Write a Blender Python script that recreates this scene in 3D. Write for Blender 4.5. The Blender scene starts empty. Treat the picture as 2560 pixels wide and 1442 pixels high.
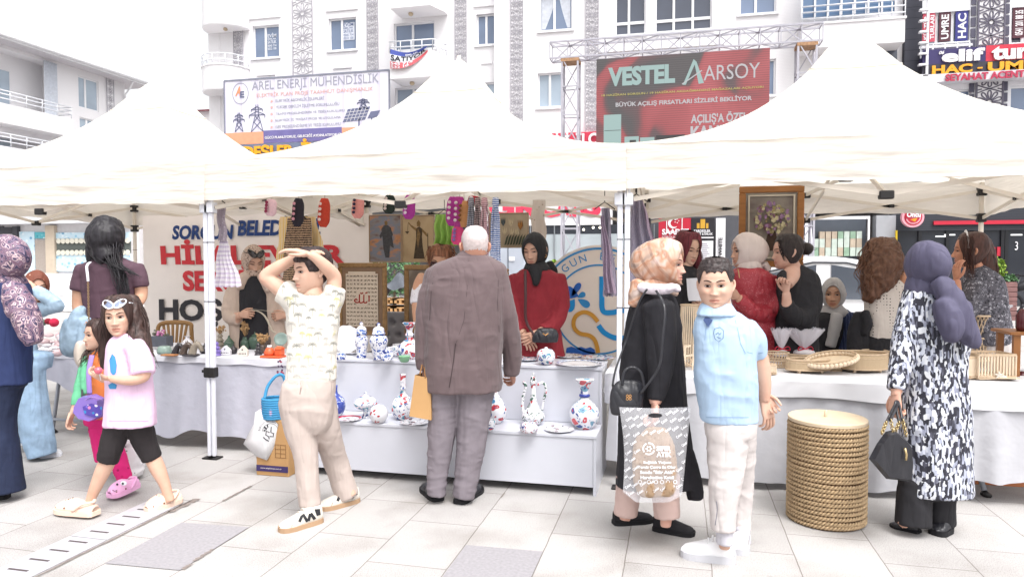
import bpy,math,random,hashlib
import numpy as np
from math import sin,cos,pi,radians,sqrt,atan2,exp
SC=bpy.context.scene
# ---------------------------------------------------------------- camera, world, sun, exposure
FPX,CX,CY,HC=1750.0,1280.0,721.0,1.48
YAW,PIT=radians(13.25),math.atan(67/1750.0)
cam_d=bpy.data.cameras.new('camera');cam=bpy.data.objects.new('camera',cam_d);SC.collection.objects.link(cam)
cam_d.sensor_width=36;cam_d.lens=36*FPX/2560;cam_d.clip_start=.05;cam_d.clip_end=2000
cam.location=(0,0,HC);cam.rotation_euler=(pi/2-PIT,0,YAW);SC.camera=cam
W=bpy.data.worlds.new("World");SC.world=W;W.use_nodes=True
wn=W.node_tree.nodes;wl=W.node_tree.links
SUN_EL,SUN_AZ=radians(62),radians(140) # azimuth of the sun measured from +Y towards +X
sky=wn.new('ShaderNodeTexSky');sky.sky_type='NISHITA';sky.sun_disc=False
sky.sun_elevation=SUN_EL;sky.sun_rotation=SUN_AZ;sky.air_density=1.0;sky.dust_density=6.0;sky.ozone_density=1.0
hs=wn.new('ShaderNodeHueSaturation');hs.inputs['Saturation'].default_value=.12;hs.inputs['Value'].default_value=1.45
wl.new(sky.outputs[0],hs.inputs['Color']);bg=wn['Background'];wl.new(hs.outputs[0],bg.inputs[0]);bg.inputs[1].default_value=.15
sun_d=bpy.data.lights.new('sun','SUN');sun_d.energy=.65;sun_d.angle=radians(17);sun_d.color=(1,.955,.91)
sun=bpy.data.objects.new('sun',sun_d);SC.collection.objects.link(sun)
sun.rotation_euler=(pi/2-SUN_EL,0,-SUN_AZ+pi)
vs=SC.view_settings;vs.view_transform='Standard';vs.look='None';vs.gamma=1;vs.exposure=.7;vs.use_curve_mapping=False
SC.cycles.max_bounces=8;SC.cycles.diffuse_bounces=5;SC.cycles.transparent_max_bounces=12
try:SC.cycles.use_denoising=True
except Exception:pass
# ---------------------------------------------------------------- picture <-> place
V=lambda*a:np.array(a,float)
CAM=V(0,0,HC)
FW=V(-sin(YAW)*cos(PIT),cos(YAW)*cos(PIT),-sin(PIT));RT=V(cos(YAW),sin(YAW),0);UP=np.cross(RT,FW)
FH=V(-sin(YAW),cos(YAW),0);ZU=V(0,0,1)
def ray(px,py):return FW+RT*((px-CX)/FPX)+UP*((CY-py)/FPX)
def at(px,py,d):return CAM+ray(px,py)*d
def onY(px,py,y):r=ray(px,py);return CAM+r*(y/r[1])
def onX(px,py,x):r=ray(px,py);return CAM+r*(x/r[0])
def onZ(px,py,z=0.):r=ray(px,py);return CAM+r*((z-HC)/r[2])
def dep(p):return float(np.dot(np.asarray(p)-CAM,FW))
def nrm(v):v=np.asarray(v,float);n=np.linalg.norm(v);return v/n if n>1e-9 else v
# ---------------------------------------------------------------- numpy noise
def _h(ix,iy,iz,s):
    n=(ix*374761393+iy*668265263+iz*2147483647+s*1274126177)&0xffffffff
    n=((n^(n>>13))*1274126177)&0xffffffff
    return((n^(n>>16))&0xffff)/65535.0
def vnoise(P,seed=0):
    P=np.asarray(P,float);I=np.floor(P).astype(np.int64);f=P-I;f=f*f*(3-2*f);r=0
    for dx in(0,1):
        for dy in(0,1):
            for dz in(0,1):
                w=(f[:,0]if dx else 1-f[:,0])*(f[:,1]if dy else 1-f[:,1])*(f[:,2]if dz else 1-f[:,2])
                r=r+w*_h(I[:,0]+dx,I[:,1]+dy,I[:,2]+dz,seed)
    return r
# ---------------------------------------------------------------- materials
def lin(h):
    if not isinstance(h,str):return h
    h=h.lstrip('#');c=[int(h[i:i+2],16)/255 for i in(0,2,4)]
    return tuple(x/12.92 if x<=.04045 else((x+.055)/1.055)**2.4 for x in c)
GAIN=1.3
def col(h,g=None):
    c=lin(h);g=GAIN if g is None else g
    return tuple(min(.86,x/g)for x in c)+(1,)
MATS={}
def newmat(name):
    m=bpy.data.materials.new(name);m.use_nodes=True;nt=m.node_tree;return m,nt.nodes,nt.links,nt.nodes['Principled BSDF']
def N(n,t,**k):
    o=n.new(t)
    for a,b in k.items():setattr(o,a,b)
    return o
def coords(n,l,scale=(1,1,1),kind='Object',rot=(0,0,0)):
    t=n.new('ShaderNodeTexCoord');mp=n.new('ShaderNodeMapping');mp.inputs['Scale'].default_value=scale;mp.inputs['Rotation'].default_value=rot
    l.new(t.outputs[kind],mp.inputs['Vector']);return mp.outputs[0]
def ramp(n,l,src,stops,interp='LINEAR'):
    r=n.new('ShaderNodeValToRGB');r.color_ramp.interpolation=interp
    e=r.color_ramp.elements
    while len(e)<len(stops):e.new(.5)
    for i,(p,c)in enumerate(stops):e[i].position=p;e[i].color=c
    l.new(src,r.inputs[0]);return r.outputs[0]
def mixc(n,l,f,a,b,mode='MIX'):
    m=n.new('ShaderNodeMix');m.data_type='RGBA';m.blend_type=mode
    for s,v in((m.inputs[0],f),(m.inputs[6],a),(m.inputs[7],b)):
        if hasattr(v,'links')or hasattr(v,'is_output'):l.new(v,s)
        else:s.default_value=v
    return m.outputs[2]
def bump(n,l,b,src,strength=.3,dist=.002):
    bp=n.new('ShaderNodeBump');bp.inputs['Strength'].default_value=strength;bp.inputs['Distance'].default_value=dist
    l.new(src,bp.inputs['Height']);l.new(bp.outputs[0],b.inputs['Normal'])
def pm(name,c,rough=.75,var=.12,vs=6.,bs=250.,bstr=.12,bd=.002,metal=0.,spec=.35,g=None,trans=0.,alpha=1.,sheen=0.,sx=(1,1,1)):
    """plain material with mottling and a fine bump"""
    key=(name,str(c),rough,var,vs,bs,g)
    if key in MATS:return MATS[key]
    m,n,l,b=newmat(name);cc=col(c,g)
    v=coords(n,l,sx)
    if var:
        t=N(n,'ShaderNodeTexNoise');t.inputs['Scale'].default_value=vs;t.inputs['Detail'].default_value=4;l.new(v,t.inputs['Vector'])
        lo=tuple(x*(1-var)for x in cc[:3])+(1,);hi=tuple(min(.9,x*(1+var))for x in cc[:3])+(1,)
        l.new(ramp(n,l,t.outputs[0],[(.3,lo),(.7,hi)]),b.inputs['Base Color'])
    else:b.inputs['Base Color'].default_value=cc
    if bstr:
        t2=N(n,'ShaderNodeTexNoise');t2.inputs['Scale'].default_value=bs;t2.inputs['Detail'].default_value=2;l.new(v,t2.inputs['Vector'])
        bump(n,l,b,t2.outputs[0],bstr,bd)
    b.inputs['Roughness'].default_value=rough;b.inputs['Metallic'].default_value=metal;b.inputs['Specular IOR Level'].default_value=spec
    if sheen:b.inputs['Sheen Weight'].default_value=sheen
    if trans:b.inputs['Transmission Weight'].default_value=trans
    if alpha<1:b.inputs['Alpha'].default_value=alpha
    MATS[key]=m;return m
def emit(name,c,s=1.):
    key=('E',name,str(c))
    if key in MATS:return MATS[key]
    m,n,l,b=newmat(name);b.inputs['Base Color'].default_value=(0.02,.02,.02,1);b.inputs['Roughness'].default_value=.6
    b.inputs['Emission Color'].default_value=lin(c)+(1,);b.inputs['Emission Strength'].default_value=s;MATS[key]=m;return m
def cells(name,bgc,cols,scale=30.,thr=.35,rough=.8,sx=(1,1,1),soft=.04,jit=1.,keep=1.,metric='EUCLIDEAN',warp=0.,g=None,spec=.3,bs=300,bstr=.1):
    """motifs scattered on a cloth or glaze: Voronoi cells, each motif takes one of the given colours; 'keep' share of the cells carry one"""
    m,n,l,b=newmat(name);v=coords(n,l,sx)
    if warp:
        nz=N(n,'ShaderNodeTexNoise');nz.inputs['Scale'].default_value=scale*1.3;l.new(v,nz.inputs['Vector'])
        mm=n.new('ShaderNodeMix');mm.data_type='VECTOR';mm.inputs[0].default_value=warp;l.new(v,mm.inputs[4]);l.new(nz.outputs['Color'],mm.inputs[5]);v=mm.outputs[1]
    vo=N(n,'ShaderNodeTexVoronoi',distance=metric);vo.inputs['Scale'].default_value=scale;vo.inputs['Randomness'].default_value=jit;l.new(v,vo.inputs['Vector'])
    mask=ramp(n,l,vo.outputs['Distance'],[(thr-soft,(1,1,1,1)),(thr+soft,(0,0,0,1))])
    sp=n.new('ShaderNodeSeparateColor');l.new(vo.outputs['Color'],sp.inputs[0])
    k=len(cols);c2=ramp(n,l,sp.outputs[0],[(i/k,col(c,g))for i,c in enumerate(cols)],'CONSTANT')
    if keep<1:
        kp=N(n,'ShaderNodeMath',operation='LESS_THAN');l.new(sp.outputs[1],kp.inputs[0]);kp.inputs[1].default_value=keep
        mu=N(n,'ShaderNodeMath',operation='MULTIPLY');l.new(mask,mu.inputs[0]);l.new(kp.outputs[0],mu.inputs[1]);mask=mu.outputs[0]
    l.new(mixc(n,l,mask,col(bgc,g),c2),b.inputs['Base Color']);b.inputs['Roughness'].default_value=rough;b.inputs['Specular IOR Level'].default_value=spec
    if bstr:
        t2=N(n,'ShaderNodeTexNoise');t2.inputs['Scale'].default_value=bs;l.new(v,t2.inputs['Vector']);bump(n,l,b,t2.outputs[0],bstr)
    return m
def bands(name,stops,scale=10.,axis='Z',dist=0.,dscale=2.,rough=.8,kind='SAW',g=None,bstr=.2,sx=(1,1,1),rot=(0,0,0),spec=.3):
    """stripes across an axis: stops are (position in the period, colour)"""
    m,n,l,b=newmat(name);v=coords(n,l,sx,rot=rot)
    w=N(n,'ShaderNodeTexWave',wave_type='BANDS',bands_direction=axis,wave_profile=kind)
    w.inputs['Scale'].default_value=scale*.31831/2*1.0;w.inputs['Distortion'].default_value=dist;w.inputs['Detail Scale'].default_value=dscale;l.new(v,w.inputs['Vector'])
    l.new(ramp(n,l,w.outputs['Fac'],[(p,col(c,g))for p,c in stops],'CONSTANT' if kind=='SAW' else 'LINEAR'),b.inputs['Base Color'])
    b.inputs['Roughness'].default_value=rough;b.inputs['Specular IOR Level'].default_value=spec
    if bstr:bump(n,l,b,w.outputs['Fac'],bstr,.004)
    return m
def glass(name,c='#8fa0b4',rough=.06,g=None):
    m,n,l,b=newmat(name);b.inputs['Base Color'].default_value=col(c,g);b.inputs['Roughness'].default_value=rough;b.inputs['Specular IOR Level'].default_value=.6
    t=N(n,'ShaderNodeTexNoise');t.inputs['Scale'].default_value=.7;l.new(coords(n,l),t.inputs['Vector'])
    cc=col(c,g);l.new(ramp(n,l,t.outputs[0],[(.35,tuple(x*.82 for x in cc[:3])+(1,)),(.65,cc)]),b.inputs['Base Color']);return m
def glaze(name,cols,scale=22.,bgc='#f4f4fa',lines='#3a4a8c',keep=.9,thr=.40):
    """white glazed ceramic painted with flowers and curling stems"""
    m,n,l,b=newmat(name);v=coords(n,l)
    nz=N(n,'ShaderNodeTexNoise');nz.inputs['Scale'].default_value=scale*.9;nz.inputs['Detail'].default_value=1;l.new(v,nz.inputs['Vector'])
    mm=n.new('ShaderNodeMix');mm.data_type='VECTOR';mm.inputs[0].default_value=.07;l.new(v,mm.inputs[4]);l.new(nz.outputs['Color'],mm.inputs[5]);w=mm.outputs[1]
    c1=col(bgc)
    for sc,th,kp_,cc in((scale*2.6,.30,.75,[lines,cols[-1]]),(scale*1.25,thr,keep,cols),(scale*1.25,thr*.35,keep,[bgc,cols[0],lines])):
        vo=N(n,'ShaderNodeTexVoronoi');vo.inputs['Scale'].default_value=sc;l.new(w,vo.inputs['Vector']);sp=n.new('ShaderNodeSeparateColor');l.new(vo.outputs['Color'],sp.inputs[0])
        mask=ramp(n,l,vo.outputs['Distance'],[(th-.03,(1,1,1,1)),(th+.03,(0,0,0,1))]);kp=N(n,'ShaderNodeMath',operation='LESS_THAN');l.new(sp.outputs[1],kp.inputs[0]);kp.inputs[1].default_value=kp_
        mu=N(n,'ShaderNodeMath',operation='MULTIPLY');l.new(mask,mu.inputs[0]);l.new(kp.outputs[0],mu.inputs[1]);k=len(cc);c1=mixc(n,l,mu.outputs[0],c1,ramp(n,l,sp.outputs[0],[(i/k,col(c))for i,c in enumerate(cc)],'CONSTANT'))
    l.new(c1,b.inputs['Base Color']);b.inputs['Roughness'].default_value=.12;b.inputs['Specular IOR Level'].default_value=.5;b.inputs['Coat Weight'].default_value=.4
    return m
# ---------------------------------------------------------------- mesh builder
_txt={}
def text_mesh(s,off=0.):
    k=(s,off)
    if k not in _txt:
        c=bpy.data.curves.new('t','FONT');c.body=s;c.size=1;c.offset=off;c.fill_mode='FRONT';c.resolution_u=3;c.align_x='LEFT'
        o=bpy.data.objects.new('t',c);me=bpy.data.meshes.new_from_object(o)
        vv=np.array([v.co[:]for v in me.vertices]);ff=[list(p.vertices)for p in me.polygons]
        bpy.data.objects.remove(o);bpy.data.curves.remove(c);bpy.data.meshes.remove(me)
        if len(vv):
            vv[:,0]-=vv[:,0].min()
            if s.upper()!=s or s in '-.0':vv[:,1]-=vv[:,1].min()
        _txt[k]=(vv,ff)
    return _txt[k]
def catmull(P,n):
    P=np.asarray(P,float);k=len(P)
    if k<3 or n<=1:
        if k==2:
            t=np.linspace(0,1,max(2,n+1))[:,None];return P[0]*(1-t)+P[1]*t
        return P
    out=[]
    for i in range(k-1):
        p0=P[max(i-1,0)];p1=P[i];p2=P[i+1];p3=P[min(i+2,k-1)]
        for j in range(n):
            t=j/n;out.append(.5*((2*p1)+(p2-p0)*t+(2*p0-5*p1+4*p2-p3)*t*t+(3*p1-p0-3*p2+p3)*t**3))
    out.append(P[-1]);return np.array(out)
def bbox(*a):return a
class MB:
    def __init__(s):s.v=[];s.f=[];s.m=[];s.sm=[];s.n=0
    def add(s,v,f,m=0,smooth=False):
        v=np.asarray(v,float);o=s.n;s.v.append(v);s.n+=len(v)
        for q in f:s.f.append([i+o for i in q])
        s.m+=[m]*len(f);s.sm+=[smooth]*len(f);return s
    def box(s,lo,hi,m=0,bev=0.):
        x0,y0,z0=np.minimum(lo,hi);x1,y1,z1=np.maximum(lo,hi)
        if bev:
            b=min(bev,(x1-x0)/2.2,(y1-y0)/2.2,(z1-z0)/2.2);v=[];ix={}
            for a in range(3):
                for sx in(0,1):
                    for sy in(0,1):
                        for sz in(0,1):
                            p=[(x0,x1)[sx],(y0,y1)[sy],(z0,z1)[sz]];sg=(sx,sy,sz)
                            for k in range(3):
                                if k!=a:p[k]+=b*(1-2*sg[k])
                            ix[(a,)+sg]=len(v);v.append(p)
            f=[]
            for a in range(3):
                o1,o2=(a+1)%3,(a+2)%3
                for d in(0,1):
                    q=[]
                    for(i,j)in((0,0),(1,0),(1,1),(0,1)):
                        sg=[0]*3;sg[a]=d;sg[o1]=i;sg[o2]=j;q.append(ix[(a,)+tuple(sg)])
                    f.append(q if d else q[::-1])
                for i in(0,1):
                    for j in(0,1):
                        q=[]
                        for(ax,d)in((o1,0),(o1,1),(o2,1),(o2,0)):
                            sg=[0]*3;sg[a]=d;sg[o1]=i;sg[o2]=j;q.append(ix[(ax,)+tuple(sg)])
                        f.append(q)
            for sx in(0,1):
                for sy in(0,1):
                    for sz in(0,1):f.append([ix[(a,sx,sy,sz)]for a in range(3)])
            return s.add(v,f,m)
        v=[(x0,y0,z0),(x1,y0,z0),(x1,y1,z0),(x0,y1,z0),(x0,y0,z1),(x1,y0,z1),(x1,y1,z1),(x0,y1,z1)]
        return s.add(v,[(3,2,1,0),(4,5,6,7),(0,1,5,4),(1,2,6,5),(2,3,7,6),(3,0,4,7)],m)
    def bar(s,p,q,w,h=None,m=0,up=(0,0,1)):
        p=np.asarray(p,float);q=np.asarray(q,float);h=w if h is None else h;t=nrm(q-p);u=np.asarray(up,float)
        if abs(np.dot(t,u))>.95:u=V(0,1,0)if abs(t[1])<.9 else V(1,0,0)
        a=nrm(np.cross(t,u));b=np.cross(a,t);a=a*w/2;b=b*h/2
        v=[e+i*a+j*b for e in(p,q)for i,j in((-1,-1),(1,-1),(1,1),(-1,1))]
        return s.add(v,[(0,1,2,3),(7,6,5,4),(0,4,5,1),(1,5,6,2),(2,6,7,3),(3,7,4,0)],m)
    def tube(s,P,r,seg=10,m=0,sub=1,ratio=1.,fwd=None,cap=True,smooth=True):
        P=np.asarray(P,float);r=np.full(len(P),r,float)if np.isscalar(r)else np.asarray(r,float)
        ra=np.full(len(P),ratio,float)if np.isscalar(ratio)else np.asarray(ratio,float)
        if sub>1:A=catmull(np.column_stack([P,r,ra]),sub);P=A[:,:3];r=np.maximum(A[:,3],1e-4);ra=A[:,4]
        k=len(P);T=np.gradient(P,axis=0);T=np.array([nrm(t)for t in T])
        if fwd is None:
            u=V(0,0,1)if abs(T[0][2])<.9 else V(1,0,0);n1=nrm(np.cross(T[0],u));N1=[]
            for t in T:n1=nrm(n1-t*np.dot(n1,t));N1.append(n1)
        else:
            N1=[];last=None
            for t in T:
                c=np.cross(t,fwd);
                if np.linalg.norm(c)<.25 and last is not None:c=last
                c=nrm(c-t*np.dot(c,t));
                if last is not None and np.dot(c,last)<0:c=-c
                N1.append(c);last=c
        vs_=[];f=[];ang=np.arange(seg)*2*pi/seg
        for i in range(k):
            n2=np.cross(N1[i],T[i])
            vs_.append(P[i]+r[i]*(np.cos(ang)[:,None]*N1[i]+np.sin(ang)[:,None]*n2*ra[i]))
        for i in range(k-1):
            for j in range(seg):a=i*seg+j;b=i*seg+(j+1)%seg;f.append((a,b,b+seg,a+seg))
        vv=np.concatenate(vs_)
        if cap:f.append(list(range(seg))[::-1]);f.append([(k-1)*seg+j for j in range(seg)])
        return s.add(vv,f,m,smooth)
    def lathe(s,prof,o,seg=28,m=0,axis=None,smooth=True,scal=None,sq=1.):
        """prof: (radius, height); o: base point; scal: function(angle, height)->radius factor"""
        o=np.asarray(o,float);az=V(0,0,1)if axis is None else nrm(axis)
        ax=nrm(np.cross(az,V(0,1,0)if abs(az[1])<.9 else V(1,0,0)));ay=np.cross(az,ax);vv=[];f=[];k=len(prof)
        for r,h in prof:
            for j in range(seg):
                a=j*2*pi/seg;q=r*(scal(a,h)if scal else 1);vv.append(o+az*h+ax*q*cos(a)+ay*q*sin(a)*sq)
        for i in range(k-1):
            for j in range(seg):a=i*seg+j;b=i*seg+(j+1)%seg;f.append((a,b,b+seg,a+seg))
        f.append(list(range(seg))[::-1]);f.append([(k-1)*seg+j for j in range(seg)])
        return s.add(vv,f,m,smooth)
    def ball(s,c,r,m=0,seg=14,rings=9,ax=None):
        c=np.asarray(c,float);r=V(r,r,r)if np.isscalar(r)else np.asarray(r,float);A=np.eye(3)if ax is None else np.asarray(ax,float)
        vv=[(0,0,-1)];f=[]
        for i in range(1,rings):
            t=-pi/2+pi*i/rings
            for j in range(seg):a=2*pi*j/seg;vv.append((cos(t)*cos(a),cos(t)*sin(a),sin(t)))
        vv.append((0,0,1));L=len(vv)-1
        for j in range(seg):f.append((0,1+(j+1)%seg,1+j));f.append((L,L-seg+j,L-seg+(j+1)%seg))
        for i in range(rings-2):
            for j in range(seg):a=1+i*seg+j;b=1+i*seg+(j+1)%seg;f.append((a,b,b+seg,a+seg))
        return s.add(c+(np.array(vv)*r)@A,f,m,True)
    def poly(s,pts,o,ux,uy,th=0.,m=0,un=None):
        """flat outline (list of 2D points, metres) on a plane, optionally thickened towards un"""
        o=np.asarray(o,float);ux=np.asarray(ux,float);uy=np.asarray(uy,float);un=np.cross(ux,uy)if un is None else np.asarray(un,float)
        p=np.array([o+ux*a+uy*b for a,b in pts]);k=len(p)
        if not th:return s.add(p,[list(range(k))],m)
        vv=np.concatenate([p,p+un*th]);f=[list(range(k))[::-1],list(range(k,2*k))]+[(i,(i+1)%k,(i+1)%k+k,i+k)for i in range(k)]
        return s.add(vv,f,m)
    def strip(s,pts,w,o,ux,uy,m=0,th=0.,closed=False):
        """flat ribbon following 2D points on a plane"""
        P=np.asarray(pts,float);k=len(P);T=np.gradient(P,axis=0)if not closed else(np.roll(P,-1,0)-np.roll(P,1,0))
        T=T/np.maximum(np.linalg.norm(T,axis=1),1e-9)[:,None];Nn=np.column_stack([-T[:,1],T[:,0]])
        ww=np.full(k,w)if np.isscalar(w)else np.asarray(w)
        A=P+Nn*ww[:,None]/2;B=P-Nn*ww[:,None]/2;un=np.cross(ux,uy)
        to=lambda Q,h:np.asarray(o)+np.outer(Q[:,0],ux)+np.outer(Q[:,1],uy)+un*h
        vv=np.concatenate([to(A,th),to(B,th)]);f=[];e=k if closed else k-1
        for i in range(e):j=(i+1)%k;f.append((i,i+k,j+k,j))
        if th:
            o2=2*k;vv=np.concatenate([vv,to(A,0),to(B,0)])
            for i in range(e):j=(i+1)%k;f.append((i,j,j+o2,i+o2));f.append((j+k,i+k,i+k+o2,j+k+o2))
        return s.add(vv,f,m)
    def text(s,t,o,ux,uy,w,h,m=0,off=0.,th=0.,shear=0.,un=None):
        """lettering fitted to a w x h box whose lower left corner is o"""
        vv,ff=text_mesh(t,off)
        if not len(vv):return s
        mx=vv[:,:2].max(0);x=vv[:,0]/max(mx[0],1e-6)*w;y=(vv[:,1]+off)/(text_mesh('H',off)[0][:,1].max()+off)*h if t.upper()==t and t!='-' else vv[:,1]/max(mx[1],1e-6)*h;x=x+shear*y
        un=np.cross(ux,uy)if un is None else un
        P=np.asarray(o)+np.outer(x,ux)+np.outer(y,uy)
        if not th:return s.add(P,ff,m)
        k=len(P);ed={}
        for q in ff:
            for i in range(len(q)):a,b=q[i],q[(i+1)%len(q)];ed[(a,b)]=1
        side=[(b,a,a+k,b+k)for(a,b)in ed if(b,a)not in ed]
        return s.add(np.concatenate([P+un*th,P]),list(ff)+side,m)
    def build(s,name,mats,parent=None,base=None):
        mats=mats if isinstance(mats,(list,tuple))else[mats]
        vv=np.concatenate(s.v)if s.v else np.zeros((0,3))
        if parent is not None:org=wloc(parent)
        else:org=np.asarray(base,float)if base is not None else V((vv[:,0].min()+vv[:,0].max())/2,(vv[:,1].min()+vv[:,1].max())/2,vv[:,2].min())
        me=bpy.data.meshes.new(name);me.from_pydata((vv-org).tolist(),[],s.f)
        for m in mats:me.materials.append(m)
        me.polygons.foreach_set('material_index',np.array(s.m,dtype=np.int32));me.polygons.foreach_set('use_smooth',np.array(s.sm,dtype=bool));me.update()
        o=bpy.data.objects.new(name,me);SC.collection.objects.link(o)
        if parent is not None:o.parent=parent
        else:o.location=org
        return o
def wloc(o):
    l=V(*o.location)
    while o.parent:o=o.parent;l=l+V(*o.location)
    return l
def tag(o,label,cat,group=None,kind=None):
    o['label']=label;o['category']=cat
    if group:o['group']=group
    if kind:o['kind']=kind
    return o
def thing(name,label,cat,loc,group=None):
    o=bpy.data.objects.new(name,None);SC.collection.objects.link(o);o.location=[float(x)for x in loc];o.empty_display_size=.1;return tag(o,label,cat,group)
def struct(o):o['kind']='structure';return o
def kids(o):return[c for c in o.children]
def copy_thing(o,loc,label=None):
    def cp(x,par):
        c=x.copy();SC.collection.objects.link(c);c.parent=par
        for k in kids(x):cp(k,c)
        return c
    c=cp(o,None);c.location=[float(x)for x in loc]
    if label:c['label']=label
    return c
XA,YA,ZA=V(1,0,0),V(0,1,0),V(0,0,1)
def rectY(px0,py0,px1,py1,y):
    """the upright rectangle on the plane Y=y whose lower left and upper right corners show at these pixels: x0, z0, x1, z1"""
    a=onY(px0,py0,y);b=onY(px1,py1,y);return a[0],a[2],b[0],b[2]
def ytext(mb,s,px0,py0,px1,py1,y,m=0,off=0.,th=.01,shear=0.):
    x0,z0,x1,z1=rectY(px0,py0,px1,py1,y);return mb.text(s,V(x0,y,z0),XA,ZA,x1-x0,z1-z0,m,off,th,shear,V(0,-1,0))
def sheet(mb,fn,nu,nv,m=0,smooth=True,th=0.):
    """surface from fn(u, v)->3D point, u and v in 0..1"""
    vv=[fn(i/nu,j/nv)for j in range(nv+1)for i in range(nu+1)]
    f=[(j*(nu+1)+i,j*(nu+1)+i+1,(j+1)*(nu+1)+i+1,(j+1)*(nu+1)+i)for j in range(nv)for i in range(nu)]
    return mb.add(vv,f,m,smooth)
# ================================================================ SETTING
def ground_mat():
    m,n,l,b=newmat('pale granite paving');t=n.new('ShaderNodeTexCoord');s=n.new('ShaderNodeSeparateXYZ');l.new(t.outputs['Object'],s.inputs[0])
    def add(src,v):
        a=N(n,'ShaderNodeMath',operation='ADD');l.new(src,a.inputs[0]);a.inputs[1].default_value=v;return a.outputs[0]
    c=n.new('ShaderNodeCombineXYZ');l.new(add(s.outputs[1],.4995+.563*100),c.inputs[0]);l.new(add(s.outputs[0],1.478+.4143*200),c.inputs[1])
    wob=N(n,'ShaderNodeTexNoise');wob.inputs['Scale'].default_value=9;l.new(t.outputs['Object'],wob.inputs['Vector'])
    mm=n.new('ShaderNodeMix');mm.data_type='VECTOR';mm.inputs[0].default_value=.006;l.new(c.outputs[0],mm.inputs[4])
    ad=N(n,'ShaderNodeVectorMath',operation='ADD');l.new(c.outputs[0],ad.inputs[0]);l.new(wob.outputs['Color'],ad.inputs[1]);l.new(ad.outputs[0],mm.inputs[5])
    br=n.new('ShaderNodeTexBrick');l.new(mm.outputs[1],br.inputs['Vector'])
    br.offset=.5;br.offset_frequency=2;br.squash=1;i=br.inputs
    i['Scale'].default_value=1;i['Brick Width'].default_value=.563;i['Row Height'].default_value=.4143;i['Mortar Size'].default_value=.0032;i['Mortar Smooth'].default_value=.3;i['Bias'].default_value=0
    i['Color1'].default_value=(.385,.374,.369,1);i['Color2'].default_value=(.44,.428,.422,1);i['Mortar'].default_value=(.2,.18,.17,1)
    sp=N(n,'ShaderNodeTexNoise');sp.inputs['Scale'].default_value=170;sp.inputs['Detail'].default_value=3;l.new(t.outputs['Object'],sp.inputs['Vector'])
    big=N(n,'ShaderNodeTexNoise');big.inputs['Scale'].default_value=2.3;big.inputs['Detail'].default_value=5;l.new(t.outputs['Object'],big.inputs['Vector'])
    c1=mixc(n,l,1.,br.outputs[0],ramp(n,l,sp.outputs[0],[(.36,(.70,.68,.67,1)),(.5,(1,1,1,1)),(.62,(1,.99,.98,1)),(.75,(1.15,1.12,1.1,1))]),'MULTIPLY')
    c2=mixc(n,l,1.,c1,ramp(n,l,big.outputs[0],[(.30,(.80,.78,.76,1)),(.52,(1,1,1,1)),(.75,(1.06,1.05,1.04,1))]),'MULTIPLY')
    vo=N(n,'ShaderNodeTexVoronoi');vo.inputs['Scale'].default_value=1.7;l.new(t.outputs['Object'],vo.inputs['Vector'])
    c3=mixc(n,l,1.,c2,ramp(n,l,vo.outputs['Distance'],[(.022,(.6,.56,.54,1)),(.04,(1,1,1,1))]),'MULTIPLY')
    l.new(c3,b.inputs['Base Color']);b.inputs['Roughness'].default_value=.7;b.inputs['Specular IOR Level'].default_value=.25
    bump(n,l,b,br.outputs['Fac'],-.5,.004);return m
g=MB();g.add([(-120,-20,0),(120,-20,0),(120,160,0),(-120,160,0)],[(0,1,2,3)]);o=struct(g.build('pavement',ground_mat(),base=(0,0,0)))
dk=pm('grey granite slab','#a5a2a6',.7,.10,60,400,.1,g=1.3)
for q in([(-2.716,2.832),(-2.306,2.85),(-2.310,3.408),(-2.724,3.384)],[(-1.058,2.885),(-.652,2.89),(-.653,3.462),(-1.060,3.452)]):
    m_=MB();m_.add([(x,y,.004)for x,y in q],[(0,1,2,3)]);struct(m_.build('grey_paving_slab',dk))
crk=pm('worn mortar','#8d837e',.9,.2,40,200,.1,g=1.2);m_=MB();rr=random.Random(4)
for x,y0,y1,w in((-2.915,2.45,3.72,.018),(-2.90,3.5,3.75,.05),(-2.31,2.95,3.1,.03),(-2.72,3.75,4.05,.02),(-2.3,2.86,2.92,.03),(-1.06,4.2,4.3,.01)):
    k=22;ys=np.linspace(y0,y1,k);A=[(x-w*rr.uniform(.2,.6),y,.005)for y in ys];B=[(x+w*rr.uniform(.1,.6),y,.005)for y in ys]
    m_.add(A+B,[(i,i+k,i+k+1,i+1)for i in range(k-1)])
struct(m_.build('mortar_joint',crk,base=(0,0,0)))
# drain channel of slotted covers
dm=pm('galvanised drain metal','#d2d0d6',.5,.08,18,120,.08,metal=.15,g=1.35);slot=pm('drain slot dark','#5a5152',.9,.1,g=1.2)
first=None
for k,y0 in enumerate((3.075,2.475,1.875)):
    if k==0:lab='light grey slotted drain cover under the clog of the girl in pink'
    elif k==1:lab='light grey slotted drain cover nearest the viewer at the bottom left'
    else:continue
    t=thing('drain_cover',lab,'drain cover',(-3.05,y0,0),'slotted drain covers in a row');p=MB();p.box((-3.168,y0+.003,.001),(-2.935,y0+.592,.008),bev=.002);p.build('cover_plate',dm,t)
    q=MB()
    for j in range(5):yy=y0+.07+j*.115;q.box((-3.115,yy,.0075),(-3.0,yy+.014,.0095))
    q.build('slot',slot,t)
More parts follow.
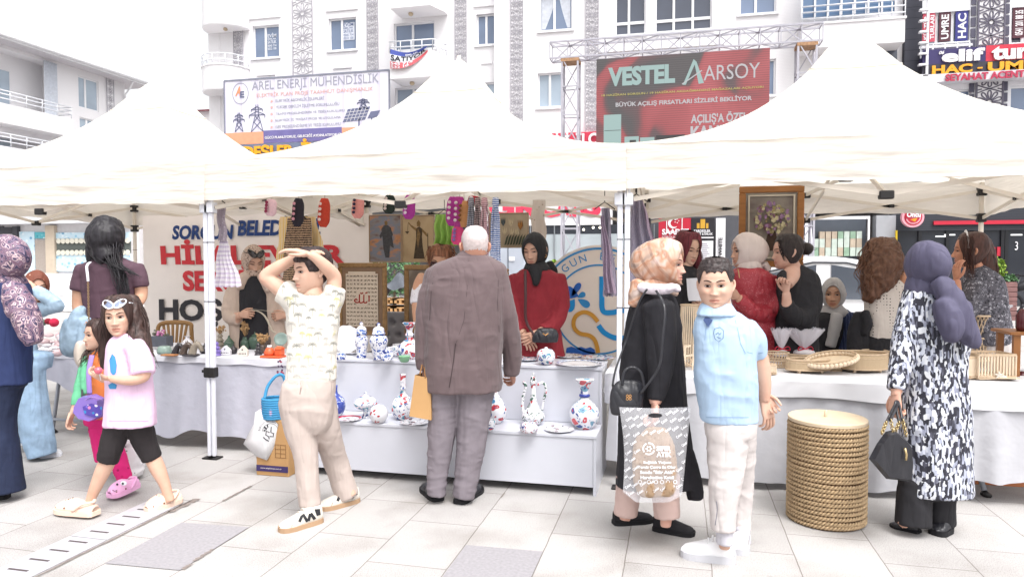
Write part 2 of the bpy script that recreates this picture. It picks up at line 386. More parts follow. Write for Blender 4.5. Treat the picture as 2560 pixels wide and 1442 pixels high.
# ---------------------------------------------------------------- main apartment building
FY=26.7
white=pm('white render','#f4f2f4',.8,.03,2,40,.05,g=1.25);white2=pm('white upvc','#f3f3f6',.4,.02,g=1.25,bstr=0)
siding=bands('white siding',[(0,'#d8d6da'),(.06,'#f3f1f3')],38,'Z',bstr=.15,g=1.25)
gl_blue=glass('blue glazing','#8a9cba',g=1.6);gl_dark=glass('dark glazing','#5e6474',g=1.6);gl_pale=glass('pale glazing','#c0d0e0',g=1.5)
curtain=pm('net curtain','#dfe4ee',.8,.1,8,60,.2,g=1.5);latt=pm('lattice strip','#b9b6be',.6,.05,bstr=0,g=1.3);lattdk=pm('dark lattice strip','#6c6878',.6,.05,bstr=0,g=1.4)
xl=onY(536,0,FY)[0];xr=onY(2258,0,FY)[0];xe=onY(2300,0,FY)[0]
bld=thing('apartment_building','white apartment building with lattice columns, small windows and balconies behind the tents','building',((xl+xr)/2,FY+5,0))
wins=[(632,147,697,61,2,gl_blue),(822,128,890,42,2,gl_blue),(985,128,1086,52,2,gl_blue),(988,300,1086,215,2,gl_pale),(1191,114,1243,33,2,gl_blue),(1190,262,1243,205,2,gl_pale),(1348,79,1431,-22,2,gl_blue),(1344,270,1410,180,2,gl_pale),
        (1537,90,1615,-30,2,gl_dark),(1637,82,1781,-38,3,gl_dark),(1848,38,1942,-50,2,gl_blue),(1870,241,1940,147,2,gl_blue),(640,330,700,262,2,gl_pale)]
rc=[rectY(a,b,c,d,FY)for a,b,c,d,_,_ in wins]
def wall_holes(mb,x0,x1,z0,z1,holes,y,dpt=.22,m=0):
    xs=sorted({x0,x1}|{h[0]for h in holes}|{h[2]for h in holes});zs=sorted({z0,z1}|{h[1]for h in holes}|{h[3]for h in holes})
    for i in range(len(xs)-1):
        for j in range(len(zs)-1):
            cx,cz=(xs[i]+xs[i+1])/2,(zs[j]+zs[j+1])/2
            if any(h[0]<cx<h[2]and h[1]<cz<h[3]for h in holes)or not(x0<cx<x1 and z0<cz<z1):continue
            mb.add([(xs[i],y,zs[j]),(xs[i+1],y,zs[j]),(xs[i+1],y,zs[j+1]),(xs[i],y,zs[j+1])],[(0,1,2,3)],m)
    for a,b,c,d in holes:
        mb.add([(a,y,b),(c,y,b),(c,y,d),(a,y,d),(a,y+dpt,b),(c,y+dpt,b),(c,y+dpt,d),(a,y+dpt,d)],[(0,4,5,1),(1,5,6,2),(2,6,7,3),(3,7,4,0)],m)
wl_=MB();wall_holes(wl_,xl,xr,3.6,15,rc,FY)
wl_.add([(xl,FY,0),(xl,FY+10,0),(xl,FY+10,15),(xl,FY,15),(xr,FY+10,15),(xr,FY,15),(xr,FY+10,0),(xr,FY,0)],[(0,3,2,1),(3,5,4,2),(5,7,6,4),(1,2,4,6)])
wl_.build('wall',siding,bld)
def window(par,r,y,nc,gm,bar_z=None,fr=.06,sill=True):
    x0,z0,x1,z1=r;f=MB();yy=y+.10
    f.box((x0,yy,z0),(x1,yy+.07,z0+fr));f.box((x0,yy,z1-fr),(x1,yy+.07,z1));f.box((x0,yy,z0+fr),(x0+fr,yy+.07,z1-fr));f.box((x1-fr,yy,z0+fr),(x1,yy+.07,z1-fr))
    for k in range(1,nc):xm=x0+(x1-x0)*(k/nc if nc!=2 else .45);f.box((xm-fr*.7,yy-.004,z0+fr),(xm+fr*.7,yy+.07,z1-fr))
    if bar_z:zb=z0+(z1-z0)*bar_z;f.box((x0+fr,yy-.002,zb-.05),(x1-fr,yy+.07,zb+.05))
    if sill:f.box((x0-.08,y-.07,z0-.08),(x1+.08,y+.1,z0-.004))
    w=f.build('window',white2,par);p=MB();p.add([(x0+.01,yy+.045,z0+.01),(x1-.01,yy+.045,z0+.01),(x1-.01,yy+.045,z1-.01),(x0+.01,yy+.045,z1-.01)],[(0,1,2,3)]);p.build('pane',gm,w);return w
W_=[]
for(a,b,c,d,nc,gm),r in zip(wins,rc):
    W_.append(window(bld,r,FY,nc,gm,.27 if gm is gl_dark else None))
# net curtains in the window with drapes, notices stuck inside two panes
r=rc[6];p=MB()
for x0,x1,sg in((r[0]+.08,r[0]+.62,1),(r[0]+.75,r[2]-.1,-1)):
    k=10;A=[];B=[]
    for i in range(k+1):
        t=i/k;z=r[3]-.1-(r[3]-r[1]-.2)*t;wd=(x1-x0)*(1-.75*t**1.3)
        A.append((x0 if sg>0 else x1-wd,FY+.14,z));B.append((x0+wd if sg>0 else x1,FY+.14,z))
    p.add(A+B,[(i,i+1,i+k+2,i+k+1)for i in range(k)])
p.build('curtain',curtain,W_[6])
nt_=pm('white notice paper','#e8ecf6',.6,.05,g=1.4);nk=pm('blue grey ink','#6d7ba0',.6,0,bstr=0)
for wi,(a,b,c,d),tone in((0,(668,128,693,84),0),(1,(857,102,886,56),1)):
    x0,z0,x1,z1=rectY(a,b,c,d,FY+.13);p=MB()
    if tone:p.box((x0,FY+.125,z0),(x1,FY+.135,z1),0)
    im=1 if tone else 0;h=z1-z0;y=FY+.12
    for s,t0,t1 in(('EVİM',.78,.98),('EMLAK',.64,.74),('SATILIK',.42,.6),('0545 714',.22,.36),('0532 100',.04,.18)):p.text(s,V(x0+.04,y,z0+h*t0),XA,ZA,x1-x0-.08,h*(t1-t0),im,.02)
    p.build('notice',[nt_,nk],W_[wi])
# mouldings under windows and hood moulds
p=MB()
for r in rc[:2]+rc[4:5]:
    p=MB();p.box((r[0]-.1,FY-.06,r[3]+.28),(r[2]+.1,FY+.0,r[3]+.36));p.build('moulding',white,bld);p=MB();p.box((r[0]+.2,FY-.05,r[1]-.75),(r[2]-.2,FY,r[1]-.68));p.build('moulding',white,bld)
p=MB()
for a in(1241,):x0=onY(a,0,FY)[0];p.box((x0,FY-.35,3.6),(x0+.35,FY-.003,15))
p.build('corner_strip',white,bld);p=MB();x0=onY(1783,0,FY)[0];x1=onY(1500,0,FY)[0];p.box((x1,FY-.1,9.3),(x0+.4,FY-.003,9.45))
p.build('moulding',white,bld)
# lattice columns with ten petalled rosettes
def lattice(par,xc,wd,y,z0,z1,mt,full,mtp,fw=.035):
    b=MB();b.box((xc-wd/2,y-.05,z0),(xc+wd/2,y-.003,z1));c_=b.build('lattice_column',mtp,par)
    m=MB();
    for s_ in(-1,1):m.box((xc+s_*wd/2-fw/2,y-.09,z0),(xc+s_*wd/2+fw/2,y-.052,z1))
    R=wd*.5;st=wd*1.12;kk=int((z1-z0)/st);O=V(xc,y-.052,0);t=.02
    for k in range(kk+1):
        zc=z0+st*(k+.5)
        for j in range(10):
            a0=pi/2+j*pi/5;pts=[]
            for q in range(13):
                u=q/12;rr_=R*(.16+.80*sin(pi*u)**.8)if 0<q<12 else R*.16;aa=a0+(u-.5)*.62*(.5+.9*sin(pi*u));pts.append((rr_*cos(aa),zc+rr_*sin(aa)))
            pts=[q for q in pts if abs(q[0])<wd/2]
            if len(pts)>2:m.strip(pts,fw*.75,O,XA,ZA,0,t)
        for s_ in(-1,1):
            zz=zc+st/2;m.strip([(s_*wd*.5,zz-st*.16),(s_*wd*.22,zz-st*.06),(0,zz-st*.1*s_*0)],fw*.7,O,XA,ZA,0,t);m.strip([(s_*wd*.5,zz+st*.16),(s_*wd*.22,zz+st*.06),(0,zz)],fw*.7,O,XA,ZA,0,t)
            m.strip([(s_*wd*.5,zz-.04),(s_*wd*.3,zz)],fw*.7,O,XA,ZA,0,t)
    m.build('lattice',mt,c_)
for a,c,big in((585,608,0),(733,782,1),(919,946,0),(1139,1167,0),(1278,1308,0),(1466,1497,0)):
    x0=onY(a,0,FY)[0];x1=onY(c,0,FY)[0];lattice(bld,(x0+x1)/2,x1-x0,FY,4.2,13.2,latt,big,white,.03 if big else .021)
# balconies: rounded pair on the left corner, chamfered stack, glazed one on the right
lampm=pm('beige lamp glass','#c9b79c',.5,.05,bstr=0);railm=pm('white rail','#eceef4',.4,0,bstr=0,g=1.3)
def round_balcony(px,ytop,ybot,rail):
    c=onY(px,ybot,FY-.2);z0=c[2];z1=onY(px,ytop,FY-.2)[2];b=MB();R=1.0
    b.lathe([(R-.02,0),(R,.05),(R,z1-z0-.06),(R+.04,z1-z0-.05),(R+.04,z1-z0)],(c[0],FY-.1,z0),32,0,smooth=False);o_=b.build('balcony',siding,bld)
    if rail:
        m=MB()
        for h in(.18,.42):m.tube([(c[0]+R*cos(a),FY-.1+R*sin(a),z1+h)for a in np.linspace(pi,2*pi,16)],.022,6,0)
        for a in np.linspace(pi,2*pi,7):m.tube([(c[0]+R*cos(a),FY-.1+R*sin(a),z1),(c[0]+R*cos(a),FY-.1+R*sin(a),z1+.42)],.018,6,0)
        m.build('railing',railm,o_)
    m=MB();m.ball((c[0]+.2,FY-.55,z0-.06),(.09,.09,.07));m.build('ceiling_lamp',lampm,o_)
round_balcony(566,-12,78,0);round_balcony(566,173,236,1)
p=MB();x0=onY(545,0,FY)[0];p.box((x0-.5,FY-.02,3.6),(x0+.05,FY+.3,14));p.build('corner_pillar',white,bld)
def chamfer_balcony(pl,pr,ps,ytop,ybot,rail):
    Yf=FY-1.2;a=onY(pl,ybot,Yf);b_=onY(pr,ybot-7,Yf);x2=onY(ps,0,FY-.3)[0];z0=a[2];z1=onY(pl,ytop,Yf)[2]
    out=[(a[0],FY-.004),(a[0],Yf),(b_[0],Yf),(x2,FY-.35),(x2,FY-.004)];k=len(out);b=MB()
    v=[(x,y,z0)for x,y in out]+[(x,y,z1)for x,y in out];b.add(v,[list(range(k))[::-1],list(range(k,2*k))]+[(i,i+k,(i+1)%k+k,(i+1)%k)for i in range(k)]);o_=b.build('balcony',siding,bld)
    if rail:
        m=MB()
        for h in(.2,.42):m.tube([(x,y+(.04 if i else 0),z1+h)for i,(x,y)in enumerate(out[1:4])],.025,6)
        for i in range(3):
            (xa,ya),(xb,yb)=out[i],out[i+1]
            for t in np.linspace(0,1,5):m.tube([(xa+(xb-xa)*t,ya+(yb-ya)*t,z1),(xa+(xb-xa)*t,ya+(yb-ya)*t,z1+.42)],.018,6)
        m.build('railing',railm,o_)
    m=MB();m.ball(((a[0]+b_[0])/2-.2,Yf+.6,z0-.06),(.1,.1,.08));m.build('ceiling_lamp',lampm,o_);return o_,z1
chamfer_balcony(975,1075,1113,-40,22,0);cb,zb=chamfer_balcony(975,1082,1117,133,198,1);chamfer_balcony(975,1082,1117,300,345,1)
# for sale banner hung on the middle balcony
x0,z0,x1,z1=rectY(976,172,1068,116,FY-1.3);h=z1-z0
bn=thing('sale_banner','sagging for sale banner in blue, white and red hung on a white balcony','banner',(x0,FY-1.3,z0));p=MB();K=14
def bz(u,v):return V(x0+(x1-x0)*u,FY-1.28-.05*sin(v*3+u*5),z0+h*v-h*.22*sin(pi*u)*(.5+.5*v)+(h*.75*(u**2.2)*(1-v)))
for(v0,v1,mi)in((.0,.36,2),(.36,.74,1),(.74,1.,0)):
    vv=[bz(i/K,v0+(v1-v0)*j/3)for j in range(4)for i in range(K+1)];p.add(vv,[(j*(K+1)+i,j*(K+1)+i+1,(j+1)*(K+1)+i+1,(j+1)*(K+1)+i)for j in range(3)for i in range(K)],mi,True)
p.build('banner_cloth',[pm('banner blue','#4150a0',.6,.05),pm('banner white','#eeeef4',.6,.03),pm('banner red','#e2646c',.6,.05)],bn)
def warp_text(mb,s,u0,v0,u1,v1,m=0):
    vv,ff=text_mesh(s,.03);mx=vv[:,:2].max(0);mb.add([bz(u0+(u1-u0)*a/mx[0],v0+(v1-v0)*b_/mx[1])+V(0,-.02,0)for a,b_,_ in vv],ff,m)
p=MB();warp_text(p,'SATIYOR',.02,.42,.97,.72,0);warp_text(p,'545 714',.02,.2,.6,.34,1);warp_text(p,'532 10',.02,.02,.5,.16,1);warp_text(p,'EMLAK',.4,.77,.75,.88,1)
p.build('lettering',[pm('banner ink','#33343e',.7,0,bstr=0),pm('banner white','#eeeef4',.6,.03)],bn)
# glazed balcony at the right end with blue curtain wall above and parapet
Yb=FY-1.0;p=MB();a=rectY(2004,122,2238,48,Yb);p.box((a[0],Yb,a[1]),(a[2]+.3,FY-.004,a[3]));p.box((a[0],Yb-.04,a[3]),(a[2]+.34,FY-.004,a[3]+.07));ob=p.build('balcony',siding,bld)
p=MB();a2=rectY(2004,46,2240,-60,Yb+.15);p.box((a2[0],Yb+.15,a2[1]),(a2[2],Yb+.18,a2[3]+1));p.build('glazing',glass('curtained blue glazing','#6f8eb4',g=1.6),ob)
p=MB()
for k in range(8):x=a2[0]+(a2[2]-a2[0])*k/7;p.box((x-.03,Yb+.1,a2[1]),(x+.03,Yb+.148,a2[3]+1))
p.build('glazing_bar',white2,ob)
p=MB()
for h in(.2,.42,.62):p.tube([(a[0],Yb,a[3]+h),(a[2]+.3,Yb,a[3]+h)],.025,6)
for k in range(9):x=a[0]+(a[2]+.3-a[0])*k/8;p.tube([(x,Yb+.02,a[3]),(x,Yb+.02,a[3]+.62)],.02,6)
p.build('railing',railm,ob)
p=MB();a=rectY(2140,240,2243,118,FY-.02);p.box((a[0],FY-.04,a[1]),(a[2],FY-.006,a[3]));p.build('dark_shopfront',gl_dark,bld)
# dark clad pier between the two buildings, and the neighbour on the right
p=MB();p.box((xr+.004,FY-.25,0),(xe,FY+8,15));tag(p.build('cladding_pier',bands('dark slate cladding',[(0,'#34353d'),(.05,'#4c4d57')],5.5,'Z',bstr=.2,g=1.5)),'dark grey clad pier between the white building and the travel agency building','pier')
EY=26.5;nb=thing('office_building','white building at the right with travel agency signs and a bold lattice column','building',(xe+4,EY+5,0))
p=MB();x1=onY(2760,0,EY)[0];wr=[rectY(2303,118,2425,26,EY),rectY(2527,110,2600,15,EY),rectY(2335,300,2430,222,EY),rectY(2524,300,2600,212,EY)]
wall_holes(p,xe+.004,x1,0,15,wr,EY);p.add([(xe+.004,EY,0),(xe+.004,EY+8,0),(xe+.004,EY+8,15),(xe+.004,EY,15)],[(0,3,2,1)]);p.build('wall',pm('white pitted render','#f0f0f5',.8,.05,30,20,.3,g=1.3),nb)
w4=[window(nb,wr[0],EY,3,gl_pale),window(nb,wr[1],EY,2,gl_dark),window(nb,wr[2],EY,2,gl_blue),window(nb,wr[3],EY,1,gl_blue)]
x0=onY(2445,0,EY)[0];x2=onY(2511,0,EY)[0];lattice(nb,(x0+x2)/2,x2-x0,EY,4.6,13.5,lattdk,1,white,.05)
p=MB()
for a,c in((2428,2440),(2512,2524)):
    xa=onY(a,0,EY)[0];xb=onY(c,0,EY)[0]
    for k in range(26):p.box((xa,EY-.04,4.6+k*.36),(xb,EY-.004,4.6+k*.36+.29))
p.build('dark_inlay',pm('inlay grey','#5c5a6c',.6,.05,g=1.4),nb)
p=MB();xa=onY(2300,0,EY)[0]
for k in range(18):p.box((xa-.12,EY-.45,4.4+k*.36),(xa+.16,EY-.3,4.4+k*.36+.06))
p.box((xa+.1,EY-.42,4),(xa+.17,EY-.35,12));p.build('ladder_trim',white2,nb)
p=MB();a=rectY(2302,122,2424,105,EY-.3)
for z in(a[3],a[3]-.22):p.tube([(a[0],EY-.3,z),(a[2],EY-.3,z)],.03,6)
for k in range(5):x=a[0]+(a[2]-a[0])*k/4;p.tube([(x,EY-.3,a[3]-.45),(x,EY-.3,a[3])],.025,6)
p.build('railing',railm,nb)
ink_w=pm('sign white','#f4f2f4',.5,0,bstr=0,g=1.3)
for a,b_,c,d,cc,lines,wi in((2305,107,2338,33,'#d2566a',['KÜLTÜR','TURLARI'],0),(2346,106,2376,31,'#5c3440',['UMRE'],0),(2387,104,2420,28,'#3e3f8c',['HAC'],0),(2530,97,2562,20,'#5c3440',['0541 201 88 35'],1)):
    x0,z0,x1,z1=rectY(a,b_,c,d,EY+.05);p=MB();p.box((x0,EY+.02,z0),(x1,EY+.06,z1),0);k=len(lines);w=(x1-x0)/k
    for i,s in enumerate(lines):p.text(s,V(x0+w*(i+.85),EY+.012,z0+.08),ZA,-XA,z1-z0-.16,w*.66,1,.03)
    p.build('window_poster',[pm('poster '+cc,cc,.6,.05,g=1.4),ink_w],w4[wi])
# travel agency sign
sg=thing('agency_sign','large purple and red travel agency sign with yellow lettering across the right building','sign',(onY(2310,190,EY-.3)[0],EY-.3,onY(2310,208,EY-.3)[2]))
YS=EY-.35;xa=onY(2310,0,YS)[0];xm=onY(2468,0,YS)[0];xz=onY(2680,0,YS)[0];zt=onY(2310,126,YS)[2];zm=onY(2310,163,YS)[2];zb_=onY(2310,189,YS)[2];zw=onY(2310,209,YS)[2]
p=MB();p.box((xa,YS,zm+.002),(xm-.001,EY-.01,zt),0);p.box((xm+.001,YS-.004,zm+.002),(xz,EY-.01,zt+.02),1);p.box((xa,YS-.002,zb_),(xz,EY-.012,zm),2);p.box((xa-.02,YS-.1,zw),(xz,EY-.008,zb_-.003),3)
p.build('sign_panel',[pm('sign purple','#40386c',.5,.04,g=1.4),pm('sign red','#d83a50',.5,.04,g=1.4),pm('sign charcoal','#42404c',.5,.04,g=1.4),pm('sign pale','#e6e4ea',.5,.03,g=1.3)],sg)
p=MB();ytext(p,'elif',2353,158,2461,120,YS-.02,0,.045,.05);ytext(p,'tur',2478,152,2572,112,YS-.02,0,.045,.05);ytext(p,'06',2346,137,2359,128,YS-.02,0,.03,.02,.3)
ytext(p,'HAC',2329,187,2430,160,YS-.02,1,.04,.05);ytext(p,'-',2443,173,2455,169,YS-.02,1,.03,.05);ytext(p,'UMRE',2468,180,2628,148,YS-.02,1,.04,.05);ytext(p,'SEYAHAT ACENTASI',2363,204,2596,174,YS-.13,2,.04,.03)
p.build('lettering',[ink_w,pm('sign yellow','#f2a92c',.5,.04,g=1.2),pm('sign crimson','#b83a56',.5,.04,g=1.2)],sg)
# ---------------------------------------------------------------- engineering firm banner on a frame, and the builder's sign below it
AY=25.6;x0,zb0,x1,zt0=rectY(563,362,973,175,AY);zt0=onY(563,203,AY)[2];zb0=onY(660,359,AY)[2]
ab=thing('engineering_banner','big pale lilac banner of an electrical engineering firm with pylons and solar panels','banner',(x0,AY,zb0))
p=MB();p.box((x0,AY,zb0),(x1,AY+.04,zt0),0);zs_=zb0+(zt0-zb0)*.185;xa=onY(659,340,AY)[0];xb=onY(855,340,AY)[0]
p.box((x0,AY-.012,zb0),(xa-.002,AY-.002,zs_),1);p.box((xa,AY-.014,zb0),(xb,AY-.002,zs_+.03),2);p.box((xb+.002,AY-.012,zb0),(x1,AY-.002,zs_),1)
lil=bands('banner vinyl',[(0,'#dcd8ea'),(.08,'#eeecf6'),(.6,'#e6e3f2'),(.9,'#e0dcee')],2.6,'X',g=1.35,bstr=.05)
p.build('vinyl',[lil,pm('banner orange','#f0a684',.6,.05,g=1.3),pm('banner violet','#7670a6',.6,.08,3,g=1.3)],ab)
p=MB()
for q in((x0,zt0,x1,zt0),(x0,zb0,x0,zt0),(x1,zb0,x1,zt0)):p.bar((q[0],AY,q[1]),(q[2],AY,q[3]),.05,.06)
p.build('frame',pm('banner frame','#8a8d9c',.5,.05,g=1.3),ab)
p=MB();ytext(p,'AREL ENERJİ MÜHENDİSLİK',630,226,947,184,AY-.01,0,.0,.006);ytext(p,'ELEKTRİK PLAN PROJE TAAHHÜT DANIŞMANLIK',642,244,932,217,AY-.01,1,0,.006)
for s,bx in(('ELEKTRİK ABONELİK İŞLEMLERİ',(689,256,810,242)),('YÜKSEK GERİLİM İŞLETME SORUMLULUĞU',(690,272,848,256)),('TRAFO PROJELENDİRME VE TESİS KURULUMU',(690,288,862,273)),('ELEKTRİK İÇ TESİSAT PROJE VE UYGULAMA',(689,304,852,290)),('GES PROJELENDİRME VE TESİS KURULUMU',(689,321,852,306))):
    ytext(p,s,*bx,AY-.01,2,0,.006);c=onY(679,(bx[1]+bx[3])/2+5,AY-.012);p.lathe([(.05,0),(.05,.006)],c,14,1,V(0,-1,0),False)
ytext(p,'GÜCÜ PLANLIYORUZ, GELECEĞİ AYDINLATIYORUZ',662,348,853,333,AY-.022,3,.02,.006)
c=onY(601,234,AY-.012);p.strip([(.36*cos(a),.42*sin(a))for a in np.linspace(0,2*pi,40)[:-1]],.025,c,XA,ZA,0,.004,True);p.text('A',c+V(-.24,0,-.1),XA,ZA,.26,.38,4,.04,.004,.2);p.text('E',c+V(-.02,-.002,-.18),XA,ZA,.2,.26,5,.04,.004)
def pylon(px,pt,pb,w):
    a=onY(px,pt,AY-.012);z1=a[2];z0=onY(px,pb,AY-.012)[2];H=z1-z0;O=V(a[0],AY-.012,z0)
    L=lambda*q:p.strip(q,.03,O,XA,ZA,5,.004)
    for s_ in(-1,1):
        L((s_*w*.38,0),(s_*w*.12,H*.6),(s_*w*.06,H));L((s_*w*.5,H*.62),(0,H*.75));L((s_*w*.36,H*.82),(0,H*.92));L((s_*w*.5,H*.62),(s_*w*.5,H*.5));L((s_*w*.36,H*.82),(s_*w*.36,H*.74));L((s_*w*.38,0),(-s_*w*.2,H*.36));L((s_*w*.2,H*.36),(-s_*w*.12,H*.6))
    L((-w*.5,H*.62),(w*.5,H*.62));L((-w*.36,H*.82),(w*.36,H*.82))
pylon(597,282,330,.5);pylon(642,262,330,.72);pylon(908,246,275,.5)
O=onY(857,306,AY-.012)
def para(u,v,w,h,dx):return[(u,v),(u+w,v+h*.12),(u+w+dx,v+h*1.12),(u+dx,v+h)]
p.poly(para(0,0,.95,.5,.22),O,XA,ZA,.004,5);p.poly(para(1.05,.1,.4,.26,.14),O,XA,ZA,.004,5);p.poly([(.66,-.25),(.72,-.25),(.72,.1),(.66,.1)],O,XA,ZA,.004,5);p.poly([(1.2,-.2),(1.25,-.2),(1.25,.12),(1.2,.12)],O,XA,ZA,.004,5)
for k in range(1,6):p.strip([(.95*k/6,.06*k/6*1.),(.95*k/6+.22,.5+.06*k/6)],.014,O+V(0,-.006,0),XA,ZA,3,.003)
for k in range(1,4):p.strip([(.22*k/4,.5*k/4),(.95+.22*k/4,.06+.5*k/4)],.014,O+V(0,-.006,0),XA,ZA,3,.003)
p.build('lettering',[pm('banner grey ink','#a6a6b4',.7,0,bstr=0,g=1.3),pm('banner salmon ink','#e8b4ac',.7,0,bstr=0,g=1.3),pm('banner pale ink','#a9a9ba',.7,0,bstr=0,g=1.3),ink_w,pm('banner orange ink','#ee9a70',.7,0,bstr=0,g=1.3),pm('banner slate ink','#6f7390',.7,0,bstr=0,g=1.3)],ab)
x0,z0,x1,z1=rectY(540,402,935,352,AY);z1=zb0-.02;bs_=thing('builder_sign','slate blue builder sign with raised yellow letters below the lilac banner','sign',(x0,AY,z0));p=MB();p.box((x0,AY-.02,z0),(x1,AY+.2,z1));p.build('sign_panel',pm('sign slate','#75809a',.5,.05,g=1.3),bs_)
p=MB();ytext(p,'KARDEŞLER',545,400,735,362,AY-.08,0,.04,.06);ytext(p,'İNŞAAT',755,392,905,352,AY-.08,0,.04,.06);p.build('lettering',pm('sign yellow','#f2a92c',.5,.04,g=1.2),bs_)
# ---------------------------------------------------------------- party sign strip, led screen and its truss gantry
rs=thing('red_sign','red sign strip with white raised letters partly hidden by the led screen','sign',onY(1385,368,26.3));p=MB();a=rectY(1380,372,1560,326,26.3);p.box((a[0],26.3,a[1]),(a[2],FY-.01,a[3]));p.build('sign_panel',pm('sign rose red','#d9415a',.5,.05,g=1.35),rs)
p=MB();ytext(p,'İLÇE',1440,364,1512,332,26.25,0,.035,.06);ytext(p,'PARTİSİ',1320,370,1424,340,26.25,0,.035,.06);p.build('lettering',ink_w,rs)
TY=20.4
trm=pm('truss metal','#c2c0ca',.45,.06,8,100,.05,metal=.2,g=1.35);rust=pm('rusty plate','#b08a6a',.8,.3,20)
gt=thing('truss_gantry','grey steel lattice truss gantry carrying the led screen over the square','gantry',(onY(1700,300,TY)[0],TY,0))
def truss(mb,p,q,s,n,w=.05,u=ZA,v=YA):
    p=np.asarray(p,float);q=np.asarray(q,float)
    cr=[u*a*s/2+v*b*s/2 for a,b in((-1,-1),(1,-1),(1,1),(-1,1))]
    for c in cr:mb.bar(p+c,q+c,w,w)
    for k in range(n):
        a=p+(q-p)*k/n;b=p+(q-p)*(k+1)/n
        for i in range(4):j=(i+1)%4;mb.bar(a+cr[i],b+cr[j],w*.6,w*.6)if(k+i)%2 else mb.bar(a+cr[j],b+cr[i],w*.6,w*.6);mb.bar(a+cr[i],a+cr[j],w*.6,w*.6)
    for i in range(4):mb.bar(q+cr[i],q+cr[(i+1)%4],w*.6,w*.6)
s_=.46;zl=onY(1380,132,TY)[2];xa=onY(1378,130,TY)[0];xb=onY(2053,105,TY)[0]
p=MB();truss(p,(xa,TY,zl),(xb,TY,zl),s_,14,.045);p.build('beam',trm,gt)
for a in(1427,2012):
    x=onY(a,300,TY)[0];p=MB();truss(p,(x,TY,0),(x,TY,zl-s_/2-.01),s_,9,.05,XA,YA);lg=p.build('leg',trm,gt);q=MB();q.box((x-s_/2-.03,TY-s_/2-.03,zl-s_/2-.12),(x+s_/2+.03,TY+s_/2+.03,zl-s_/2-.03));q.build('rusty_plate',rust,lg)
LY=TY-.45;x0,z0,x1,z1=rectY(1490,430,1925,126,LY);z1=onY(1490,149,LY)[2];z0=onY(1490,395,LY)[2]
ls=thing('led_screen','large led screen with red and black advert hung from the truss gantry','screen',(x0,LY,z0))
def led_mat():
    m,n,l,b=newmat('led picture');v=coords(n,l);nz=N(n,'ShaderNodeTexNoise');nz.inputs['Scale'].default_value=.55;nz.inputs['Detail'].default_value=1.5;nz.inputs['Distortion'].default_value=1.2;l.new(v,nz.inputs['Vector'])
    sx=n.new('ShaderNodeSeparateXYZ');l.new(v,sx.inputs[0]);ad=N(n,'ShaderNodeMath',operation='MULTIPLY_ADD');l.new(sx.outputs[0],ad.inputs[0]);ad.inputs[1].default_value=.035;l.new(nz.outputs[0],ad.inputs[2])
    c=ramp(n,l,ad.outputs[0],[(.42,(.10,.08,.085,1)),(.48,(.2,.07,.08,1)),(.53,(.6,.07,.085,1)),(.68,(.8,.12,.14,1))])
    w=N(n,'ShaderNodeTexWave',wave_type='BANDS',bands_direction='Z');w.inputs['Scale'].default_value=5.2;l.new(v,w.inputs['Vector'])
    c2=mixc(n,l,1.,c,ramp(n,l,w.outputs[0],[(.1,(.62,.6,.62,1)),(.5,(1,1,1,1))]),'MULTIPLY')
    b.inputs['Base Color'].default_value=(.03,.03,.03,1);l.new(c2,b.inputs['Emission Color']);b.inputs['Emission Strength'].default_value=.4;b.inputs['Roughness'].default_value=.5;return m
p=MB();p.box((x0,LY,z0),(x1,LY+.25,z1));p.build('panel',led_mat(),ls)
mint=emit('led mint','#c9ece8',.36);yel=emit('led yellow','#f0e27a',.34);whi=emit('led white','#f4f2f6',.36);drk=emit('led dark','#3a3238',.2)
p=MB();T=lambda s,a,b_,c,d,m,off=.02:ytext(p,s,a,b_,c,d,LY-.006,m,off,.004)
T('VESTEL',1520,217,1688,160,0,.05);T('ARSOY',1759,202,1900,157,2,.0);T('18 HAZİRAN SORGUN / 19 HAZİRAN AKDAĞMADENİ MAĞAZALARI AÇILIYOR!',1504,242,1909,215,1);T('BÜYÜK AÇILIŞ FIRSATLARI SİZLERİ BEKLİYOR',1539,268,1880,240,2,.03);T("AÇILIŞ'A ÖZEL DEV",1727,309,1916,279,2,.03);T('KAMPANYA',1726,351,1918,308,2,.04)
O=onY(1707,213,LY-.006);s1=.62/.6;p.poly([(0,0),(.08,0),(.34,.6),(.28,.68)],O,XA,ZA,.004,0);p.poly([(.28,.68),(.36,.6),(.56,.02),(.42,.0)],O+V(0,-.004,0),XA,ZA,.004,0);p.strip([(-.02,.02),(.2,.16),(.5,.36)],.03,O+V(0,-.008,0),XA,ZA,2,.004)
for a,b_,c,d,m in((1509,364,1553,286,0),(1561,375,1597,341,0),(1600,375,1636,343,0),(1640,358,1712,336,3)):r=rectY(a,b_,c,d,LY-.006);p.box((r[0],LY-.008,r[1]),(r[2],LY-.002,r[3]),m)
for a,b_,c,d,m in((1511,328,1552,325,3),(1574,372,1590,350,3)):r=rectY(a,b_,c,d,LY-.01);p.box((r[0],LY-.012,r[1]),(r[2],LY-.009,r[3]),m)
p.build('advert_lettering',[mint,yel,whi,drk],ls)
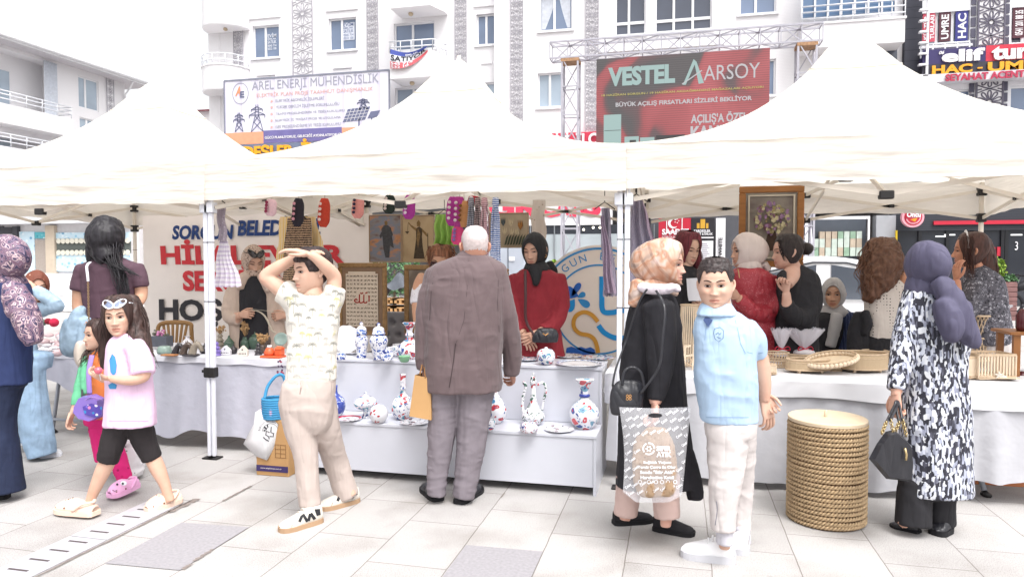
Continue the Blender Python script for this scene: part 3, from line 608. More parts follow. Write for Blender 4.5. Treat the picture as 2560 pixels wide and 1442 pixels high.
# ---------------------------------------------------------------- white house on the left, running away from the square
LX=-33.6
lb=thing('white_house','white three storey house with balconies and tiled roof at the far left','building',(LX-4,33,0))
ya=onX(-60,200,LX)[1];yb2=onX(312,250,LX)[1];ze=onX(300,199,LX)[2]
def rX(a,b_,c,d):p_=onX(a,b_,LX);q_=onX(c,d,LX);return p_[1],p_[2],q_[1],q_[2]
hl=[rX(10,268,138,128),rX(10,372,138,292),rX(197,268,246,205),rX(200,350,250,305)]
hl[0]=(ya+.3,hl[0][1],hl[0][2],ze-.35);hl[1]=(ya+.3,hl[1][1],hl[1][2],hl[0][1]-1.5)
z_f=hl[0][1]
p=MB();ys=sorted({ya,yb2}|{h[0]for h in hl}|{h[2]for h in hl});zs=sorted({0,ze}|{h[1]for h in hl}|{h[3]for h in hl})
for i in range(len(ys)-1):
    for j in range(len(zs)-1):
        cy,cz=(ys[i]+ys[i+1])/2,(zs[j]+zs[j+1])/2
        if any(h[0]<cy<h[2]and h[1]<cz<h[3]for h in hl):continue
        p.add([(LX,ys[i],zs[j]),(LX,ys[i+1],zs[j]),(LX,ys[i+1],zs[j+1]),(LX,ys[i],zs[j+1])],[(0,1,2,3)])
for q,(a,b_,c,d)in enumerate(hl):
    dp=.9 if q<2 else .2
    p.add([(LX,a,b_),(LX,c,b_),(LX,c,d),(LX,a,d),(LX-dp,a,b_),(LX-dp,c,b_),(LX-dp,c,d),(LX-dp,a,d)],[(0,4,5,1),(1,5,6,2),(2,6,7,3),(3,7,4,0),(4,7,6,5)])
p.add([(LX,yb2,0),(LX-9,yb2,0),(LX-9,yb2,ze),(LX,yb2,ze)],[(0,1,2,3)]);p.build('wall',siding,lb)
for q in(0,1):
    a,b_,c,d=hl[q];m=MB();m.box((LX-.12,a-.2,b_-1.0),(LX+.9,c+.1,b_-.02));bo=m.build('balcony',siding,lb)
    m=MB()
    for h in(.22,.44,.62):m.tube([(LX+.88,a-.2,b_+h),(LX+.88,c+.1,b_+h),(LX+.02,c+.1,b_+h)],.03,6)
    for y in np.linspace(a-.2,c+.1,6):m.tube([(LX+.88,y,b_),(LX+.88,y,b_+.62)],.025,6)
    m.build('railing',railm,bo);m=MB();m.box((LX-.88,a+.5,b_),(LX-.82,a+2.2,b_+2.1));m.build('balcony_door',gl_pale,bo)
    if q==0:
        m=MB();vv=[];k=20
        for i in range(k+1):
            y=c-.9+.85*i/k;x=LX+.15+.05*sin(i*2.1);vv+=[(x,y,b_+.05),(x,y,d)]
        m.add(vv,[(2*i,2*i+2,2*i+3,2*i+1)for i in range(k)]);m.build('curtain',curtain,bo)
for q in(2,3):
    a,b_,c,d=hl[q];f=MB();fr=.07
    for(y0,z0,y1,z1)in((a,b_,c,b_+fr),(a,d-fr,c,d),(a,b_+fr,a+fr,d-fr),(c-fr,b_+fr,c,d-fr),(a+(c-a)*.33,b_+fr,a+(c-a)*.33+.12,d-fr)):f.box((LX-.14,y0,z0),(LX-.06,y1,z1))
    w=f.build('window',white2,lb);m=MB();m.box((LX-.12,a+.02,b_+.02),(LX-.1,c-.02,d-.02));m.build('pane',gl_pale,w)
ry=[yb2+1.2,ya-3];p=MB();p.add([(LX+1.,ya-3,ze),(LX+1.,yb2+1.2,ze),(LX-4.5,yb2-.2,ze+1.3),(LX-4.5,ya-3,ze+1.3),(LX+1.,ya-3,ze-.18),(LX+1.,yb2+1.2,ze-.18),(LX-10,yb2+1.2,ze),(LX-10,yb2+1.2,ze-.18),(LX-10,ya-3,ze-.18)],[(0,1,2,3),(1,6,2),(4,8,7,5)],0)
p.add([(LX+1.,ya-3,ze-.2),(LX+1.,yb2+1.2,ze-.2),(LX+1.,yb2+1.2,ze+.02),(LX+1.,ya-3,ze+.02),(LX-10,yb2+1.2,ze-.2),(LX-10,yb2+1.2,ze+.02)],[(0,1,2,3),(1,4,5,2)],1)
p.build('roof',[bands('grey roof tile',[(0,'#c4c0c6'),(.3,'#dedade')],12,'Y',g=1.3),white2],lb)
p=MB();p.tube([(LX+1.08,ya-3,ze-.02),(LX+1.08,yb2+1.2,ze-.02)],.09,8);p.tube([(LX+1,yb2-.4,ze-.1),(LX+.6,yb2-.2,ze-.5),(LX+.12,yb2-.1,ze-.9),(LX+.12,yb2-.1,0)],.06,8);p.build('gutter',white2,lb)
yc=(onX(266,250,LX)[1],onX(283,250,LX)[1]);p=MB();p.box((LX+.01,yc[0],4),(LX+.04,yc[1],ze-.05),0);m=p.build('lattice_column',white,lb)
p=MB();ww=yc[1]-yc[0];O=V(LX+.045,yc[0]+ww/2,0)
for s_ in(-1,1):p.box((LX+.042,O[1]+s_*ww/2-.02,4),(LX+.07,O[1]+s_*ww/2+.02,ze-.06))
for k in range(12):
    z=ze-.4-k*.5
    for j in range(8):a0=j*pi/4;p.strip([(.04*cos(a0),z+.04*sin(a0)),(ww*.42*cos(a0-.25),z+ww*.42*sin(a0-.25)),(ww*.46*cos(a0),z+ww*.46*sin(a0)),(ww*.42*cos(a0+.25),z+ww*.42*sin(a0+.25)),(.04*cos(a0),z+.04*sin(a0))],.025,O,YA,ZA,0,.01)
p.build('lattice',latt,m)
for a,b_,c,lab in((302,270,334,'small house with a dark red roof edge behind the left tent peak'),(492,286,536,'low house with a red roof edge beside the white apartment building')):
    D=52;q0=at(a,b_,D);q1=at(c,b_-20,D);h=thing('red_roof_house',lab,'house',(q0[0],q0[1],0),'red roofed houses far behind');m=MB();m.box((q0[0],q0[1],0),(q1[0]+1.5,q0[1]+5,q0[2]+.2));m.build('wall',white,h)
    m=MB();m.add([(q0[0]-.4,q0[1]-.5,q0[2]+.2),(q1[0]+1.9,q0[1]-.5,q0[2]+.2),(q1[0]+1.9,q0[1]+5.4,q0[2]+.2),(q0[0]-.4,q0[1]+5.4,q0[2]+.2),(q0[0]+.5,q0[1]+2.4,q0[2]+.75),(q1[0]+1,q0[1]+2.4,q0[2]+.75)],[(0,1,5,4),(1,2,5),(2,3,4,5),(3,0,4),(0,3,2,1)]);m.build('roof',pm('red roof','#a8606a',.8,.1,g=1.2),h)
# ================================================================ SHOPS UNDER THE BUILDINGS
def flat(name,label,cat,box,y,mats,txts=(),th=.1,part='panel',group=None,boxes=()):
    """a sign board or shop panel on the plane Y=y: boxes are (px0, py0, px1, py1, material index, proud)"""
    x0,z0,x1,z1=rectY(*box,y);t=thing(name,label,cat,((x0+x1)/2,y,max(z0,0)),group)
    p=MB();p.box((x0,y,z0),(x1,y+th,z1),0)
    for a,b_,c,d,mi,pr in boxes:r=rectY(a,b_,c,d,y);p.box((r[0],y-pr,r[1]),(r[2],y-.001,r[3]),mi)
    p.build(part,mats,t)
    if txts:
        p=MB()
        for s,a,b_,c,d,mi,off in txts:ytext(p,s,a,b_,c,d,y-.02-(.0 if not boxes else max(q[5]for q in boxes)),mi,off,.02)
        p.build('lettering',mats,t)
    return t
SY=26.3
gr_w=pm('fascia white','#f2f2f4',.5,.03,g=1.2);gr_p=pm('fascia pink red','#e2405c',.5,.04,g=1.1)
flat('shop_fascia','white supermarket fascia with big rounded pink red letters seen under the tent roof','shop sign',(1150,566,1530,470),SY,[gr_w,gr_p],[('GROSS',1222,545,1503,483,1,.05)],.4)
sw=thing('shop_window','grey frosted supermarket window with hanging lamps inside below the white fascia','shop window',(onY(1400,640,SY)[0],SY,0))
x0=onY(1150,0,SY)[0];x1=onY(1640,0,SY)[0];zt=onY(1400,563,SY)[2];zm=onY(1400,585,SY)[2]
p=MB();p.box((x0,SY+.06,0),(x1,SY+.1,zm));p.build('frosted_pane',glass('frosted grey glazing','#b9c3c8',.35,g=1.1),sw);p=MB();p.box((x0,SY+.05,zm),(x1,SY+.1,zt));p.build('clear_pane',glass('dark shop glazing','#3c4048',.1,g=1.2),sw)
p=MB()
for k in range(9):x=x0+(x1-x0)*k/8;p.box((x-.02,SY,0),(x+.02,SY+.05,zt))
p.build('window_frame',pm('shop frame grey','#8f959a',.5,.05),sw)
bulb=emit('lit bulb','#fff6e0',3);p=MB()
for a,b_ in((1443,573),(1459,574),(1483,569),(1500,569),(1446,563)):c=onY(a,b_,SY+.02);p.ball(c,.045)
p.build('lamp_bulb',bulb,sw)
red_p=pm('poster red','#b8283c',.5,.05,g=1.1);wh_p=pm('poster white','#eeeef2',.5,.03,g=1.2);bl_p=pm('poster black','#2c2a30',.5,.05,g=1.2);gd_p=pm('poster gold','#d8a83c',.5,.05)
PY_=25.9
flat('shop_wall','dark grey shop wall behind the party and estate agent posters','wall',(1560,752,2030,520),SY+.02,[pm('dark shop wall','#55565c',.6,.06,g=1.2)])
flat('party_poster','red poster with white crescent emblem and lettering under the right tent','poster',(1646,660,1728,545),PY_,[red_p,wh_p],[('SAADET',1655,587,1722,572,1,.04),('SORGUN',1655,596,1690,590,1,.0)],.06)
c=onY(1686,558,PY_-.015);p=MB();s_=.3;p.strip([(-s_*.9,-s_),(s_*.9,-s_),(s_*.9,s_),(-s_*.9,s_)],.04,c,XA,ZA,0,.01,True);p.strip([(.16*cos(a)-.02,.16*sin(a))for a in np.linspace(.9,5.4,20)],[.02+.07*sin(pi*i/19)for i in range(20)],c,XA,ZA,0,.01)
for a in range(5):p.ball(c+V(.08+.07*cos(a*1.25),-.01,.08+.07*sin(a*1.25)),(.02,.01,.02))
pp_=[o for o in SC.objects if o.name=='party_poster'][0];p.build('crescent_emblem',wh_p,pp_)
flat('estate_poster','black estate agent poster with gold towers and white lettering','poster',(1726,660,1787,545),PY_,[bl_p,wh_p,gd_p],[('KARDEŞLER',1735,581,1776,574,1,.03),('İNŞAAT & EMLAK',1728,588,1782,582,1,.03)],.05,boxes=((1751,571,1763,548,2,.01),(1742,571,1749,558,2,.01),(1765,571,1771,558,2,.01),(1729,596,1784,592,1,.01),(1752,655,1783,602,1,.012)))
p=MB()
for k in range(9):r=rectY(1755,650-k*5,1774-(k%3)*3,648-k*5,PY_-.02);p.box((r[0],PY_-.022,r[1]),(r[2],PY_-.014,r[3]))
p.build('price_lines',pm('poster grey ink','#a8a4b0',.6,0,bstr=0),[o for o in SC.objects if o.name=='estate_poster'][0])
flat('white_pillar_sign','narrow white pillar sign with vertical black lettering beside the estate poster','sign',(1788,756,1814,545),PY_+.03,[wh_p,bl_p],(),.2)
a=rectY(1796,640,1806,594,PY_);p=MB();p.text('WHITE',V(a[2],PY_-.0,a[1]),ZA,-XA,a[3]-a[1],a[2]-a[0],0,.02,.02,un=V(0,-1,0));p.build('lettering',bl_p,[o for o in SC.objects if o.name=='white_pillar_sign'][0])
# produce shop window, grey pillar, dark burger shop
dw=thing('grocery_window','shop window stacked with pale green packets behind the white car','shop window',(onY(2100,640,SY)[0],SY,0));x0=onY(2022,0,SY)[0];x1=onY(2186,0,SY)[0];zt=onY(2100,541,SY)[2]
p=MB();p.box((x0,SY+.5,0),(x1,SY+.55,zt));p.build('back_wall',pm('shop dark interior','#565c66',.5,.1,2,g=1.2),dw)
p=MB();rr=random.Random(3)
for j in range(3):
    z=onY(2100,640-j*22,SY)[2]
    for k in range(11-2*j):x=x1-.2-k*.2;h=.3-.05*(j==2);p.box((x-.17,SY+.2,z),(x,SY+.45,z+h),rr.choice([0,0,1,2]))
p.build('product_stack',[pm('packet pale','#cfdcd2',.5,.1),pm('packet green','#9ab8a0',.5,.1),pm('packet tan','#c8b8a4',.5,.1)],dw)
p=MB();p.box((x0,SY,0),(x0+.1,SY+.12,zt));p.box((x1-.06,SY,0),(x1,SY+.12,zt));p.box((x0+.1,SY,zt-.1),(x1-.06,SY+.12,zt));p.build('window_frame',wh_p,dw)
flat('grey_pillar','light grey panel pillar between the grocery window and the dark burger shop','pillar',(2187,756,2240,538),SY-.1,[pm('grey panel','#a9abb0',.5,.05,g=1.2)],(),.5)
flat('yellow_post','slim yellow post at the corner of the dark burger shop','post',(2236,760,2244,576),SY-.3,[pm('yellow post','#e0c020',.5,.05)],(),.1)
bs2=thing('burger_shop','charcoal slatted burger shop front with a red stripe and dark windows','shop',(onY(2420,640,SY)[0],SY,0));x0=onY(2243,0,SY)[0];x1=onY(2760,0,SY)[0];zt=4.3
p=MB();zb_=onY(2400,576,SY)[2];p.box((x0,SY,zb_),(x1,SY+.4,zt));p.build('slatted_fascia',bands('charcoal slats',[(0,'#24262c'),(.12,'#3e4148')],26,'Z',bstr=.3,g=1.15),bs2)
p=MB();p.box((x0,SY+.1,0),(x1,SY+.14,zb_-.003));p.build('window_pane',glass('black shop glazing','#3a3d44',.1,g=1.2),bs2)
p=MB();r=rectY(2334,562,2700,553,SY-.06);p.box((r[0],SY-.08,r[1]),(r[2],SY-.003,onY(2334,553,SY)[2]));p.build('red_stripe',pm('stripe red','#cc2c44',.5,.05),bs2)
p=MB()
for a in(2247,2314,2384,2450,2524,2534,2600):x=onY(a,0,SY)[0];p.box((x-.05,SY+.02,0),(x+.05,SY+.1,zb_-.003))
p.build('mullion',pm('black frame','#1c1d22',.5,.05),bs2)
p=MB()
for a,b_ in((2353,591),(2375,587),(2542,587)):c=onY(a,b_,SY+.05);p.box((c[0]-.16,SY+.05,c[2]-.02),(c[0]+.16,SY+.09,c[2]+.02))
p.build('strip_lamp',emit('strip light','#ffffff',1.2),bs2)
p=MB();
for a,b_,c,d in((2472,640,2490,618),(2494,640,2510,617)):r=rectY(a,b_,c,d,SY);p.box((r[0],SY+.04,r[1]),(r[2],SY+.08,r[3]))
p.build('red_notice',red_p,bs2)
p=MB();ytext(p,'3',2537,625,2545,604,SY+.07,0,0,.01);p.build('door_number',wh_p,bs2)
rsn=thing('round_sign','round red and white projecting burger shop sign on the slatted front','sign',onY(2283,570,SY-.5));c=onY(2283,543,SY-.5);R_=onY(2311,543,SY-.5)[0]-c[0]
p=MB();A_=V(0,-1,0);p.lathe([(R_,0),(R_,.2)],c+V(0,.2,0),40,0,A_,False);p.lathe([(R_*.8,0),(R_*.8,.01)],c+V(0,-.001,0),40,1,A_,False);p.lathe([(R_*.68,0),(R_*.68,.01)],c+V(0,-.012,0),40,0,A_,False)
p.poly([(R_*.55*cos(a),R_*.55*sin(a))for a in np.linspace(pi+.25,2*pi-.1,16)],c+V(0,-.025,0),XA,ZA,.01,1);p.poly([(-.1,-.08),(.12,-.02),(.05,-.16)],c+V(0,-.037,0),XA,ZA,.005,2);p.poly([(-R_*.72,-.04),(R_*.72,.04),(R_*.72,.24),(-R_*.72,.18)],c+V(0,-.026,-.01),XA,ZA,.012,1)
p.text('Öncü',c+V(-R_*.62,-.045,-.0),XA,ZA,R_*1.25,.2,3,.04,.01);p.build('disc',[pm('sign rose','#e6a4b0',.5,.03,g=1.1),pm('sign deep red','#c42840',.5,.04),pm('sign flame','#f0a030',.5,.04),wh_p],rsn)
p=MB();p.bar(c+V(-.1,.2,R_*.8),c+V(-.1,.5,R_*.8),.06);p.build('bracket',bl_p,rsn)
# kiosk at the left with pale blue posters
KY=22;ks=thing('kiosk','white kiosk with pale blue posters and a serving hatch at the left behind the tent','kiosk',(onY(200,640,KY)[0],KY,0));bx=lambda p,a,b_,c,d,m,pr=.0:(lambda r:p.box((r[0],KY-pr,r[1]),(r[2],KY+.25-pr*0,r[3]),m))(rectY(a,b_,c,d,KY))
x0=onY(-60,0,KY)[0];x1=onY(334,0,KY)[0];kz=onY(100,545,KY)[2];p=MB();p.box((x0,KY+.05,0),(x1,KY+2.5,kz));p.build('wall',pm('kiosk grey white','#d9d6d8',.6,.05,g=1.15),ks)
p=MB();bx(p,-60,563,330,546,0,.5);bx(p,-60,690,334,684,0,.12);p.build('fascia',wh_p,ks)
p=MB();bx(p,-60,655,8,566,0,.02);bx(p,38,640,48,566,0,.1);bx(p,8,585,31,568,0,.03);p.build('dark_panel',pm('kiosk dark','#4a4a50',.6,.05),ks)
cy1=cells('poster pale blue','#cfe6f2',['#8fc4de','#e8f4fa','#6aa8cc','#b8dcec'],6,.38,.4,(1,1,1.2),.1,g=1.15);tl=cells('poster teal','#5fb4c0',['#a8dce4','#3a96a8','#e4f4f6'],7,.35,.4,soft=.1,g=1.15)
p=MB();bx(p,48,690,86,579,0,.01);bx(p,141,597,234,581,0,.02);bx(p,234,604,325,580,0,.02);bx(p,141,678,325,634,0,.02);bx(p,88,596,117,580,1,.02);p.build('poster',[cy1,tl],ks)
p=MB();bx(p,141,632,325,604,0,.0);p.build('hatch',glass('kiosk hatch','#6f7672',.2),ks)
p=MB();bx(p,91,684,124,600,0,.03);p.build('door',pm('kiosk door','#b5a9a0',.6,.08,20),ks)
p=MB();bx(p,121,690,140,564,0,.1);p.build('pillar',pm('kiosk pillar','#d8c8b4',.7,.05),ks)
p=MB()
for a,b_,n_ in((141,606,16),(141,635,16)):
    q=onY(a,b_,KY-.06);wd=onY(325,b_,KY-.06)[0]-q[0]
    for k in range(n_):p.lathe([(wd/n_/2,0),(wd/n_/2,.02)],(q[0]+(k+.5)*wd/n_,KY-.05,q[2]+.05),12,0,A_,False)
p.build('scalloped_trim',pm('trim cream','#ece8d8',.6,.03),ks)
wlw=thing('white_slat_wall','low white wall with horizontal slats in front of the blue kiosk','low wall',(onY(230,700,17)[0],17,0));r=rectY(60,760,345,694,17);p=MB()
for k in range(7):p.box((r[0],17,.02+k*.148),(r[2],17.25,.02+k*.148+.135),bev=.01)
p.build('slat',pm('slat white','#f0f0f2',.6,.04,g=1.1),wlw)
# grey cabinet, pallets, bushes, planter, motorbike beyond the stall
def simple_box(name,label,cat,box,y,dp,mt,part='body',bev=.02):
    r=rectY(*box,y);t=thing(name,label,cat,((r[0]+r[2])/2,y,0));p=MB();p.box((r[0],y,.0),(r[2],y+dp,r[3]),bev=bev);p.build(part,mt,t);return t,r
t,r=simple_box('electric_cabinet','grey metal electric cabinet with stickers behind the blue tassel scarf','cabinet',(1186,770,1312,612),13,.5,pm('cabinet grey','#aab0bb',.45,.05,5,g=1.1))
p=MB()
for a in(1228,1270):q=onY(a,700,12.99);p.box((q[0]-.008,12.985,.1),(q[0]+.008,12.999,r[3]-.05))
p.build('door_seam',pm('seam grey','#6c727c',.5,0),t);p=MB();q=rectY(1272,652,1286,642,12.97);p.box((q[0],12.98,q[1]),(q[2],12.999,q[3]));p.build('sticker',wh_p,t)
pal=pm('pallet wood','#c89a68',.8,.15,8)
for i,(px,lab)in enumerate(((966,'left pallet pile of raw wood boards on the ground beyond the stall'),(1000,'right pallet pile of raw wood boards beside the grey tarpaulin'))):
    q=onY(px,716,15);t=thing('wooden_pallet',lab,'pallet',(q[0],15,0),'wooden pallets beyond the stall');p=MB()
    for k in range(3):
        for j in range(2):z=.12+k*.19+j*.1;p.box((q[0]-.25,15,z),(q[0]+.25,15.8,z+.025))
        for j in(-.22,0,.22):p.box((q[0]+j-.03,15,.145+k*.19),(q[0]+j+.03,15.8,.218+k*.19))
    p.box((q[0]-.25,15.1,0),(q[0]+.25,15.7,.118));p.build('board',pal,t)
t=thing('tarpaulin_heap','dark grey tarpaulin heap on top of the pallets','tarpaulin',(onY(985,690,15.3)[0],15.3,.6));p=MB();q=onY(985,690,15.3);sheet(p,lambda u,v:V(q[0]-.45+.9*u,15.2+.5*v,.66+.5*sin(pi*u)*(.5+.5*sin(pi*v))+.1*sin(u*9+v*4)),16,8);p.build('sheet',pm('tarp grey','#5c6068',.7,.2,9),t)
def leafy(name,label,cx,cy,z0,rx,rz,n,ls,cols,group=None,stem=True,parent=None):
    rr=random.Random(hash(label)%999 if False else len(label)*7+n);t=parent or thing(name,label,'bush',(cx,cy,0),group);p=MB()
    for k in range(n):
        a=rr.uniform(0,2*pi);u=rr.uniform(-1,1);q=rr.uniform(.55,1)**.5;c=V(cx+rx*q*sqrt(1-u*u)*cos(a),cy+rx*q*sqrt(1-u*u)*sin(a),z0+rz*(1+u*q));d=nrm(V(rr.gauss(0,1),rr.gauss(0,1),rr.gauss(.4,1)))*ls;s_=nrm(np.cross(d,V(rr.gauss(0,1),rr.gauss(0,1),rr.gauss(0,1))))*ls*.4
        p.add([c,c+d*.5+s_,c+d,c+d*.5-s_],[(0,1,2,3)],k%len(cols))
    p.build('foliage',cols,t)
    if stem:p=MB();p.tube([(cx,cy,0),(cx+.02,cy,z0+rz)],[.05,.03],7);p.build('stem',pm('bark','#6a5a4c',.9,.2),t)
    return t
gA=[pm('leaf bright','#86a838',.6,.15),pm('leaf mid','#5f8030',.6,.15),pm('leaf lime','#a8c050',.6,.15)];gB=[pm('leaf blue green','#6c9468',.6,.15),pm('leaf dark','#44663c',.6,.15)]
q=onY(1382,655,14);leafy('green_bush','small bright green bush between the truss leg and the black hijab',q[0],14,.9,.16,.3,260,.09,gA)
q=onY(985,655,22);leafy('green_shrub','dull green shrub behind the pallets and tarpaulin',q[0],22,.3,.9,.9,700,.14,gB)
pl_=thing('brick_planter','brown slatted square planter with clipped greenery at the right edge','planter',onY(2520,755,20)*V(1,1,0));r=rectY(2496,755,2545,690,20);p=MB()
for k in range(8):p.box((r[0],20,.0+k*.12),(r[2],20.6,k*.12+.105),bev=.01)
p.box((r[0]+.02,20.02,0),(r[2]-.02,20.58,.97));p.build('slatted_box',pm('planter brown','#8a6664',.8,.12,10),pl_)
cxp=(r[0]+r[2])/2;leafy('','',cxp,20.3,.95,.3,.09,420,.08,gB,stem=False,parent=pl_);leafy('','',cxp-.2,20.2,1.05,.2,.25,420,.08,gA,stem=False,parent=pl_)
mbk=thing('motorbike','dark motorbike parked in front of the burger shop at the right edge','motorbike',onY(2590,750,22)*V(1,1,0));q=onY(2590,750,22);mk=pm('bike black','#26262c',.4,.1);p=MB()
p.tube([(q[0]-.5,22,.75),(q[0]-.1,22,.85),(q[0]+.4,22,.8),(q[0]+.8,22,.9)],[.1,.16,.17,.1],10,0,4);p.tube([(q[0]-.55,22,.35),(q[0]-.42,22,1.05)],.04);p.tube([(q[0]-.42,21.7,1.1),(q[0]-.42,22.3,1.1)],.025);p.box((q[0]-.2,21.9,.35),(q[0]+.35,22.1,.7),bev=.04);p.build('body',mk,mbk)
for x in(-.6,.75):
    p=MB();p.tube([(q[0]+x+.28*cos(a),22,.31+.28*sin(a))for a in np.linspace(0,2*pi,24)],.05,8,fwd=YA);p.build('wheel',mk,mbk)
# ---------------------------------------------------------------- white car parked behind the right tent
def car():
    Y0=9.6;q=onY(2010,700,Y0);cx=q[0]+.32;W2=.85;t=thing('parked_car','white hatchback car parked side on behind the right tent','car',(cx,Y0+W2,0));wp=pm('car white paint','#f2f2f4',.25,.02,g=1.1,spec=.6,bstr=0)
    low=[(-2.1,.35),(-2.12,.72),(-1.95,.9),(-1.2,.98),(1.75,.98),(1.98,.85),(2.02,.4)];top=[(-1.5,.97),(-.8,1.40),(-.25,1.54),(.2,1.53),(.62,1.43),(1.1,1.22),(1.5,.97)]
    def loft(prof,ws,n=6):
        P=catmull(np.array(prof),n);vv=[];k=len(P)
        for j,(yy,sc)in enumerate(ws):vv+=[(cx+x,Y0+yy,z if sc==1 else(.9+(z-.9)*sc if z>.9 else z))for x,z in P]
        f=[(j*k+i,j*k+i+1,(j+1)*k+i+1,(j+1)*k+i)for j in range(len(ws)-1)for i in range(k-1)]+[list(range(k))[::-1],[(len(ws)-1)*k+i for i in range(k)]];return vv,f
    p=MB();v,f=loft(low,((0.03,1),(.0,1),(1.7,1),(1.67,1)));p.add(v,f,0,False);p.box((cx-2.0,Y0+.1,.2),(cx+1.95,Y0+1.6,.4));b_=p.build('body',wp,t)
    p=MB();v,f=loft(top,((.1,.985),(.2,1),(1.5,1),(1.6,.985)));p.add(v,f,0,False);p.build('cabin_roof',wp,t)
    gk=glass('car glass','#5a606a',.08,g=1.1)
    for pts in([(-1.2,1.0),(-.75,1.32),(-.16,1.44),(-.16,1.0)],[(.02,1.0),(.02,1.44),(.5,1.36),(.95,1.19),(1.25,1.0)]):
        p=MB();p.poly(pts,(cx,Y0+.094,0),XA,ZA,.01,0);p.build('side_window',gk,t)
    p=MB();p.strip([(-1.25,.985),(-.77,1.345),(-.2,1.47),(.2,1.465),(.55,1.38),(1.,1.2),(1.31,.985)],.022,(cx,Y0+.096,0),XA,ZA,0,.012);p.build('window_trim',pm('car trim','#4a4c52',.4,.05),t)
    for x in(-1.3,1.3):
        p=MB();p.lathe([(.2,.0),(.3,.0),(.315,.05),(.315,.17),(.3,.2)],(cx+x,Y0+.18,.315),28,0,V(0,-1,0));w=p.build('wheel',pm('tyre','#28282a',.9,.1),t);p=MB();p.lathe([(.2,0),(.17,.03),(.05,.02),(.04,.05)],(cx+x,Y0-.012,.315),20,0,V(0,-1,0));p.build('rim',pm('alloy','#c4c6ca',.3,.05,metal=.7),w)
    for x,c_ in((-2.0,'#e8e8ee'),(1.88,'#b82c34')):p=MB();p.ball((cx+x,Y0+.12,.8),(.12,.1,.07));p.build('headlight' if x<0 else 'tail_light',pm('lamp '+c_,c_,.2,.02),t)
    p=MB();p.box((cx+.25,Y0-.02,.86),(cx+.42,Y0-.001,.89),bev=.008);p.build('door_handle',wp,t)
    p=MB();p.ball((cx-.98,Y0-.09,1.05),(.1,.06,.07));p.build('wing_mirror',wp,t)
car()
# ================================================================ THE THREE CANOPY TENTS
def canopy_mat(nm_,c,tr):
    m,n,l,b=newmat(nm_);n.remove(b);out=n['Material Output'];d=n.new('ShaderNodeBsdfDiffuse');t=n.new('ShaderNodeBsdfTranslucent');mx=n.new('ShaderNodeMixShader');mx.inputs[0].default_value=tr
    v=coords(n,l,(1,1,1));nz=N(n,'ShaderNodeTexNoise');nz.inputs['Scale'].default_value=2.2;nz.inputs['Detail'].default_value=5;l.new(v,nz.inputs['Vector'])
    cc=col(c,1.);cr=ramp(n,l,nz.outputs[0],[(.3,tuple(x*.94 for x in cc[:3])+(1,)),(.65,cc)]);l.new(cr,d.inputs[0]);l.new(cr,t.inputs[0])
    w=N(n,'ShaderNodeTexNoise');w.inputs['Scale'].default_value=5;w.inputs['Detail'].default_value=3;mp=n.new('ShaderNodeMapping');mp.inputs['Scale'].default_value=(.35,.35,2.4);tc=n.new('ShaderNodeTexCoord');l.new(tc.outputs['Object'],mp.inputs[0]);l.new(mp.outputs[0],w.inputs['Vector'])
    bp=n.new('ShaderNodeBump');bp.inputs['Strength'].default_value=.6;bp.inputs['Distance'].default_value=.04;l.new(w.outputs[0],bp.inputs['Height']);l.new(bp.outputs[0],d.inputs['Normal'])
    l.new(d.outputs[0],mx.inputs[1]);l.new(t.outputs[0],mx.inputs[2]);l.new(mx.outputs[0],out.inputs[0]);return m
canv=canopy_mat('ivory canopy cloth','#f0ebe2',.42);valm=canopy_mat('ivory valance cloth','#e6e0d8',.25)
tub=pm('cream tube','#d9cfc2',.5,.05,6,80,.05,g=1.1);legm=pm('white enamelled steel','#e6e8f0',.35,.03,g=1.15);jb=pm('black joint plastic','#2a2828',.5,.1,bstr=.05)
ZE,ZP=2.225,3.30;YF,YBK=4.545,7.27;tents=[]
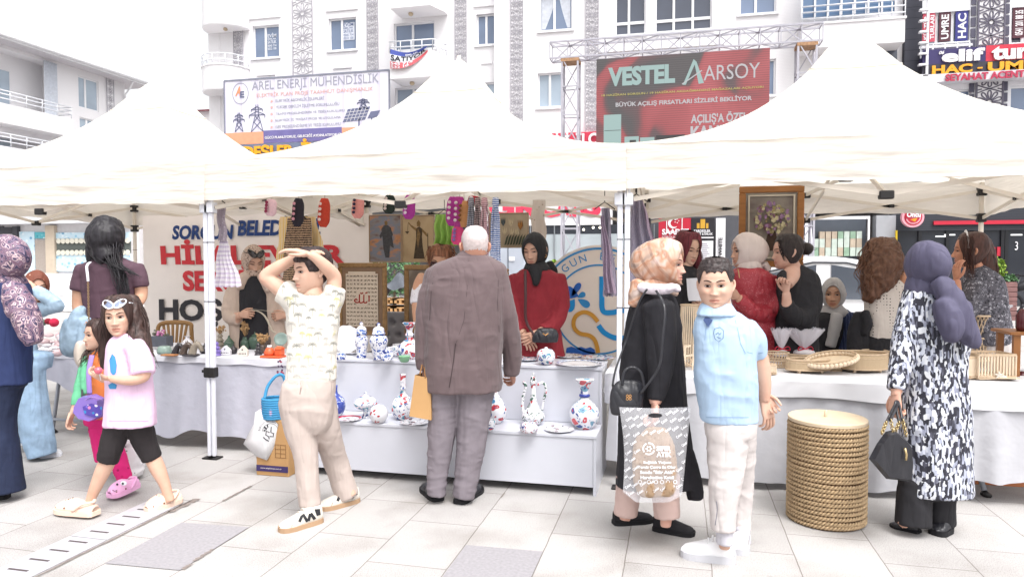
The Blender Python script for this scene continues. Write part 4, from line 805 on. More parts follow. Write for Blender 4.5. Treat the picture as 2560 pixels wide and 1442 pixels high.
def tent(x0,x1,label,zb,apex_dx=0.,seed=0,zbk=1.91,legs_=((0,0),(1,0),(0,1),(1,1))):
    xm,ym=(x0+x1)/2+apex_dx,(YF+YBK)/2;t=thing('canopy_tent',label,'canopy tent',(xm,ym,0),'white pitched canopy tents in a row');p=MB();C=[(x0-.02,YF-.03),(x1+.02,YF-.03),(x1+.02,YBK+.03),(x0-.02,YBK+.03)];rr=np.random.RandomState(seed)
    g=lambda s:.26*s+.74*s**2.5
    for k in range(4):
        a,b_=V(*C[k]),V(*C[(k+1)%4])
        def fn(u,v):
            q=a+(b_-a)*u;s=v*.955;xy=q+(V(xm,ym)-q)*s;sag=-.06*sin(pi*u)*sin(pi*min(1,s*1.15))
            z=ZE+(ZP-ZE)*g(s)+sag*(1-s*.5)+.006*sin(u*40)*(1-s)*(s<.5)
            if s>.80:z+=.02*sin((s-.8)/.155*pi)
            return V(xy[0],xy[1],z)
        sheet(p,fn,22,24)
    p.lathe([(.066,(ZP-ZE)*g(.955)-.01),(.055,(ZP-ZE)*g(.955)+.012),(.03,(ZP-ZE)*g(.955)+.03),(.001,(ZP-ZE)*g(.955)+.036)],(xm,ym,ZE),16);p.build('canopy_roof',canv,t)
    p=MB();seam=.885
    pts=[]
    for k in range(4):
        a,b_=V(*C[k]),V(*C[(k+1)%4])
        for u in np.linspace(0,1,8)[:-1]:q=a+(b_-a)*u;xy=q+(V(xm,ym)-q)*.80;pts.append((xy[0],xy[1],ZE+(ZP-ZE)*g(.80)-.06*sin(pi*u)*sin(pi*min(1,.92))*.6+.006))
    pts.append(pts[0]);p.tube(pts,.006,5);p.build('cap_seam',canv,t)
    for k in range(4):
        a,b_=V(*C[k]),V(*C[(k+1)%4]);n_=nrm(V(b_[1]-a[1],a[0]-b_[0]));p=MB();ph=rr.uniform(0,6)
        def fv(u,v):
            q=a+(b_-a)*u;bot=zb if k==0 else(zbk if k==2 else 1.90);z=ZE-(ZE-bot)*v;mid=.02*sin(pi*u)if k==0 else .035*sin(pi*u)
            w=(.012*sin(u*17+ph)+.008*sin(u*41+ph*2))*v+.010*sin(u*6+ph);return V(q[0]+n_[0]*w,q[1]+n_[1]*w,z+mid*v+.004*sin(u*60+ph)*v)
        sheet(p,fv,70,6);
        if k==0:sheet(p,lambda u,v:fv(u,.985+.015*v)+V(n_[0]*.004,n_[1]*.004,0),70,1)
        p.build('valance',valm,t)
    ins=.035;L=[(x0+ins*.6,YF+ins*.6),(x1-ins*.6,YF+ins*.6),(x1-ins,YBK-ins),(x0+ins,YBK-ins)]
    for i,(x,y)in enumerate(L):
        p=MB();p.box((x-.017,y-.017,.66),(x+.017,y+.017,ZE-.02),bev=.004);p.box((x-.0125,y-.0125,.02),(x+.0125,y+.0125,.659),bev=.003)
        for z in(1.18,1.62):p.box((x-.018,y-.018,z),(x+.018,y+.018,z+.006),1)
        lg=p.build('leg',[legm if i<2 else tub,jb],t);p=MB();p.box((x-.045,y-.04,.0),(x+.045,y+.045,.012),bev=.004);p.build('foot_plate',jb,lg)
        p=MB();p.box((x-.028,y-.028,.615),(x+.028,y+.028,.69),bev=.006);p.box((x-.045,y-.02,.65),(x-.028,y+.01,.67));p.build('height_clamp',jb,lg)
        p=MB();p.box((x-.035,y-.035,2.08),(x+.035,y+.035,2.16),bev=.006);p.box((x-.035,y-.035,1.84),(x+.035,y+.035,1.92),bev=.006);p.build('corner_joint',jb if i>1 else legm,lg)
    tb=MB();jl=[];zt_,zl_=2.12,1.88
    def xbar(p,q,off=0.):
        p=V(*p);q=V(*q);m=(p+q)/2
        for s in(0,1):
            for(A,B)in((p,m),(q,m)):
                d=nrm(B-A)*.04;tb.bar((A[0]+d[0],A[1]+d[1],zt_ if s else zl_),(B[0],B[1],zl_ if s else zt_),.014,.028)
        for A in((p+m)/2,(q+m)/2):jl.append(MB().box((A[0]-.02,A[1]-.02,(zt_+zl_)/2-.015),(A[0]+.02,A[1]+.02,(zt_+zl_)/2+.015)))
        for z in(zt_,zl_):jl.append(MB().box((m[0]-.04,m[1]-.025,z-.03),(m[0]+.04,m[1]+.025,z+.02),bev=.006))
    for i in range(4):xbar(L[i],L[(i+1)%4])
    for i in range(4):
        m=(V(*L[i])+V(*L[(i+1)%4]))/2;c=V(xm,ym);h=(m+c)/2
        tb.bar((m[0],m[1],zt_),(c[0],c[1],2.14),.014,.028);tb.bar((m[0],m[1],zl_),(h[0],h[1],zt_-.02),.014,.028);tb.bar((h[0],h[1],zt_),(c[0],c[1],2.36),.014,.028)
    tb.tube([(xm,ym,2.1),(xm,ym,ZP-.03)],.018,8);jl.append(MB().box((xm-.05,ym-.05,2.1),(xm+.05,ym+.05,2.2),bev=.01))
    tb.build('scissor_frame',tub,t);[j.build('frame_joint',jb,t)for j in jl];tents.append(t);return t
tent(-6.44,-3.394,'left white canopy tent over the grey cloth table and figurines',1.905,0,1)
tent(-3.396,-.338,'middle white canopy tent over the white ceramics counter',1.93,.0,2,2.03)
tent(-.333,2.74,'right white canopy tent over the basketry table, largest in view',1.945,.07,3)
# mirrored red letters showing on the back valance of the left tent
p=MB();q=onY(255,512,YBK-.03);q2=onY(168,526,YBK-.03);p.text('HOI OO',V(q[0],YBK-.03,q[2]),-XA,-ZA,q[0]-q2[0],q[2]-q2[2],0,.04,.0);p.build('valance_lettering',pm('faded red print','#e09a90',.8,.05),tents[0])
# ================================================================ MUNICIPAL BANNER AND ROUND EMBLEM BOARD
BY=7.16;ban=thing('fabric_banner','beige fabric banner with large blue, red and black lettering behind the left table','banner',(-4.95,BY,.5));x0=onY(342,0,BY)[0];x1=onY(925,0,BY)[0]
p=MB();sheet(p,lambda u,v:V(x0+(x1-x0)*u,BY+.015+.008*sin(u*13+v*2)+.006*sin(u*31),.42+1.60*v+.012*sin(u*pi*8)*(v>.98)),60,10);p.build('fabric',pm('banner beige','#e8e0dc',.8,.03,3,300,.1,g=1.0),ban)
bb,br_,bk_=pm('banner navy ink','#2c4884',.7,.03),pm('banner red ink','#dd3f48',.7,.03),pm('banner black ink','#3a383e',.7,.03)
p=MB();ytext(p,'SORGUN',430,599,580,562,BY+.003,0,.04,.002,.12);ytext(p,'BELEDİYESİ',594,590,800,548,BY+.003,0,.04,.002,.12);ytext(p,'HİLAL EVLER',403,661,864,612,BY+.003,1,.04,.002,-.05);ytext(p,'SERGİSİNE',458,727,765,678,BY+.003,1,.04,.002,-.03)
ytext(p,'HOŞ',398,800,556,750,BY+.003,2,.04,.002,0);ytext(p,'GELDİNİZ',600,792,915,738,BY+.003,2,.04,.002,0);p.build('lettering',[bb,br_,bk_],ban)
EY_=5.75;c=onY(1497,773,EY_);R_=158/FPX*dep(c)/cos(YAW)**.5
em=thing('emblem_board','round beige emblem board with blue ring lettering and a blue and gold swan number','sign board',(c[0],EY_,c[2]-R_));em_b=pm('emblem blue','#2f7fb6',.6,.04,g=1.0);em_c=pm('emblem sky blue','#1583c0',.6,.04,g=1.0);em_g=pm('emblem gold','#c08a34',.6,.05,g=1.0);em_n=pm('emblem deep blue','#2458a4',.6,.08,g=1.0)
p=MB();p.lathe([(R_,0),(R_,.02)],c,72,0,A_,False);p.build('disc',pm('emblem beige','#d6cabf',.8,.03,4,200,.05,g=1.0),em)
for s_ in(-1,1):p=MB();p.bar((c[0]+s_*.3,EY_+.05,0),(c[0]+s_*.22,EY_+.04,c[2]),.03);p.build('leg',tub,em)
O=c+V(0,-.022,0);p=MB();circ=lambda r:[(r*cos(a),r*sin(a))for a in np.linspace(0,2*pi,90)[:-1]]
p.strip(circ(R_*.945),.017,O,XA,ZA,0,.002,True);p.strip(circ(R_*.69),.014,O,XA,ZA,0,.002,True)
word='SORGUN BELEDİYESİ';rm=R_*.77;
for i,ch in enumerate(word):
    if ch==' ':continue
    a=pi/2+(6.6-i)*.192;vv,ff=text_mesh(ch,.0);hh=R_*.115;wid=hh*(vv[:,0].max()/max(vv[:,1].max(),.1))if ch!='İ' else hh*.14;ux=V(sin(a),0,-cos(a));uy=V(cos(a),0,sin(a));p.text(ch,O+uy*rm-ux*wid/2,ux,uy,wid,hh,0,.0,.002)
S=R_/158.
def pxs(l):return[((a-1497)*S,(773-b_)*S)for a,b_ in l]
def crv(l,n=8):return catmull(np.array(pxs(l)),n)
p.strip(crv([(1505,692),(1505,740),(1508,776),(1530,780),(1560,775),(1580,800),(1570,836),(1540,842),(1512,830),(1497,812)]),.042,O,XA,ZA,1,.003)
p.strip(crv([(1496,803),(1480,786),(1460,780),(1440,792),(1436,815),(1450,832),(1476,838),(1490,852),(1497,880)]),.034,O+V(0,-.0035,0),XA,ZA,2,.003)
p.poly(pxs([(1415,893),(1418,870),(1430,866),(1442,870),(1454,866),(1466,870),(1478,866),(1488,872),(1492,893)]),O,XA,ZA,.002,3);p.strip(crv([(1400,893),(1412,884)],2),.03,O,XA,ZA,2,.003)
def drop(cx_,cy_,l,w,a,m):p.poly(pxs([(cx_+l*(.5-.5*cos(t))*cos(a)-w*sin(t)*sin(t/2)*sin(a),cy_+l*(.5-.5*cos(t))*sin(a)+w*sin(t)*sin(t/2)*cos(a))for t in np.linspace(0,2*pi,22)[:-1]]),O,XA,ZA,.002,m)
drop(1448,741,-42,20,.35,3);drop(1445,744,22,9,-.5,0);drop(1446,748,34,12,.55,0);drop(1438,748,-36,16,-1.0,1);drop(1430,742,40,10,-1.0,3)
p.build('emblem',[em_b,em_c,em_g,em_n],em)
# ================================================================ COUNTER AND TABLES
cw=pm('white laminate','#eceef8',.28,.02,g=1.5,bstr=0,spec=.5);ced=pm('laminate edge','#cfd2e2',.4,.03,g=1.1)
ct=thing('display_counter','white stepped display counter carrying the painted ceramics','counter',(-1.54,4.65,0));X0,X1=-2.59,-.485
p=MB();p.box((X0+.02,4.375,.055),(X1-.02,4.39,.362));p.build('front_panel',cw,ct)
p=MB();p.box((X0-.002,4.368,.3645),(X1+.002,4.70,.385),bev=.002);p.build('step_shelf',cw,ct)
p=MB();p.box((X0+.02,4.701,.387),(X1-.02,4.715,.745));p.build('riser_panel',cw,ct)
p=MB();p.box((X0-.004,4.694,.748),(X1+.004,5.06,.77),bev=.002);p.build('top_shelf',cw,ct)
for x in(X0,X1-.018):p=MB();p.box((x,4.372,0),(x+.018,4.70,.363));p.box((x,4.702,0),(x+.018,5.05,.746));p.build('side_panel',cw,ct)
p=MB();p.box((X0+.02,5.03,.1),(X1-.02,5.045,.745));p.build('back_panel',cw,ct)
def fold_table(label,x0,x1,y0,y1,z,grp='folding tables under the cloths'):
    t=thing('folding_table',label,'table',((x0+x1)/2,(y0+y1)/2,0),grp);p=MB();p.box((x0,y0,z-.04),(x1,y1,z-.008));p.build('tabletop',pm('table grey','#8c8c92',.6,.1),t);mt=pm('table leg steel','#b4b8c2',.4,.05,metal=.3)
    for x in(x0+.3,x1-.3):
        for s in(0,1):
            y=(y0+.08,y1-.08)[s];p=MB();p.tube([(x+(.12 if s else-.12),(y0+y1)/2,z-.05),(x,y,.04)],.016,8);l_=p.build('leg',mt,t);p=MB();p.tube([(x-.01,y,.03),(x+.03,y,.0)],.022,8);p.build('foot',jb,l_)
    p=MB();p.tube([(x0+.3,y0+.08,.12),(x1-.3,y0+.08,.12)],.012,8);p.build('stretcher',mt,t);return t
fold_table('folding table under the grey cloth at the left',-5.55,-2.75,4.86,5.5,.72);fold_table('folding table under the white sheet at the right',-.25,2.2,4.85,5.55,.70)
def drape(name,label,x0,x1,y0,y1,z,bot,mt,over=0.,amp=.02,seed=0,kfr=9.,n=140,flare=.05):
    p=MB();rr=np.random.RandomState(seed);ph=rr.uniform(0,6,5)
    def fn(u,v):
        x=x0+(x1-x0)*u
        if v<.25:return V(x,y1-(y1-y0)*(v/.25)*.985,z+.002*sin(u*30+v*8)+.0015*sin(u*70))
        w=(v-.25)/.75;zb=bot(u);zz=z-.004-(z-zb)*w;rip=amp*(.25+w)*(sin(u*kfr*6+ph[0]+.8*sin(u*9+ph[1]))+.5*sin(u*kfr*13+ph[2]+w*2))*min(1,w*4+.2)
        return V(x+.01*sin(w*5+u*20),y0-.012-flare*w*.4+rip*.6-.004,zz)
    sheet(p,fn,n,36);o=p.build(name,mt);return tag(o,label,'tablecloth')
lavm=pm('grey white tablecloth','#d6d6e4',.85,.05,5,16,.5,.010,g=1.6,sheen=.2);lav2=pm('white table topper','#f0f0f8',.85,.03,5,300,.2,g=1.4)
u_of=lambda px,x0,x1:(onY(px,900,4.8)[0]-x0)/(x1-x0)
def botL(u):
    x=-5.62+3.0*u
    if x<-4.55:return .70-(x+5.62)*.38
    if x<-4.25:return .29-(x+4.55)*.55
    return .115+.03*sin(u*21)-.02*sin(u*47)
drape('tablecloth','crinkled grey white cloth draped to the ground over the left table',-5.62,-2.62,4.80,5.55,.732,botL,lavm,amp=.016,seed=3)
drape('table_topper','bright white topper strip along the front edge of the left table',-5.60,-2.63,4.788,5.53,.737,lambda u:.685+.006*sin(u*50),lav2,amp=.004,seed=5,flare=.0)
whm=pm('white sheet','#ececf0',.85,.04,4,300,.25,g=1.4);grm=pm('pale grey sheet','#d8d8de',.85,.05,4,12,.5,.012,g=1.5)
def botR(u):
    x=-.45+2.95*u
    b_=.05+.05*sin(u*9+1)+.05*max(0,sin(u*16+2));return b_ if x<1.9 else b_+(x-1.9)*.9*.5
drape('table_sheet','long pale grey sheet hanging to the ground over the right table',-.45,2.5,4.78,5.6,.715,botR,grm,amp=.022,seed=8)
drape('top_sheet','white sheet folded over the front edge of the right basketry table',-.47,2.75,4.762,5.62,.722,lambda u:.60+.02*sin(u*5)+.006*sin(u*33),whm,amp=.008,seed=9,flare=.01)
p=MB();sheet(p,lambda u,v:V(-.47+.14*u,4.73-.03*sin(u*5),.72-.20*v*(1-.3*u)+.015*sin(v*9+u*4)),10,14);tag(p.build('plastic_wrap',pm('crumpled clear film','#e4e4ea',.3,.08,20,40,.6)),'crumpled white plastic wrap hanging between the counter and the right table','plastic wrap')
# ================================================================ PEOPLE: TOOLS
TS=bpy.data.scenes.new('work')
def mk(name,Vv,F,mats,parent=None,mi=None,base=None,smooth=True):
    """mesh from numpy arrays of vertices and quads"""
    Vv=np.asarray(Vv,float);F=np.asarray(F,np.int32);mats=mats if isinstance(mats,(list,tuple))else[mats]
    org=wloc(parent)if parent is not None else(np.asarray(base,float)if base is not None else V((Vv[:,0].min()+Vv[:,0].max())/2,(Vv[:,1].min()+Vv[:,1].max())/2,Vv[:,2].min()))
    me=bpy.data.meshes.new(name);n,k=F.shape;me.vertices.add(len(Vv));me.vertices.foreach_set('co',(Vv-org).astype(np.float32).ravel());me.loops.add(n*k);me.loops.foreach_set('vertex_index',F.ravel());me.polygons.add(n);me.polygons.foreach_set('loop_start',np.arange(0,n*k,k,dtype=np.int32))
    if mi is not None:me.polygons.foreach_set('material_index',np.asarray(mi,np.int32))
    me.polygons.foreach_set('use_smooth',np.full(n,smooth));
    for m in mats:me.materials.append(m)
    me.update(calc_edges=True);me.validate();o=bpy.data.objects.new(name,me);SC.collection.objects.link(o)
    if parent is not None:o.parent=parent
    else:o.location=org
    return o
def remesh(mb,vox,it=2):
    me=bpy.data.meshes.new('r');vv=np.concatenate(mb.v);me.from_pydata(vv.tolist(),[],mb.f);o=bpy.data.objects.new('r',me);TS.collection.objects.link(o)
    md=o.modifiers.new('r','REMESH');md.mode='VOXEL';md.voxel_size=vox;md.adaptivity=0;vl=TS.view_layers[0];vl.update();ev=o.evaluated_get(vl.depsgraph);m2=ev.to_mesh()
    nv,nf=len(m2.vertices),len(m2.polygons);P=np.empty(nv*3,np.float32);m2.vertices.foreach_get('co',P);F=np.empty(nf*4,np.int32);m2.loops.foreach_get('vertex_index',F);P=P.reshape(-1,3).astype(float);F=F.reshape(-1,4)
    ev.to_mesh_clear();bpy.data.objects.remove(o);bpy.data.meshes.remove(me);return smooth(P,F,it),F
def smooth(P,F,it):
    E=np.concatenate([F[:,[0,1]],F[:,[1,2]],F[:,[2,3]],F[:,[3,0]]]);n=len(P);a=np.concatenate([E[:,0],E[:,1]]);b=np.concatenate([E[:,1],E[:,0]]);c=np.bincount(a,minlength=n)[:,None]
    for _ in range(it):
        S=np.column_stack([np.bincount(a,P[b,k],n)for k in range(3)])/np.maximum(c,1);P=P*.4+S*.6
    return P
def normals(P,F):
    N_=np.cross(P[F[:,2]]-P[F[:,0]],P[F[:,3]]-P[F[:,1]]);n=len(P);R_=np.zeros((n,3))
    for k in range(4):
        for j in range(3):R_[:,j]+=np.bincount(F[:,k],N_[:,j],n)
    return R_/np.maximum(np.linalg.norm(R_,axis=1),1e-9)[:,None]
def wrinkle(P,F,amp,fr,seed=0,ridged=True):
    Q=P*np.asarray(fr,float);w=vnoise(P*4+seed,seed+9)*1.2;Q=Q+w[:,None]*1.3;n=vnoise(Q,seed);n2=vnoise(Q*2.1+7,seed+3)
    d=((1-np.abs(2*n-1))**1.6-.42)+.35*((1-np.abs(2*n2-1))-.5)if ridged else(n-.5)*2
    return P+normals(P,F)*(amp*d)[:,None]
HT=np.array([ # z, half width, front, back of the head (metres, face height .236, eyes at z = 0)
 (.118,.004,.004,.006),(.114,.030,.030,.045),(.105,.046,.048,.068),(.09,.059,.063,.085),(.07,.068,.078,.097),(.045,.0735,.088,.104),(.02,.0745,.092,.105),(0,.0735,.091,.101),(-.02,.072,.091,.093),(-.04,.069,.091,.082),(-.06,.064,.091,.068),(-.08,.056,.090,.052),(-.097,.045,.087,.038),(-.109,.033,.080,.026),(-.116,.020,.066,.012),(-.1185,.005,.04,.0)])
def ht(z):return[np.interp(-z,-HT[:,0],HT[:,k])for k in(1,2,3)]
G2=lambda x,z,cx,cz,sx,sz:np.exp(-((x-cx)/sx)**2-((z-cz)/sz)**2)
def face_bump(x,z,nose=1.,chub=0.):
    ax=np.abs(x);t=np.clip((.012-z)/.05,0,1);sx=.0075+.0065*t
    n=np.where(z<.02,(.003+.021*t**1.4)*np.exp(-(x/sx)**2)*np.where(z<-.038,np.exp(-((z+.038)/.007)**2),1)*np.clip((.03-z)/.02,0,1),0)*nose
    b=n+.008*G2(ax,z,.0125,-.040,.0065,.007)-.011*G2(ax,z,.031,-.002,.017,.011)+.0045*G2(ax,z,.028,.019,.022,.007)+.004*G2(ax,z,.044,-.028,.018,.018)*(1+chub*2)
    return b+.0065*G2(x,z,0,-.0625,.017,.0048)+.0075*G2(x,z,0,-.0755,.0145,.0055)-.0045*G2(x,z,0,-.0688,.022,.0018)-.004*G2(x,z,0,-.087,.016,.005)+.007*G2(x,z,0,-.103,.017,.012)
def head_surf(x,z,nose=1.,chub=0.):
    w,f,b=ht(np.asarray(z,float));w=w*(1+chub*.14*np.clip((.03-np.asarray(z))/.06,0,1));q=np.clip(np.abs(x)/np.maximum(w,1e-4),0,.999);return f*(1-q**2.3)**(1/2.3)+face_bump(x,z,nose,chub)
def head_grid(nose=1.,chub=0.,nz=84,na=96):
    t=np.linspace(0,1,nz);z=.118-.2365*(t-.06*np.sin(2*pi*t)/2);a=np.linspace(-pi,pi,na,endpoint=False);a=a-.55*np.sin(a)*.9;Z,A=np.meshgrid(z,a,indexing='ij')
    w,f,b=ht(Z);w=w*(1+chub*.14*np.clip((.03-Z)/.06,0,1));c,s=np.cos(A),np.sin(A);q=np.sign(s)*np.abs(s)**(2/2.3);X=w*q;Y=np.where(c>0,f*np.abs(c)**(2/2.3),-b*np.abs(c)**(2/2.2));Y=Y+face_bump(X,Z,nose,chub)*np.clip(c*3,0,1)
    P=np.column_stack([X.ravel(),Y.ravel(),Z.ravel()]);i,j=np.meshgrid(np.arange(nz-1),np.arange(na),indexing='ij');i=i.ravel();j=j.ravel();j2=(j+1)%na;F=np.column_stack([i*na+j,(i+1)*na+j,(i+1)*na+j2,i*na+j2])
    C=P[F].mean(1);lip=(((C[:,0]/.0235)**2+((C[:,2]+.0692)/.0105)**2)<1)&(C[:,1]>.06);return P,F,lip.astype(int)
SKINS={}
def skin(c):
    if c not in SKINS:
        m,n,l,b=newmat('skin');v=coords(n,l);nz=N(n,'ShaderNodeTexNoise');nz.inputs['Scale'].default_value=14;nz.inputs['Detail'].default_value=3;l.new(v,nz.inputs['Vector']);cc=col(c,1.55);cc=(cc[0],cc[1]*.96,cc[2]*.92,1);l.new(ramp(n,l,nz.outputs[0],[(.3,(cc[0]*.95,cc[1]*.86,cc[2]*.83,1)),(.65,cc)]),b.inputs['Base Color']);b.inputs['Roughness'].default_value=.5;b.inputs['Specular IOR Level'].default_value=.35
        b.inputs['Subsurface Weight'].default_value=.0
        r,g_,bl=cc[:3];SKINS[c]=(m,pm('lip '+c,(r*.86,g_*.62,bl*.62),.4,.05,bstr=0,g=1),pm('mouth line '+c,(r*.42,g_*.25,bl*.24),.6,0,bstr=0,g=1))
    return SKINS[c]
eye_w=pm('eye white','#d4c8c6',.5,0,bstr=0,g=1.4,spec=.15);hairm=lambda nm_,c:pm(nm_,c,.5,.55,75,150,.5,sx=(1,1,.12))
eye_i=pm('iris brown','#2e1c16',.4,0,bstr=0,spec=.2);eye_l=pm('lash dark','#241a1a',.6,0,bstr=0)
def cf(r,u,t):return RT*r+ZU*u-FH*t # picture right, up, towards the viewer
class Fig:
    def __init__(s,label,D,px,py,sk='#e3b79e',vox=.008,group=None):
        s.D=D;b=at(px,py,D);s.root=thing('person',label,'person',(b[0],b[1],0),group);s.sk=sk;s.vox=vox;s.inner=[];s.extra=[];s.k=D/FPX;s.rs=len(label)*13+int(D*100)
    def p(s,px,py,o=0.):return at(px,py,s.D+o)
    def tube(s,mb,sp,shrink=1.,seg=24,sub=5,m=0):
        P=[s.p(q[0],q[1],q[3]if len(q)>3 else 0)for q in sp];r=np.array([q[2]*(s.D+(q[3]if len(q)>3 else 0))/FPX for q in sp])*shrink;ra=np.array([q[4]if len(q)>4 else 1. for q in sp])
        P=np.array(P);d0=nrm(P[0]-P[1]);d1=nrm(P[-1]-P[-2]);A=catmull(np.column_stack([P,r,ra]),sub);e=lambda q,d,t:np.concatenate([q[:3]+d*q[3]*t*.5,[q[3]*sqrt(max(0,1-t*t)),q[4]]])
        if len(sp[0])>4: # trunk and skirts: level rings, cut off flat at the hem
            A=np.array([e(A[0],ZU*.6,t)for t in(.95,.7,.4)]+list(A));n=32;g=np.arange(n)*2*pi/n;c_,s_=np.cos(g),np.sin(g);c_=np.sign(c_)*np.abs(c_)**.85;s_=np.sign(s_)*np.abs(s_)**.85
            vv=np.concatenate([q[:3]+q[3]*(np.outer(c_,RT)+np.outer(s_*q[4],FH))for q in A]);k=len(A);mb.add(vv,[(i*n+j,i*n+(j+1)%n,(i+1)*n+(j+1)%n,(i+1)*n+j)for i in range(k-1)for j in range(n)]+[list(range(n))[::-1],[(k-1)*n+j for j in range(n)]],m,True);return s
        A=np.array([e(A[0],d0,t)for t in(.95,.75,.4)]+list(A)+[e(A[-1],d1,t)for t in(.15,)]);mb.tube(A[:,:3],np.maximum(A[:,3],1e-3),seg,m,1,A[:,4],FW);return s
    def cloth(s,name,specs,mat,wr=(.004,(8,8,16)),vox=None,it=2,inner=.82,parent=None,fine=None,ridged=True,label=None):
        mb=MB()
        for sp in specs:s.tube(mb,sp);s.inner+=[(sp,inner)]if inner else[]
        P,F=remesh(mb,vox or s.vox,it);s.rs+=1
        if wr:P=wrinkle(P,F,wr[0]*1.25,wr[1],s.rs,ridged);P=wrinkle(P,F,wr[0]*.5,tuple(x*2.7 for x in wr[1]),s.rs+2,ridged)
        if fine:P=wrinkle(P,F,fine[0],fine[1],s.rs+5)
        o=mk(name,P,F,mat,parent or s.root)
        if wr and 'hair' not in name and 'curls'!=name:addfold(mat)
        if label:o['label']=label
        return o
    def head(s,px,py,hpx,yaw=0,pitch=0,roll=0,o=0.,nose=1.,chub=0.,eyes=1,gaze=0.,lids=1.,brow='#3a2820',w=1.,ears=True,facial=True):
        c=s.p(px,py,o);sc=hpx*s.k*1.0/.236;a,b,r=radians(yaw),radians(pitch),radians(roll);vh=nrm((c-CAM)*V(1,1,0));rt=nrm(np.cross(vh,ZU))
        f=-vh*cos(a)+rt*sin(a);x=np.cross(f,ZU);u=ZU*cos(b)+f*sin(b)*1.;f=f*cos(b)-ZU*sin(b);u2=u*cos(r)+x*sin(r);x=np.cross(f,u2);u=u2
        s.hA=np.array([x*sc*w,f*sc,u*sc]);s.hc=c;s.hs=sc;s.hp=(nose,chub);s.T=lambda Q:s.hc+np.asarray(Q,float)@s.hA
        P,F,lip=head_grid(nose,chub);s.extra.append((s.T(P),F,lip))
        if ears:
            for sg in(-1,1):
                m=MB();m.tube([(sg*.0745,-.012,.018),(sg*.083,-.02,.014),(sg*.085,-.022,-.004),(sg*.080,-.012,-.024),(sg*.074,-.002,-.034)],[.006,.0075,.008,.0075,.006],8,0,3);m.ball((sg*.074,-.008,-.004),(.006,.014,.024));vv=np.concatenate(m.v);q=[list(g)+[g[-1]]*(4-len(g))for g in m.f if len(g)<=4];s.extra.append((s.T(vv),np.array(q),None))
        if facial:
            for sg in(-1,1):
                m=MB();X0=sg*.031;K=10
                def pt(x,z,h):return V(x,head_surf(x,z,nose,chub)+h,z)
                ew,eh=.0150,.0068*lids;top=[(X0+ew*cos(t),.0+eh*sin(t)*.95-.0005)for t in np.linspace(pi,0,K)];bot=[(X0+ew*cos(t),-eh*.72*sin(t)-.0005)for t in np.linspace(0,pi,K)]
                if eyes:
                    pts=top+bot[1:-1];m.add(s.T([pt(a_,b_,.0018)for a_,b_ in pts]),[list(range(len(pts)))],0)
                    ir=.0066;cx_=X0+gaze*.006;m.add(s.T([pt(cx_+ir*cos(t),min(max(ir*sin(t),-eh*.7),eh*.9),.0056)for t in np.linspace(0,2*pi,14)[:-1]]),[list(range(13))],1)
                up=[(a_,b_+.0022)for a_,b_ in top];m.add(s.T([pt(a_,b_,.004)for a_,b_ in top]+[pt(a_,b_,.003)for a_,b_ in up]),[(i,i+1,i+1+K,i+K)for i in range(K-1)],2)
                m.add(s.T([pt(a_,b_,.0028)for a_,b_ in bot]+[pt(a_,b_-.0009,.0028)for a_,b_ in bot]),[(i,i+1,i+1+K,i+K)for i in range(K-1)],2)
                m.build('eye',[eye_w,eye_i,eye_l],s.root)
                m=MB();xs=np.linspace(.011,.049,9);zc=[.0195+.0075*sin((x_-.008)/.042*2.3)-.10*max(0,x_-.042)for x_ in xs];th=[.0012+.0017*sin(pi*min(1,.15+i/9*.9))for i in range(9)]
                m.add(s.T([pt(sg*x_,z_+t_,.0028)for x_,z_,t_ in zip(xs,zc,th)]+[pt(sg*x_,z_-t_,.0028)for x_,z_,t_ in zip(xs,zc,th)]),[(i,i+1,i+10,i+9)for i in range(8)]);m.build('eyebrow',pm('brow '+brow,brow,.8,0,bstr=0),s.root)
            m=MB();K=12;xs=np.linspace(-.0215,.0215,K);q=[s.T(V(x_,head_surf(x_,-.069,nose,chub)+.0025,-.0687+.0016*(x_/.02)**2+t_))for t_ in(.0008,-.0008)for x_ in xs];s.extra.append((np.array(q),np.array([(i,i+1,i+1+K,i+K)for i in range(K-1)]),np.full(K-1,2)))
        return s
    def cap(s,name,line,mat,pad=.012,amp=.004,fr=(30,30,12),edge=.25,parent=None,seed=1,top=0.):
        """hair or cap shell over the skull down to z = line(angle from the face)"""
        nz,na=40,90;a=np.linspace(-pi,pi,na,endpoint=False);P=[];
        for i in range(nz):
            t=i/(nz-1)
            for q in a:
                zl=line(abs(q));z=.117+(zl-.117)*t;w,f,b=ht(np.array(z));c,s_=cos(q),sin(q);pd=pad*(1-(1-edge)*t**4)+top*(1-t)**2;X=(w+pd)*np.sign(s_)*abs(s_)**(2/2.3);Y=(f+pd)*abs(c)**(2/2.3)if c>0 else-(b+pd)*abs(c)**(2/2.2);P.append((X,Y,z+pd*max(0,1-t*1.6)))
        P=np.array(P);i,j=np.meshgrid(np.arange(nz-1),np.arange(na),indexing='ij');i=i.ravel();j=j.ravel();j2=(j+1)%na;F=np.column_stack([i*na+j,(i+1)*na+j,(i+1)*na+j2,i*na+j2]);Q=s.T(P);Q=wrinkle(Q,F,amp,fr,seed)if amp else Q
        Q=wrinkle(Q,F,amp*.6,tuple(x*3 for x in fr),seed+3)if amp else Q;return mk(name,Q,F,mat,parent or s.root)
